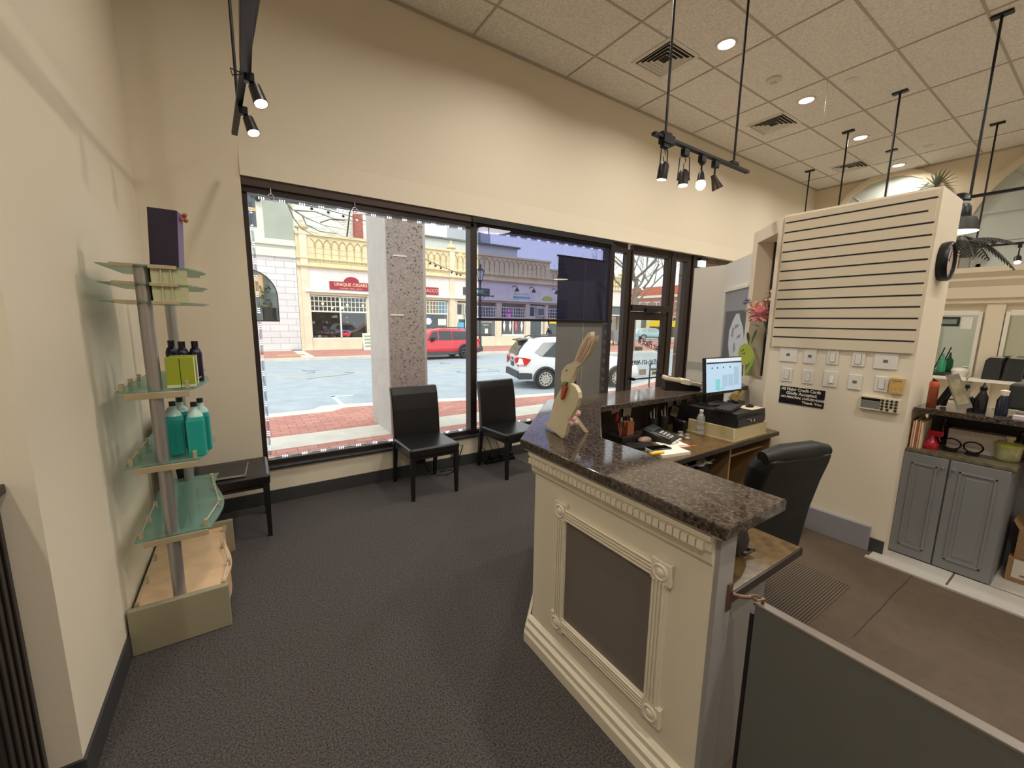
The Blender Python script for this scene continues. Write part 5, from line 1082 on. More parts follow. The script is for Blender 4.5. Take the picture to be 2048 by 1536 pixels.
for s in (-1, 1):
    b = oloc(); b.tube([(s*.26, .12, .46), (s*.30, .12, .55), (s*.30, .14, .66), (s*.30, .40, .68)], [.02, .02, .025, .025], 10); b.build('armrest', m_oc, oc, smooth=True)
b = oloc(); b.cyl((0, .36, .08), (0, .36, .43), .03); b.build('gas_lift', m_black, oc)
for k in range(5):
    a = 2*PI*k/5; b = oloc(); b.tube([(0, .36, .10), (.24*math.cos(a), .36+.24*math.sin(a), .07)], [.025, .016], 8); b.ball((.24*math.cos(a), .36+.24*math.sin(a), .03), .03, 10); b.build('caster_leg', m_black, oc)
# black bag on the lower desk
t = thing('black_handbag', 'slouchy black handbag on the low desk beside the gate latch', 'bag', (1.45, .78, ZD))
b = MB(); b.T = Matrix.Translation((1.50, .80, ZD)) @ Matrix.Rotation(math.radians(10), 4, 'Z') @ Matrix.Diagonal((1.25, 1.35, 1.3, 1))
loft(b, [[(-.13, -.10, 0), (.10, -.12, 0), (.15, .14, 0), (-.12, .16, 0)], [(-.14, -.10, .06), (.10, -.11, .06), (.14, .15, .07), (-.13, .17, .06)], [(-.12, -.05, .15), (.06, -.07, .16), (.10, .12, .17), (-.11, .14, .16)], [(-.08, -.02, .21), (.02, -.02, .22), (.04, .08, .22), (-.08, .09, .21)]])
b.build('bag_body', m_oc, t, sub=2, smooth=True)
b = MB().tube([(1.50, .74, ZD+.03), (1.53, .69, ZD+.012), (1.57, .68, ZD+.02), (1.56, .72, ZD+.01), (1.53, .76, ZD+.02)], .007); b.build('bag_strap', m_dk, t)
# under-desk things
t = thing('waste_bin', 'black under-desk box with crumpled white paper on top', 'bin', (2.75, 1.75, 0))
MB().box(2.42, 2.80, 1.58, 2.0, 0, .60).build('box_body', m_black, t, bev=.004)
b = MB()
for k in range(7): leaf(b, (2.62+.03*k, 1.60+.02*(k % 3), .605), (random.uniform(-1, 1), random.uniform(-1, .3), .5), .10, .035, .3, 3)
b.build('crumpled_paper', m_pap, t, solid=.001)
t = thing('computer_tower', 'dark computer tower standing under the desk by the chair', 'computer', (2.9, 1.7, 0))
MB().box(2.84, 3.0, 1.56, 1.98, 0, .42).build('tower_case', M('tower_green_black', (34, 40, 40), .3), t, bev=.004); MB().box(2.85, 2.99, 1.552, 1.56, .02, .40).build('tower_front', m_black, t)
tag(flat('floor_mat', 'ribbed brown floor mat behind the gate', 'mat', 2.62, 1.06, .0005, .95, .60, .010, 0, brickmat('ribbed_mat', (104, 90, 72), (98, 84, 68), (52, 44, 36), 5.0, .014, .004, off=0, rough=.9, bump=1)), None) 
# emergency light over the partition, on the marble wall
t = thing('emergency_light', 'small emergency light with lit bulb on the brown wall over the door frame', 'emergency light', (6.3, 4.03, 2.65))
MB().box(6.28, 6.46, 3.97, 4.055, 2.66, 2.70).build('light_housing', m_black, t); MB().box(6.29, 6.43, 3.99, 4.05, 2.56, 2.66).build('light_lens', M('light_lens', (214, 220, 224), .3, emit=.8), t)
# ================================================================ street outside
GZ, RZ = -.45, -.60
m_paver = brickmat('red_pavers', (178, 118, 104), (196, 138, 122), (132, 96, 88), .30, .15, .008, rough=.85)
m_conc = M('light_concrete', (206, 198, 184), .85, noise=(3, .08))
m_asph = M('weathered_asphalt', (158, 166, 170), .8, noise=(1.6, .10), bump=(60, .3))
struct(MB().box(-30, 90, 7.25, 8.05, GZ-.3, GZ).build('sidewalk_band', m_conc))
struct(MB().box(-30, 90, 4.35, 7.25, GZ-.3, GZ-.002).build('sidewalk', m_paver))
b = MB(); b.prism([(-30, 8.05), (-30, 9.75), (1.55, 9.75), (1.9, 10.05), (3.6, 9.75), (6.2, 9.05), (9.8, 8.55), (13, 9.4), (90, 9.4), (90, 8.05)], .3, 'z', GZ-.3); struct(b.build('sidewalk', m_paver))
cub = [(-30, 10.15), (1.2, 10.15), (1.45, 10.5), (2.0, 10.45), (3.8, 10.1), (6.3, 9.4), (9.9, 8.88), (13, 9.8), (90, 9.8)]
cin = [(-30, 9.75), (1.55, 9.75), (1.9, 10.05), (3.6, 9.75), (6.2, 9.05), (9.8, 8.55), (13, 9.4), (90, 9.4)]
struct(MB().prism(cub+cin[::-1], .3, 'z', GZ-.3+.002).build('near_kerb', m_conc))
struct(MB().box(-30, 120, 8.5, 90, RZ-.2, RZ).build('road', m_asph))
m_line = M('faded_yellow_line', (196, 176, 128), .8); m_wl = M('faded_white_line', (214, 220, 222), .8)
struct(MB().box(-30, 90, 17.55, 17.68, RZ, RZ+.004).build('centre_line', m_line))
struct(MB().box(2.0, 2.1, 10.6, 12.5, RZ, RZ+.004).box(2.0, 2.6, 12.4, 12.5, RZ, RZ+.004).build('parking_mark', m_wl))
b = MB()
for k in range(9):
    x, y = random.uniform(-.5, 9), random.uniform(11, 22); pts = []
    for j in range(7): pts.append(V(x, y, RZ+.001)); x += random.uniform(-.4, .7); y += random.uniform(-.35, .45)
    b.tube(pts, .012, 5)
struct(b.build('road_crack', M('crack_dark', (110, 116, 118), .9)))
far = [(-30, 24.1), (14, 24.1), (17.5, 23.6), (20, 20.2), (34, 20.2), (38, 24), (40, 60), (44, 60), (44, 90), (-30, 90)]
farb = [(-30, 24.45), (14, 24.45), (17.7, 23.95), (20.2, 20.55), (33.8, 20.55), (37.6, 24.2), (39.6, 60), (-30, 60)]
struct(MB().prism(far, .17, 'z', GZ-.17).build('far_kerb', m_conc)); struct(MB().prism(farb, .01, 'z', GZ-.005).build('far_sidewalk', m_paver))
struct(MB().box(2.6, 3.2, 24.45, 30.2, GZ+.004, GZ+.012).box(-30, 34, 29.7, 30.2, GZ+.004, GZ+.012).build('sidewalk_strip', m_conc))
tag(MB().box(1.5, 2.9, 25.6, 26.5, GZ+.006, GZ+.02).build('manhole_cover', M('manhole', (190, 150, 110), .7)), 'pale square manhole slab set in the far brick sidewalk', 'manhole cover')
# street island further right
struct(MB().box(40, 58, 26, 33.5, RZ, RZ+.15).build('traffic_island', m_paver))
# concrete column
t = thing('concrete_column', 'thick concrete column with pebbled front standing outside the first window', 'column', (2.5, 7.8, GZ))
m_col = M('smooth_concrete', (176, 170, 162), .8, noise=(4, .06)); m_agg = M('pebbled_aggregate', (146, 134, 126), .85, noise=(30, .28), vor=(42, .84, (88, 82, 80)), bump=(60, .8))
MB().box(2.144, 2.86, 7.22, 8.45, GZ, 7).build('column_shaft', m_col, t)
MB().box(2.16, 2.80, 7.19, 7.225, GZ+.02, 7).build('pebbled_face', m_agg, t)
MB().box(2.26, 2.5, 7.18, 7.192, 2.72, 2.745).box(2.18, 2.42, 7.18, 7.192, 1.70, 1.73).build('mortar_patch', m_conc, t)
# ---- long cream shop building
FYY = 30.2
m_crm2 = M('cream_limestone', (216, 200, 160), .85, noise=(1.2, .06)); m_crm3 = M('pale_limestone', (216, 204, 178), .85, noise=(1.5, .06)); m_band = M('pinkish_stucco', (220, 212, 206), .85, noise=(2, .05))
m_wfr = M('white_window_frame', (226, 226, 214), .6); m_dkglass = M('dark_shop_interior', (52, 46, 42), .7, noise=(1.5, .5)); m_jnt = M('joint_line', (150, 132, 96), .9)
sb = thing('shop_building', 'long cream one-storey shop building with gothic arched parapet across the street', 'building', (18, 31, GZ))
openings = [(3.83, 7.55), (8.0, 9.2), (9.6, 13.85), (14.6, 16.0), (16.3, 18.3), (18.85, 21.4), (21.85, 23.6), (23.95, 26.6), (27.0, 29.6), (30.2, 34.0)]
b = MB(); b.box(3.2, 34.5, FYY, FYY+6, 3.2, 5.05).box(3.2, 34.5, FYY+.9, FYY+6, GZ, 3.2)
xs = [3.2]+[v for o_ in openings for v in o_]+[34.5]
for k in range(0, len(xs), 2): b.box(xs[k], xs[k+1], FYY, FYY+.95, GZ, 3.2)
b.build('wall', m_crm3, sb)
MB().box(3.7, 34.4, FYY-.04, FYY, 3.55, 4.92).build('sign_band', m_band, sb)
MB().box(3.6, 34.5, FYY-.22, FYY, 3.38, 3.52).build('lower_ledge', m_wfr, sb)
MB().box(3.2, 24.0, FYY, FYY+.5, 5.05, 7.0).box(24.0, 34.5, FYY, FYY+.5, 5.05, 6.35).build('parapet', m_crm2, sb)
MB().box(3.2, 24.1, FYY-.12, FYY+.55, 6.98, 7.14).box(24.1, 34.5, FYY-.12, FYY+.55, 6.33, 6.46).build('parapet_coping', m_crm2, sb)
MB().prism([(FYY, 5.6), (FYY-.14, 5.58), (FYY-.14, 5.5), (FYY, 5.42)], 31.3, 'x', 3.2).prism([(FYY, 5.1), (FYY-.25, 5.08), (FYY-.25, 5.0), (FYY-.1, 4.92), (FYY, 4.9)], 31.3, 'x', 3.2).build('string_course', m_crm2, sb)
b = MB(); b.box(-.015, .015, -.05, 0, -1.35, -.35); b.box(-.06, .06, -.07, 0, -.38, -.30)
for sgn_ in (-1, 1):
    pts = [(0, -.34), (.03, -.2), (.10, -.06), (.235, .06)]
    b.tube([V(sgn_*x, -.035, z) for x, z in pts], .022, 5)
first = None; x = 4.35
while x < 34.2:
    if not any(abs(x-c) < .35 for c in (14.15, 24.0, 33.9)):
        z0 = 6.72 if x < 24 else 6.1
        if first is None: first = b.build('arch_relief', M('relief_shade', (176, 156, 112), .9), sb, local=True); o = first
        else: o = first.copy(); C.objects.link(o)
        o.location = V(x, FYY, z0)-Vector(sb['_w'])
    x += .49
b = MB()
for z in (6.2, 5.85, 5.3): b.box(3.7, 34.4, FYY-.006, FYY, z, z+.012)
x = 4.6
while x < 34: b.box(x, x+.012, FYY-.006, FYY, 5.12, 5.42); x += .98
b.build('stone_joints', m_jnt, sb)
for xc, zt in ((3.64, 7.35), (14.15, 7.2), (33.8, 6.6)):
    p_ = MB().box(xc-.22, xc+.22, FYY-.1, FYY+.4, GZ, zt).build('pilaster', m_crm3, sb)
    MB().lathe((xc, FYY+.15, zt), [(.30, 0), (.40, .04), (.42, .12), (.26, .18), (.20, .3), (.09, .36), (.08, .44), (.13, .5), (.05, .58), (.01, .66)], 12).build('finial', m_crm2, p_)
MB().tube([V(17.2+.28*math.cos(a*PI/8)*(1-a*.04), FYY-.05, 7.0+.28*math.sin(a*PI/8)*(1-a*.04)) for a in range(16)], .05).build('scroll_ornament', m_crm2, sb)
def shopfront(x0, x1, zb, zm, zt, cols, rows, mull=(), name='shop_window', base=True):
    w_ = MB().box(x0, x1, FYY+.85, FYY+.9, zb, zt).build(name, m_dkglass, sb)
    b = MB(); f_ = .06
    b.box(x0, x0+f_, FYY+.1, FYY+.16, zb, zt).box(x1-f_, x1, FYY+.1, FYY+.16, zb, zt).box(x0, x1, FYY+.1, FYY+.16, zb-.03, zb+.05).box(x0, x1, FYY+.1, FYY+.16, zt-.05, zt+.02).box(x0, x1, FYY+.08, FYY+.17, zm-.05, zm+.05)
    for m_ in mull: b.box(m_-.05, m_+.05, FYY+.1, FYY+.16, zb, zt)
    b.build('window_frame', m_wfr, w_)
    b = MB()
    for k in range(1, cols): xx = x0+(x1-x0)*k/cols; b.box(xx-.022, xx+.022, FYY+.11, FYY+.15, zm, zt)
    for k in range(1, rows): zz = zm+(zt-zm)*k/rows; b.box(x0, x1, FYY+.11, FYY+.15, zz-.022, zz+.022)
    if cols > 1: b.build('muntins', m_wfr, w_)
    MB().box(x0, x1, FYY+.12, FYY+.13, zb, zt).build('pane', sheet('shop_glass', (.85, .88, .88), .06), w_)
    if base: MB().box(x0, x1, FYY+.06, FYY+.9, GZ, zb-.02).build('window_base', m_crm3, sb)
    return w_
W1 = shopfront(3.87, 7.55, .30, 2.12, 3.14, 14, 3, (5.75,))
W2 = shopfront(11.0, 13.82, .55, 2.15, 3.12, 11, 3, ())
MB().box(9.6, 11.0, FYY+.1, FYY+.9, GZ, 3.2).build('infill', m_crm3, sb)
W3 = shopfront(16.3, 18.3, .30, 1.95, 2.85, 8, 3)
W4 = shopfront(18.85, 21.4, .30, 1.95, 2.85, 10, 3, (20.1,))
W5 = shopfront(23.95, 26.6, .30, 1.95, 2.85, 9, 3)
W6 = shopfront(30.4, 33.2, .0, 2.2, 2.3, 1, 1)
W7 = shopfront(27.0, 29.6, .30, 1.95, 2.85, 9, 3)
rc = [(232, 60, 50), (240, 130, 40), (244, 220, 60), (80, 190, 90), (60, 150, 220), (110, 90, 190), (235, 235, 235), (120, 40, 40)]
for k in range(34):    # goods in the cigar shop window
    x = random.uniform(4.05, 5.6) if k < 24 else random.uniform(5.9, 7.4); z = random.choice([.35, .62, .95, 1.3, 1.7]); s = random.uniform(.05, .12)
    MB().box(x-s, x+s, FYY+.5, FYY+.6, z, z+s*1.7).build('window_goods', M('goods_%d' % (k % 5), ((150, 50, 50), (210, 200, 190), (120, 90, 130), (170, 120, 70), (70, 70, 80))[k % 5], .6), W1)
for x, z in ((4.7, 2.65), (6.3, 2.6), (7.35, 2.6), (5.3, 2.4), (5.95, 2.4)): MB().ball((x, FYY+.5, z), .09, 8).build('warm_bulb', M('warm_bulb_glow', (255, 226, 140), .5, emit=2.5), W1)
for k in range(7):
    for r in range(3): MB().box(11.5+.33*k, 11.78+.33*k, FYY+.17, FYY+.2, 2.22+.3*r, 2.46+.3*r).build('rainbow_panel', M('rb_%d' % k, [(230, 90, 60), (235, 150, 50), (210, 200, 60), (230, 70, 60), (60, 190, 120), (70, 160, 220), (150, 200, 220)][k], .5), W2)
MB().lathe((12.15, FYY+.08, 1.55), [(.001, 0), (.34, 0), (.36, .02)], 20, 'y').build('round_sticker', M('sticker_blue', (70, 84, 160), .5), W2)
MB().lathe((12.15, FYY+.06, 1.55), [(.001, 0), (.26, 0), (.26, .02)], 20, 'y').build('round_sticker_centre', m_wfr, W2)
MB().box(12.95, 13.65, FYY+.06, FYY+.08, 1.25, 1.75).build('paper_sign', m_pap, W2)
for k in range(4):
    x = 19.15+.62*k; MB().extr([(x, FYY+.07, .7), (x+.14, FYY+.07, 1.25), (x, FYY+.07, 1.8), (x-.14, FYY+.07, 1.25)], (0, .02, 0)).build('diamond_decal', M('dia_%d' % (k % 3), ((232, 226, 222), (226, 96, 116), (226, 214, 110))[(0, 0, 1, 2)[k]], .5), W4)
MB().box(18.95, 21.3, FYY+.07, FYY+.09, .33, .52).build('white_hedge_decal', m_wfr, W4)
MB().lathe((19.6, FYY+.05, 2.15), [(.001, 0), (.2, 0), (.2, .02)], 14, 'y').lathe((19.6, FYY+.05, 2.55), [(.001, 0), (.13, 0), (.13, .02)], 14, 'y').build('pink_neon', M('neon_pink', (236, 110, 206), .4, emit=.7), W4)
for z, l_, s in ((1.55, 'COURTYARD', .2), (1.3, 'DESIGN', .16)): text('window_lettering', l_, s, m_wfr, W3, (17.3, FYY+.06, z), FY, .002)
MB().box(17.2, 17.5, FYY+.06, FYY+.08, .6, 1.0).build('paper_notice', m_pap, W3)
b = MB()
for k in range(12): leaf(b, (17.8, FYY+.3, .35), (random.uniform(-1, 1), -.2, 1.3), random.uniform(.4, .8), .07, .3)
b.build('window_plant', M('plant_leaf', (70, 92, 52), .7), W3)
# doors of the shops
def shopdoor(x0, x1, ac=False):
    d_ = MB().box(x0, x1, FYY+.25, FYY+.3, GZ, 3.1).build('shop_door', m_wfr, sb)
    MB().box(x0+.22, x1-.22, FYY+.22, FYY+.26, -.1, 1.75).build('door_glass', M('door_glass_dark', (70, 78, 80), .2), d_)
    MB().box(x0+.1, x0+(x1-x0)*.35, FYY+.22, FYY+.26, 2.15, 2.95).build('transom_glass', M('door_glass_dark'), d_)
    if ac: a_ = MB().box(x0+(x1-x0)*.42, x1-.08, FYY-.1, FYY+.26, 2.15, 2.95).build('air_conditioner', M('ac_cream', (206, 206, 196), .6), d_); MB().box(x0+(x1-x0)*.47, x1-.16, FYY-.12, FYY-.1, 2.25, 2.85).build('ac_grille', M('ac_grille', (110, 114, 112), .7), a_)
shopdoor(8.0, 9.2); shopdoor(14.62, 15.98, True); shopdoor(21.9, 23.55, True)
MB().box(14.75, 15.3, FYY+.18, FYY+.21, .3, 1.5).build('blue_poster', M('poster_blue', (90, 176, 206), .5), sb)
MB().box(15.35, 15.9, FYY+.1, FYY+.12, 1.0, 1.9).build('pale_poster', M('poster_mint', (190, 226, 216), .5), sb)
MB().box(24.1, 25.2, FYY-.05, FYY, 1.5, 1.95).build('yellow_board', M('yellow_sign', (236, 190, 30), .5), sb)
MB().box(30.3, 34.0, FYY-1.2, FYY-1.18, 2.35, 2.55).build('awning_valance', m_pap, sb)
MB().prism([(FYY, 3.3), (FYY-1.25, 2.55), (FYY-1.25, 2.5), (FYY, 2.6)], 3.8, 'x', 30.25).build('black_awning', M('awning_charcoal', (70, 78, 82), .8), sb)
# signs
m_maroon = M('maroon_sign', (150, 34, 54), .5); m_gold = M('sign_gold', (222, 190, 150), .5)
def signboard(x0, x1, s1, lab):
    t = thing('shop_sign', lab, 'sign', ((x0+x1)/2, FYY-.1, 3.9)); xc = (x0+x1)/2 if x1-x0 < 4 else x0+1.35
    b = MB(); b.box(x0, x1, FYY-.12, FYY-.05, 3.60, 4.14); b.prism([(xc+.5*math.cos(PI*k/16), 4.14+.36*math.sin(PI*k/16)) for k in range(17)], .07, 'y', FYY-.12); b.build('sign_board', m_maroon, t)
    text('sign_lettering', s1[0], .29, m_gold, t, (s1[2], FYY-.125, 3.95), FY, .004, bold=.006)
    text('sign_small_lettering', s1[1], .12, m_gold, t, (s1[2], FYY-.125, 3.69), FY, .004, sx=1.3)
signboard(5.1, 7.95, ('UNIQUE CIGARS', 'CIGARS  PIPES  GIFTS', 6.48), 'maroon shop sign with gold letters left of the column, above the grid window')
t = thing('shop_sign', 'maroon shop sign end seen right of the concrete column', 'sign', (12.3, FYY-.1, 3.9))
b = MB(); b.box(10.9, 12.95, FYY-.12, FYY-.05, 3.58, 4.14).prism([(11.35+.5*math.cos(PI*k/16), 4.14+.36*math.sin(PI*k/16)) for k in range(17)], .07, 'y', FYY-.12); b.build('sign_board', m_maroon, t)
text('sign_lettering', '& TOBACCO', .34, m_gold, t, (11.95, FYY-.125, 3.88), FY, .004)
t = thing('dark_sign', 'dark blank shop sign behind the street lamp', 'sign', (16.3, FYY-.1, 4)); MB().box(15.1, 17.55, FYY-.12, FYY-.04, 3.72, 4.32).build('sign_board', M('slate_sign', (64, 70, 74), .5), t)
t = thing('banner_sign', 'white and teal shop banner sign above the diamond decals', 'sign', (20.7, FYY-.1, 4))
MB().box(19.5, 21.95, FYY-.1, FYY-.05, 3.55, 4.45).build('sign_board', m_pap, t); MB().box(19.95, 21.75, FYY-.11, FYY-.1, 3.62, 3.84).build('teal_band', M('sign_teal', (110, 180, 186), .5), t)
text('sign_lettering', 'COLOR A PARTY', .22, M('sign_mauve', (150, 130, 160), .5), t, (20.85, FYY-.105, 4.02), FY, .004)
t = thing('oval_sign', 'yellow green oval shop sign on a white panel left of the grey banner', 'sign', (23.7, FYY-.1, 3.7))
MB().box(22.9, 25.4, FYY-.1, FYY-.05, 3.3, 4.4).build('white_panel', m_pap, t)
MB().prism([(23.7+.62*math.cos(PI*k/14), 3.68+.3*math.sin(PI*k/14)) for k in range(28)], .04, 'y', FYY-.14).build('oval_board', M('sign_olive', (188, 186, 90), .5), t)
for k, (x, l) in enumerate(((19.9, 'left gooseneck lamp over the teal banner sign'), (21.7, 'right gooseneck lamp over the teal banner sign'), (24.3, 'gooseneck lamp over the oval sign'))):
    t = thing('gooseneck_lamp', l, 'lamp', (x, FYY-.3, 4.4), group='gooseneck sign lamps')
    MB().tube([(x, FYY-.05, 4.6), (x, FYY-.35, 4.7), (x+.1, FYY-.6, 4.55)], .03, 6).build('lamp_arm', m_black, t); MB().lathe((x+.1, FYY-.6, 4.2), [(.2, 0), (.16, .12), (.05, .3), (.02, .38)], 12).build('lamp_shade', m_black, t)
t = thing('open_sign', 'red and blue neon open sign in the cigar shop window', 'neon sign', (6.03, FYY+.05, .6))
text('neon_lettering', 'OPEN', .22, M('neon_red', (255, 40, 60), .4, emit=1.6), t, (6.03, FYY+.04, .56), FY, .01)
MB().tube([V(6.03+.34*math.cos(PI*k/10), FYY+.03, .66+.18*math.sin(PI*k/10)) for k in range(11)], .010, 6).build('neon_arc', M('neon_blue', (120, 90, 230), .4, emit=1.2), t)
t = thing('sandwich_board', 'white A-frame menu board on the far sidewalk beside the column', 'sandwich board', (7.3, 28.9, GZ))
m_bd = M('board_white', (224, 232, 216), .6)
b = MB(); b.T = Matrix.Translation((7.15, 28.6, GZ)) @ Matrix.Rotation(math.radians(8), 4, 'Z') @ Matrix.Rotation(math.radians(-12), 4, 'X'); b.box(-.34, .34, 0, .04, 0, 1.15); b.build('front_board', m_bd, t)
b = MB(); b.T = Matrix.Translation((7.15, 29.15, GZ)) @ Matrix.Rotation(math.radians(8), 4, 'Z') @ Matrix.Rotation(math.radians(12), 4, 'X'); b.box(-.34, .34, 0, .04, 0, 1.15); b.build('back_board', m_bd, t)
for k in range(4):
    b = MB(); b.T = Matrix.Translation((7.15, 28.6, GZ)) @ Matrix.Rotation(math.radians(8), 4, 'Z') @ Matrix.Rotation(math.radians(-12), 4, 'X'); b.box(-.24, .24, -.008, 0, .2+.23*k, .33+.23*k); b.build('menu_block', M('menu_green', (150, 160, 120), .7), t)
t = thing('cafe_table', 'table under a grey cloth in front of the black awning shop', 'table', (30.0, 26.8, GZ))
MB().frustum([(28.8, 26.4, .0), (31.1, 26.4, .0), (31.1, 27.2, .0), (28.8, 27.2, .0)], [(28.8, 26.5, .95), (31.1, 26.5, .95), (31.1, 27.1, .95), (28.8, 27.1, .95)]).build('table_cloth', M('cloth_grey', (120, 122, 124), .9), t)
for x in (29.0, 29.7, 30.4, 31.0): MB().box(x-.04, x+.04, 26.6, 26.68, GZ, .02).build('leg', m_black, t)
# ---- grey stone building on the left
m_blk = brickmat('grey_stone_blocks', (206, 202, 200), (214, 210, 208), (150, 146, 146), 1.0, .40, .012, rough=.85, plane='xz')
m_mint = M('mint_render', (212, 212, 194), .85, noise=(1.5, .04)); m_sage = M('sage_panel', (160, 164, 148), .85, noise=(1, .05))
gb = thing('stone_building', 'grey stone block building with an arched window at far left', 'building', (0, 31, GZ))
b = MB(); cx_, r_a, zs = .37, 1.67, 2.95
b.box(cx_+r_a, 3.18, FYY, FYY+.5, GZ, 5.45).box(-12, cx_-r_a, FYY, FYY+.5, GZ, 5.45).box(cx_-r_a, cx_+r_a, FYY, FYY+.5, GZ, 1.4)
n_ = 20
for k in range(n_):
    a0, a1 = PI*k/n_, PI*(k+1)/n_; q = [(cx_+r_a*math.cos(a0), zs+r_a*math.sin(a0)), (cx_+r_a*math.cos(a1), zs+r_a*math.sin(a1)), (cx_+r_a*math.cos(a1), 5.45), (cx_+r_a*math.cos(a0), 5.45)]
    b.prism(q, .5, 'y', FYY)
b.build('block_wall', m_blk, gb)
MB().box(-12, 3.18, FYY+.5, FYY+8, GZ, 16).build('rear_mass', m_mint, gb)
MB().box(-12, 3.18, FYY, FYY+.5, 5.45, 12).build('upper_wall', m_mint, gb)
MB().box(-12, 3.18, FYY-.12, FYY, 5.45, 5.95).box(-12, 3.18, FYY-.2, FYY, 6.15, 6.35).build('cornice', m_mint, gb)
MB().box(1.55, 3.16, FYY-.03, FYY, 6.56, 12).build('sage_panel', m_sage, gb)
w_ = MB().box(.3, 1.17, FYY-.04, FYY-.0, 7.1, 10).build('upper_window', M('upper_glass', (80, 86, 88), .2), gb)
MB().box(.3, 1.17, FYY-.05, FYY-.03, 8.0, 8.2).build('amber_bar', M('amber', (196, 160, 90), .5), w_)
tag(MB().lathe((1.33, FYY-.3, 8.72), [(.001, 0), (.16, 0), (.16, .2), (.001, .2)], 16, 'y').build('gallery_lamp', m_black), 'round black wall lamp on the upper grey building', 'lamp')
aw = MB().prism([(cx_+r_a*math.cos(PI*k/24), zs+r_a*math.sin(PI*k/24)) for k in range(25)]+[(cx_-r_a, 1.4), (cx_+r_a, 1.4)], .03, 'y', FYY+.45).build('arched_window', M('arch_interior_grey', (170, 176, 170), .6), gb)
MB().box(-1.3, 1.3, FYY+.40, FYY+.44, 2.95, 4.3).build('amber_room_light', M('amber_glow', (236, 180, 110), .6, emit=.5), aw)
MB().box(1.15, 1.9, FYY+.38, FYY+.43, 1.4, 2.3).build('dark_furniture', m_dk, aw)
b = MB()
for k in range(46): leaf(b, (1.45+random.uniform(-.4, .3), FYY+.3, 2.2+random.uniform(0, 1.5)), (random.uniform(-1, 1), random.uniform(-.6, .1), random.uniform(-.2, 1)), .35, .09, .3, 3)
b.build('window_tree', M('olive_leaf', (98, 104, 50), .8), aw)
b = MB(); b.tube([V(cx_+r_a*math.cos(PI*k/24), FYY+.1, zs+r_a*math.sin(PI*k/24)) for k in range(25)], .05, 6).box(cx_+r_a-.05, cx_+r_a+.05, FYY+.05, FYY+.15, 1.4, zs).box(cx_-r_a, cx_+r_a, FYY+.05, FYY+.15, 1.38, 1.48).build('window_frame', m_black, aw)
MB().prism([(cx_+r_a*math.cos(PI*k/24), zs+r_a*math.sin(PI*k/24)) for k in range(25)]+[(cx_-r_a, 1.4), (cx_+r_a, 1.4)], .01, 'y', FYY+.12).build('pane', sheet('shop_glass'), aw)
# ---- rear buildings and chimney
m_rw = M('white_render', (228, 228, 218), .85, noise=(1, .04)); m_rg = M('grey_render', (196, 200, 194), .85, noise=(1, .06))
t = thing('white_rear_building', 'tall white building rising behind the left of the cream parapet', 'building', (9, 46, GZ)); MB().box(4.5, 14.5, 42, 52, GZ, 13.5).build('wall', m_rw, t); MB().box(4.5, 14.6, 41.8, 42, 13.3, 13.6).build('roof_edge', m_rg, t)
t = thing('grey_rear_building', 'low grey building with dark roof edge behind the cream parapet', 'building', (21, 46, GZ)); MB().box(14.7, 28.3, 42, 50, GZ, 10.25).build('wall', m_rg, t); MB().box(14.7, 28.6, 41.7, 50.2, 10.25, 10.42).build('roof_edge', M('roof_dark', (110, 112, 108), .8), t)
t = thing('grey_tower', 'grey tower behind the low grey building', 'building', (24, 52, GZ)); MB().box(25.5, 29.5, 50.5, 56, GZ, 16).build('wall', M('tower_grey', (176, 180, 182), .8), t); MB().box(27.2, 27.9, 50.4, 50.5, 8, 16).build('dark_pilaster', M('tower_dark', (116, 120, 124), .8), t)
t = thing('brick_chimney', 'red brick chimney behind the cream parapet', 'chimney', (9.7, 41, 8))
MB().box(9.35, 10.1, 40.9, 41.6, GZ, 11.3).build('chimney_stack', brickmat('chimney_brick', (160, 76, 66), (176, 92, 80), (150, 120, 110), .3, .1, .01, plane='xz'), t)
tag(MB().tube([at(700, 420, 1, 40), at(694, 472, 1, 40), V(at(694, 472, 1, 40).x, 40, GZ)], .06).build('vent_pipe', m_black), 'thin black vent pipe left of the brick chimney', 'pipe')
# ---- street right side: brick building, blue car, tree
t = thing('brick_building', 'red brick building with sloping roof and yellow awnings down the side street', 'building', (66, 46, GZ))
m_bk = brickmat('red_brick', (176, 84, 66), (190, 100, 80), (186, 150, 134), .25, .08, .01, plane='yz'); X6 = 62
MB().box(X6, X6+8, 36, 53.5, 2.9, 6.2).build('upper_wall', m_bk, t); MB().box(X6, X6+8, 36, 53.5, GZ-.2, 2.9).build('ground_wall', m_rw, t)
MB().prism([(36, 8.2), (53.5, 8.2), (53.5, 6.6), (36, 6.6)], 8, 'x', X6+.6).build('roof_slope', M('roof_tile_red', (196, 96, 74), .8, noise=(4, .12)), t); MB().box(X6-.3, X6+.6, 36, 53.5, 6.2, 6.6).build('eaves', m_rw, t)
for y in (51, 49.2, 47.2, 45.0, 42.8):
    w_ = MB().box(X6-.05, X6, y-.6, y+.6, 3.5, 5.4).build('window', M('far_glass', (100, 112, 120), .3), t); MB().box(X6-.09, X6-.05, y-.68, y+.68, 5.35, 5.5).box(X6-.09, X6-.05, y-.68, y+.68, 3.4, 3.52).box(X6-.09, X6-.05, y-.05, y+.05, 3.5, 5.4).box(X6-.09, X6-.05, y-.6, y+.6, 4.4, 4.5).build('window_frame', m_rw, w_)
for y0, y1 in ((44.9, 48.4), (40.6, 43.9)):
    MB().prism([(y0, 1.15), (y1, 1.15), (y1-.3, 1.9), ((y0+y1)/2, 2.3), (y0+.3, 1.9)], -1.0, 'x', X6).build('yellow_awning', M('awning_yellow', (246, 208, 10), .6), t)
    MB().box(X6-.05, X6, y0, y1, -.6, 1.1).build('shop_window', M('far_dark_glass', (70, 66, 60), .3), t)
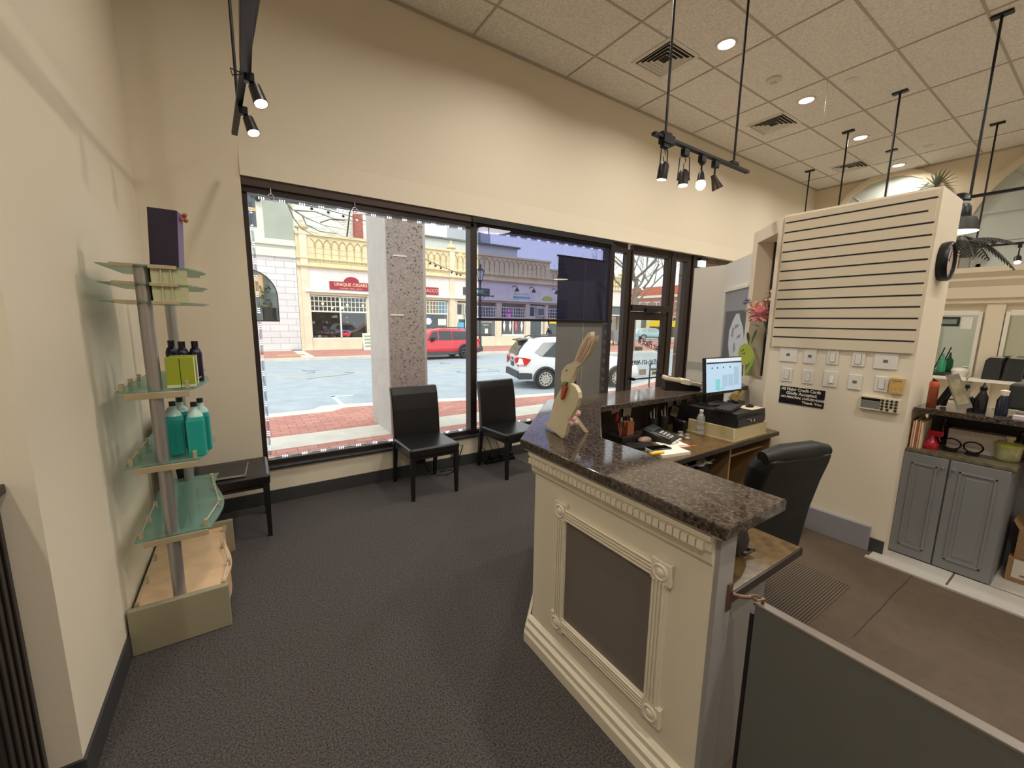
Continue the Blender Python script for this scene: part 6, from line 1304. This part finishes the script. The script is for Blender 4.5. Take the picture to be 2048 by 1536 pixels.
MB().box(X6-.06, X6, 49.2, 50.3, -.5, 2.4).build('dark_doorway', M('far_dark_glass'), t)
MB().box(X6-.1, X6, 40.8, 43.6, 2.15, 2.7).build('dark_fascia', m_black, t)
def branch(b, p, d, r, L, lvl, sp=.5):
    n = 4; pts = [Vector(p)]; d = Vector(d).normalized(); rr = [r]
    for k in range(n):
        d = (d+V(random.uniform(-.16, .16), random.uniform(-.16, .16), random.uniform(-.05, .12))).normalized(); pts.append(pts[-1]+d*L/n); rr.append(r*(1-.45*(k+1)/n))
    b.tube(pts, rr, 6 if lvl > 2 else 4)
    if lvl > 0:
        for k in range(3 if lvl > 1 else 4):
            q = pts[random.choice((2, 3, 4))]; s = V(random.uniform(-1, 1), random.uniform(-1, 1), random.uniform(-.1, .8)).normalized()
            branch(b, q, d*.75+s*sp*1.5, r*.5, L*.72, lvl-1, sp)
m_bark = M('grey_bark', (120, 112, 98), .9, noise=(5, .2))
t = thing('street_tree', 'bare street tree across the road seen through the door transom', 'tree', (24.7, 20.8, GZ))
MB().tube([(24.7, 20.8, GZ), (24.72, 20.8, 1.5), (24.8, 20.85, 3.2), (24.8, 20.8, 5)], [.24, .2, .19, .14], 12).build('trunk', m_bark, t, smooth=True)
random.seed(21); b = MB()
for k, (z, a) in enumerate(((3.0, -.3), (3.4, 2.6), (3.9, .6), (4.3, 3.6), (4.8, 1.6), (5.0, 5.0), (3.6, 4.6), (4.6, 2.2), (5.0, .1))): branch(b, (24.8, 20.8, z), (math.cos(a), math.sin(a), .8), .09, 2.9, 3)
b.build('branches', m_bark, t)
t = thing('overhead_branches', 'bare drooping tree branches over the road at the top of the first window', 'tree', (1.2, 14, 6)); random.seed(5)
MB().tube([(-3.5, 15, GZ), (-3.4, 14.9, 3), (-2.6, 14.6, 6.4)], [.25, .22, .16], 10).build('trunk', m_bark, t, smooth=True)
b = MB(); J = at(560, 392, 1, 14); b.tube([(-2.6, 14.6, 6.2), (-.6, 14.3, 6.3), J+V(-.3, 0, .5), J], [.08, .05, .04, .03], 6)
for pl in (((560, 392), (585, 418), (615, 436), (650, 450), (690, 458)), ((575, 408), (588, 436), (604, 458), (625, 470)), ((590, 420), (630, 424), (668, 438), (700, 441)), ((604, 430), (612, 450), (640, 462), (672, 468)), ((640, 446), (660, 438), (690, 442))):
    Q = [at(*p, 1, 14)+V(0, random.uniform(-.1, .1), 0) for p in pl]; b.tube(Q, [.022-.004*k for k in range(len(Q))], 5)
    for k in range(1, len(Q)): branch(b, Q[k], (1, random.uniform(-.3, .3), random.uniform(-.7, .2)), .006, .5, 1, .4)
b.build('branches', m_bark, t)
t = thing('street_tree', 'bare tree branches rising far behind the brick building', 'tree', (50, 52, GZ)); random.seed(8)
MB().tube([(50, 52, GZ), (50, 52, 5)], [.3, .2], 8).build('trunk', m_bark, t); b = MB()
for a in range(7): branch(b, (50, 52, 4+.3*a), (math.cos(a*1.1), math.sin(a*1.1), 1), .1, 4.5, 3)
b.build('branches', m_bark, t)
tag(MB().box(25.3, 25.9, 20.75, 21.3, GZ+.01, GZ+.3).build('tree_planter', m_black), 'small dark planter box at the base of the street tree', 'planter')
# lamp post
t = thing('street_lamp', 'black lantern street lamp across the road seen through the smoky shade', 'street lamp', (13.7, 24.8, GZ)); LX, LY = 13.72, 24.8
m_lp = M('lamp_post_black', (40, 44, 46), .5)
MB().lathe((LX, LY, GZ), [(.2, 0), (.2, .25), (.12, .4), (.1, 1.0), (.07, 1.1), (.06, 4.6), (.09, 4.7), (.14, 4.8)], 16).build('post', m_lp, t, smooth=True)
l_ = MB().frustum([(LX+.14*math.cos(a*PI/3), LY+.14*math.sin(a*PI/3), 4.38) for a in range(6)], [(LX+.26*math.cos(a*PI/3), LY+.26*math.sin(a*PI/3), 4.98) for a in range(6)]).build('lantern_glass', M('lantern_pane', (206, 206, 206), .2), t)
b = MB()
for a in range(6): b.cyl((LX+.15*math.cos(a*PI/3), LY+.15*math.sin(a*PI/3), 4.36), (LX+.28*math.cos(a*PI/3), LY+.28*math.sin(a*PI/3), 5.0), .02, n=5)
b.lathe((LX, LY, 4.98), [(.3, 0), (.2, .12), (.08, .2), (.05, .3), (.08, .36), (.01, .5)], 12); b.build('lantern_cage', m_lp, l_)
MB().tube([(LX-.7, LY, 3.35), (LX+1.0, LY, 3.35)], .03).tube([(LX, LY, 3.0), (LX+.4, LY, 3.33)], .02).tube([(LX, LY, 3.0), (LX-.4, LY, 3.33)], .02).ball((LX+1.0, LY, 3.35), .08, 8).build('cross_arm', m_lp, t)
s_ = MB().box(LX-.75, LX+.35, LY-.08, LY-.05, 3.45, 3.75).build('street_sign', M('street_sign_green', (50, 120, 90), .5), t); text('street_sign_lettering', 'HART ST', .2, m_wfr, s_, (LX-.2, LY-.085, 3.6), FY, .003)
# string lights
def cord(pts, lab, n):
    t = thing('string_lights', lab, 'string lights', tuple(pts[0]), group='festoon lights over the road'); pts = [Vector(p) for p in pts]
    MB().tube(pts, .02, 5).build('light_cord', m_black, t)
    for k in range(n):
        u = (k+.5)/n*(len(pts)-1); i = int(u); p = pts[i].lerp(pts[i+1], u-i); MB().ball(p-V(0, 0, .1), .07, 8).build('festoon_bulb', m_black if k % 4 else M('bulb_pale', (240, 226, 190), .4), t)
cord([at(565, 402, 1, 20), at(640, 416, 1, 22), at(700, 432, 1, 24), at(750, 448, 1, 26)], 'cord of festoon bulbs crossing the upper left of the window', 6)
cord([at(843, 515, 1, 22), at(880, 532, 1, 23), at(915, 546, 1, 24), at(938, 549, 1, 25)], 'cord of festoon bulbs right of the column', 10)
# ================================================================ cars
m_tire = M('tyre_rubber', (34, 34, 36), .8); m_plas = M('dark_cladding', (62, 64, 66), .6); m_cgl = M('car_window_tint', (52, 58, 60), .08)
def make_car(name, lab, loc, rz, paint, st, wb, wr, tyw, rimm, spoke, glass, lights=True, L=4.6, wiper=True, clad=True):
    """st: stations from rear to front (x, z_low, z_belt, z_top, halfwidth_low, halfwidth_belt, halfwidth_top)"""
    t = thing(name, lab, 'car', loc, rz)
    vs = []; N = 14
    def ring(s):
        x, zl, zb, zt, wl, wb_, wt = s; zm = zl+(zb-zl)*.45
        R = [(x, -wl+.06, zl), (x, -wl, zl+.10), (x, -wl-.02, zm), (x, -wb_, zb), (x, -wt-.02, zt-(.06 if zt-zb > .2 else .02)), (x, -wt+.10, zt-.0), (x, -wt*.4, zt+.015)]
        return R+[(x, -y, z) for x, y, z in R[::-1]]
    b = MB(); rings = [ring(s) for s in st]
    loft(b, rings); b.build('body', paint, t, smooth=True, local=True, bev=.0)
    def side(x, z):   # half width of the body at x,z
        for i in range(len(st)-1):
            if st[i][0] <= x <= st[i+1][0]:
                u = (x-st[i][0])/(st[i+1][0]-st[i][0]); s = [a+(c-a)*u for a, c in zip(st[i], st[i+1])]; break
        else: s = st[0] if x < st[0][0] else st[-1]
        zb, zt = s[2], s[3]-.06
        if z >= zb: k = min(1, (z-zb)/max(.05, zt-zb)); return s[5]+(s[6]+.02-s[5])*k
        zm = s[1]+(zb-s[1])*.45
        if z >= zm: return s[4]+.02+(s[5]-s[4]-.02)*(z-zm)/(zb-zm)
        return s[4]+.02
    def panel(pts, off, name, m, par=t, both=True, th=.012):
        for sg in ((-1, 1) if both else (-1,)):
            q = [V(x, sg*(side(x, z)+off), z) for x, z in pts]; c = MB(); c.extr(q, (0, sg*th, 0)); c.build(name, m, par, local=True)
    for g in glass: panel(g, .018, 'side_window', m_cgl)
    for sx_ in (0, wb):
        for sg in (-1, 1):
            yy = sg*(side(sx_, wr+.1)+.035)
            b = MB(); y0, y1 = (yy-sg*tyw, yy)
            b.lathe((sx_, 0, wr), [(wr*.62, y0), (wr*.96, y0), (wr, y0+sg*.03), (wr, y1-sg*.03), (wr*.95, y1+sg*.0), (wr*.68, y1+sg*.012), (wr*.66, y1-sg*.03)], 28, 'y'); w_ = b.build('wheel', m_tire, t, smooth=True, local=True)
            b = MB(); b.lathe((sx_, 0, wr), [(wr*.66, y1-sg*.01), (wr*.62, y1-sg*.01), (wr*.60, y1-sg*.05), (.001, y1-sg*.05)], 28, 'y'); b.build('rim_well', m_plas if spoke == 'flower' else m_black, w_, local=True)
            b = MB(); b.lathe((sx_, 0, wr), [(wr*.68, y1+sg*.008), (wr*.64, y1+sg*.012), (wr*.60, y1-sg*.01)], 28, 'y', cap=False); b.lathe((sx_, 0, wr), [(wr*.10, y1-sg*.02), (wr*.1, y1+sg*.005), (.001, y1+sg*.01)], 14, 'y')
            ns = 6 if spoke == 'flower' else 5
            for k in range(ns):
                a = 2*PI*k/ns+.2
                def pt(r, da): return V(sx_+r*wr*math.cos(a+da), y1-sg*.004, wr+r*wr*math.sin(a+da))
                if spoke == 'flower': qs = [[pt(.08, -.5), pt(.36, -.48), pt(.36, -.34), pt(.62, -.04), pt(.62, .04), pt(.36, -.28)][:5], [pt(.08, .5), pt(.62, .04), pt(.62, -.04), pt(.36, .34), pt(.36, .48)], [pt(.30, -.58), pt(.64, -.62), pt(.64, -.46), pt(.36, -.42)]]
                else: qs = [[pt(.08, -.5), pt(.63, -.16), pt(.63, .16), pt(.08, .5)]]
                for q_ in qs: b.extr(q_, (0, sg*.012, 0))
            b.build('alloy_rim', rimm, w_, local=True)
            b = MB(); R0, R1 = wr*1.08, wr*1.24; pts = [(sx_+R0*math.cos(PI*(k/14)*1.1-.16), wr+R0*math.sin(PI*(k/14)*1.1-.16)) for k in range(15)]; po = [(sx_+R1*math.cos(PI*(k/14)*1.1-.16), wr+R1*math.sin(PI*(k/14)*1.1-.16)) for k in range(15)]
            yb = sg*(side(sx_, wr+.1)+.0)
            b.prism(pts+po[::-1], sg*.055, 'y', yb-sg*.005); b.build('wheel_arch', m_plas, t, local=True)
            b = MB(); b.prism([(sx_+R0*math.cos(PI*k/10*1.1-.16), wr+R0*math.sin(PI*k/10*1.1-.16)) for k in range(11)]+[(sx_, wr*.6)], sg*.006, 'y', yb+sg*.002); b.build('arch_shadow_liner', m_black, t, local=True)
    if clad:
        a0, a1 = wr*1.2, wb-wr*1.2; zl = st[3][1]
        for sg in (-1, 1): MB().box(a0, a1, sg*(side(wb/2, zl+.1)-.03), sg*(side(wb/2, zl+.1)+.025), zl-.02, zl+.14).build('side_cladding', m_plas, t, local=True)
    return t, side, panel
m_wp = M('white_car_paint', (226, 230, 230), .12, coat=1); m_rp = M('red_car_paint', (196, 26, 44), .15, metal=.2, coat=1); m_bp = M('ice_blue_paint', (150, 186, 190), .15, metal=.2, coat=1)
m_rim = M('machined_rim', (220, 214, 204), .3, metal=.5)
# white SUV (x=0 at the rear axle)
st = [(-.90, .45, .95, 1.00, .66, .66, .62), (-.88, .34, 1.02, 1.10, .82, .78, .66), (-.80, .30, 1.03, 1.30, .87, .84, .62), (-.52, .27, 1.04, 1.62, .90, .885, .56), (.1, .25, 1.04, 1.69, .905, .895, .60), (1.0, .25, 1.02, 1.72, .905, .895, .62), (1.75, .25, 1.0, 1.66, .905, .89, .60), (2.35, .26, 1.0, 1.12, .905, .87, .70), (3.1, .28, .93, 1.0, .90, .82, .66), (3.52, .32, .76, .84, .80, .72, .6), (3.62, .40, .66, .70, .62, .6, .5)]
gl_ = [[(-.38, 1.22), (-.12, 1.10), (.42, 1.07), (.42, 1.56), (-.02, 1.55)], [(.47, 1.07), (1.20, 1.06), (1.20, 1.59), (.47, 1.57)], [(1.25, 1.06), (2.05, 1.06), (1.72, 1.52), (1.25, 1.59)]]
WA = math.atan2(9.724-10.601, 10.871-8.35); wmid = V(8.35, 10.601, 0)
lft = V(-math.sin(WA), math.cos(WA), 0); base = wmid+lft*.88; base.z = RZ
wc, sd, pn = make_car('white_suv', 'white parked car with roof rails at the near kerb, rear toward the camera', tuple(base), WA, m_wp, st, 2.67, .345, .22, m_rim, 'flower', gl_)
# rear details in local coordinates
def lp(name, pts, m, par=wc, vec=(-.015, 0, 0)): b = MB(); b.extr(pts, vec); return b.build(name, m, par, local=True)
b = MB(); b.extr([(-.895, -.60, 1.13), (-.895, .60, 1.13), (-.825, .56, 1.31), (-.825, -.56, 1.31)], (-.012, 0, 0)); b.extr([(-.825, -.56, 1.31), (-.825, .56, 1.31), (-.60, .50, 1.575), (-.60, -.50, 1.575)], (-.012, 0, .004)); b.build('rear_window', m_cgl, wc, local=True)
MB().extr([(-.52, -.57, 1.625), (-.52, .57, 1.625), (-.80, .52, 1.58), (-.80, -.52, 1.58)], (0, 0, .03)).build('rear_spoiler', m_black, wc, local=True)
for sg in (-1, 1):
    b = MB(); b.extr([(-.92, sg*.36, 1.00), (-.905, sg*.70, 1.06), (-.70, sg*.905, 1.06), (-.50, sg*.925, 1.0), (-.66, sg*.92, .82), (-.90, sg*.78, .76), (-.92, sg*.56, .84)], (-.03, sg*.03, 0)); l2 = b.build('tail_light', M('tail_red', (206, 44, 30), .15), wc, local=True)
    b = MB(); b.extr([(-.915, sg*.66, .82), (-.80, sg*.87, .80), (-.80, sg*.875, .85), (-.915, sg*.64, .87)], (-.034, sg*.036, 0)); b.build('reverse_lens', m_rim, l2, local=True)
    MB().box(-.90, -.80, sg*.55, sg*.78, .40, .50).build('rear_reflector', M('tail_red'), wc, local=True)
    MB().tube([(-.35, sg*.50, 1.67), (-.2, sg*.53, 1.74), (.9, sg*.56, 1.78), (1.4, sg*.55, 1.74), (1.5, sg*.55, 1.69)], .02).build('roof_rail', m_plas, wc, local=True)
b = MB(); b.extr([(-.94, -.80, .36), (-.94, .80, .36), (-.95, .78, .60), (-.95, -.78, .60)], (.1, 0, 0)); b.box(-.93, -.45, -.915, -.86, .34, .56).box(-.93, -.45, .86, .915, .34, .56); b.build('rear_bumper', m_plas, wc, local=True, bev=.02)
MB().box(-.935, -.905, -.16, .16, .72, .87).build('licence_plate', M('plate_dark', (70, 76, 84), .4), wc, local=True)
MB().lathe((-.92, 0, .98), [(.05, 0), (.05, -.015), (.001, -.016)], 14, 'x').build('badge', m_plas, wc, local=True)
MB().extr([(-.87, -.4, 1.10), (-.87, .1, 1.14), (-.88, .1, 1.16), (-.88, -.4, 1.12)], (-.02, 0, 0)).build('rear_wiper', m_black, wc, local=True)
pn([(.45, .95), (.62, .95), (.62, .92), (.45, .92)], .01, 'door_handle', m_wp); pn([(1.28, .95), (1.45, .95), (1.45, .92), (1.28, .92)], .01, 'door_handle', m_wp)
lp('front_windscreen', [(2.32, -.62, 1.1), (2.32, .62, 1.1), (1.80, .52, 1.6), (1.80, -.52, 1.6)], m_cgl, vec=(.03, 0, .01))
MB().box(1.95, 2.1, -1.06, -.90, 1.05, 1.2).build('door_mirror', m_wp, wc, local=True, bev=.02)
# red SUV faces left
st2 = [(-1.02, .5, 1.0, 1.05, .7, .7, .62), (-1.0, .36, 1.06, 1.15, .86, .82, .68), (-.92, .32, 1.08, 1.4, .93, .88, .64), (-.55, .30, 1.09, 1.70, .96, .92, .60), (.3, .28, 1.08, 1.77, .97, .93, .64), (1.3, .28, 1.06, 1.79, .97, .93, .66), (2.0, .28, 1.05, 1.70, .97, .92, .62), (2.7, .30, 1.06, 1.18, .96, .9, .72), (3.6, .32, 1.0, 1.08, .95, .86, .7), (3.95, .36, .82, .9, .84, .76, .62), (4.03, .44, .7, .75, .66, .62, .5)]
gl2 = [[(-.55, 1.2), (-.38, 1.15), (-.22, 1.14), (-.42, 1.58)], [(-.1, 1.14), (.75, 1.12), (.75, 1.62), (-.28, 1.60)], [(.82, 1.12), (1.62, 1.12), (1.60, 1.63), (.82, 1.63)], [(1.68, 1.12), (2.35, 1.12), (1.95, 1.58), (1.68, 1.62)]]
rcx, _, rpn = make_car('red_suv', 'red car parked across the road, right of the concrete column', (11.0, 22.65, RZ), PI, m_rp, st2, 3.0, .40, .24, M('dark_alloy', (90, 84, 80), .4, metal=.5), 'five', gl2)
for sg in (-1, 1): MB().box(-1.03, -.93, sg*.6, sg*.9, 1.0, 1.12).build('tail_light', M('tail_red'), rcx, local=True)
b = MB(); b.box(-1.06, -.7, -.95, .95, .36, .66); b.build('rear_bumper', m_plas, rcx, local=True, bev=.02)
MB().box(1.95, 2.15, .94, 1.12, 1.1, 1.28).box(1.95, 2.15, -1.12, -.94, 1.1, 1.28).build('door_mirror', m_black, rcx, local=True, bev=.02)
for sg in (-1, 1): MB().tube([(-.4, sg*.54, 1.74), (-.2, sg*.56, 1.82), (1.7, sg*.58, 1.82), (1.9, sg*.56, 1.74)], .018).build('roof_rail', m_plas, rcx, local=True)
MB().extr([(-.955, -.62, 1.2), (-.955, .62, 1.2), (-.66, .55, 1.62), (-.66, -.55, 1.62)], (-.02, 0, 0)).build('rear_window', m_cgl, rcx, local=True)
bcx, _, _ = make_car('blue_car', 'small pale blue car down the side street seen through the door glass', (47.2, 38.0, RZ+.0), math.radians(-38), m_bp, [(a, b_, c_, c_+(d_-c_)*.86, e, f_, g_) for a, b_, c_, d_, e, f_, g_ in st], 2.67, .34, .22, m_rim, 'five', gl_)
# seated person in front of the far shops
pr_ = thing('person', 'person in dark clothes bending forward outside the far shop doors', 'person', (22.9, 28.6, GZ))
px_, py_ = 23.1, 28.6
def skin(name, verts, edges, m, par):
    me = bpy.data.meshes.new(name); me.from_pydata([v[:3] for v in verts], edges, []); o = bpy.data.objects.new(name, me); C.objects.link(o); me.materials.append(m)
    s = o.modifiers.new('skin', 'SKIN'); 
    for i, v in enumerate(verts): me.skin_vertices[0].data[i].radius = (v[3], v[3])
    me.skin_vertices[0].data[0].use_root = True
    u = o.modifiers.new('subdivision', 'SUBSURF'); u.levels = 1; u.render_levels = 1; o.parent = par; o.location = -Vector(par['_w']); return o
try:
    bm_ = bpy.data.meshes.new('x'); 
    def sk(name, verts, edges, m, par):
        me = bpy.data.meshes.new(name); me.from_pydata([v[:3] for v in verts], edges, [])
        b2 = bmesh.new(); b2.from_mesh(me); lay = b2.verts.layers.skin.verify(); b2.verts.ensure_lookup_table()
        for i, v in enumerate(verts): b2.verts[i][lay].radius = (v[3], v[3]); b2.verts[i][lay].use_root = (i == 0)
        b2.to_mesh(me); b2.free(); me.materials.append(m); o = bpy.data.objects.new(name, me); C.objects.link(o)
        o.modifiers.new('skin', 'SKIN'); u = o.modifiers.new('subdivision', 'SUBSURF'); u.levels = 2; u.render_levels = 2
        o.parent = par; o.location = -Vector(par['_w']); return o
    X, Y, Z = px_, py_, GZ
    sk('body', [(X, Y, Z+.92, .15), (X-.12, Y, Z+1.15, .15), (X-.26, Y, Z+1.36, .15), (X-.34, Y, Z+1.44, .06), (X-.42, Y, Z+1.52, .10), (X-.44, Y, Z+1.60, .09),
                (X-.28, Y-.2, Z+1.34, .07), (X-.34, Y-.24, Z+1.08, .055), (X-.48, Y-.2, Z+.92, .04), (X-.28, Y+.2, Z+1.34, .07), (X-.34, Y+.24, Z+1.08, .055), (X-.48, Y+.2, Z+.92, .04),
                (X+.0, Y-.1, Z+.85, .11), (X-.02, Y-.12, Z+.48, .08), (X+.08, Y-.12, Z+.08, .05), (X-.06, Y-.12, Z+.04, .045), (X, Y+.1, Z+.85, .11), (X-.05, Y+.12, Z+.48, .08), (X+.02, Y+.12, Z+.08, .05), (X-.12, Y+.12, Z+.04, .045)],
       [(0, 1), (1, 2), (2, 3), (3, 4), (4, 5), (2, 6), (6, 7), (7, 8), (2, 9), (9, 10), (10, 11), (0, 12), (12, 13), (13, 14), (14, 15), (0, 16), (16, 17), (17, 18), (18, 19)], M('dark_clothes', (40, 42, 48), .8), pr_)
    MB().ball((X-.46, Y, Z+1.57), .10, 12, (.95, .8, 1.15)).build('head', M('face_skin', (196, 160, 140), .6), pr_, smooth=True)
    MB().ball((X-.43, Y, Z+1.61), .11, 12, (1, .9, 1.0)).build('hair', M('grey_hair', (190, 186, 180), .8), pr_, smooth=True)
except Exception as e: print('person', e)
# tidy helper properties
for o in sc.objects:
    if '_w' in o: del o['_w']
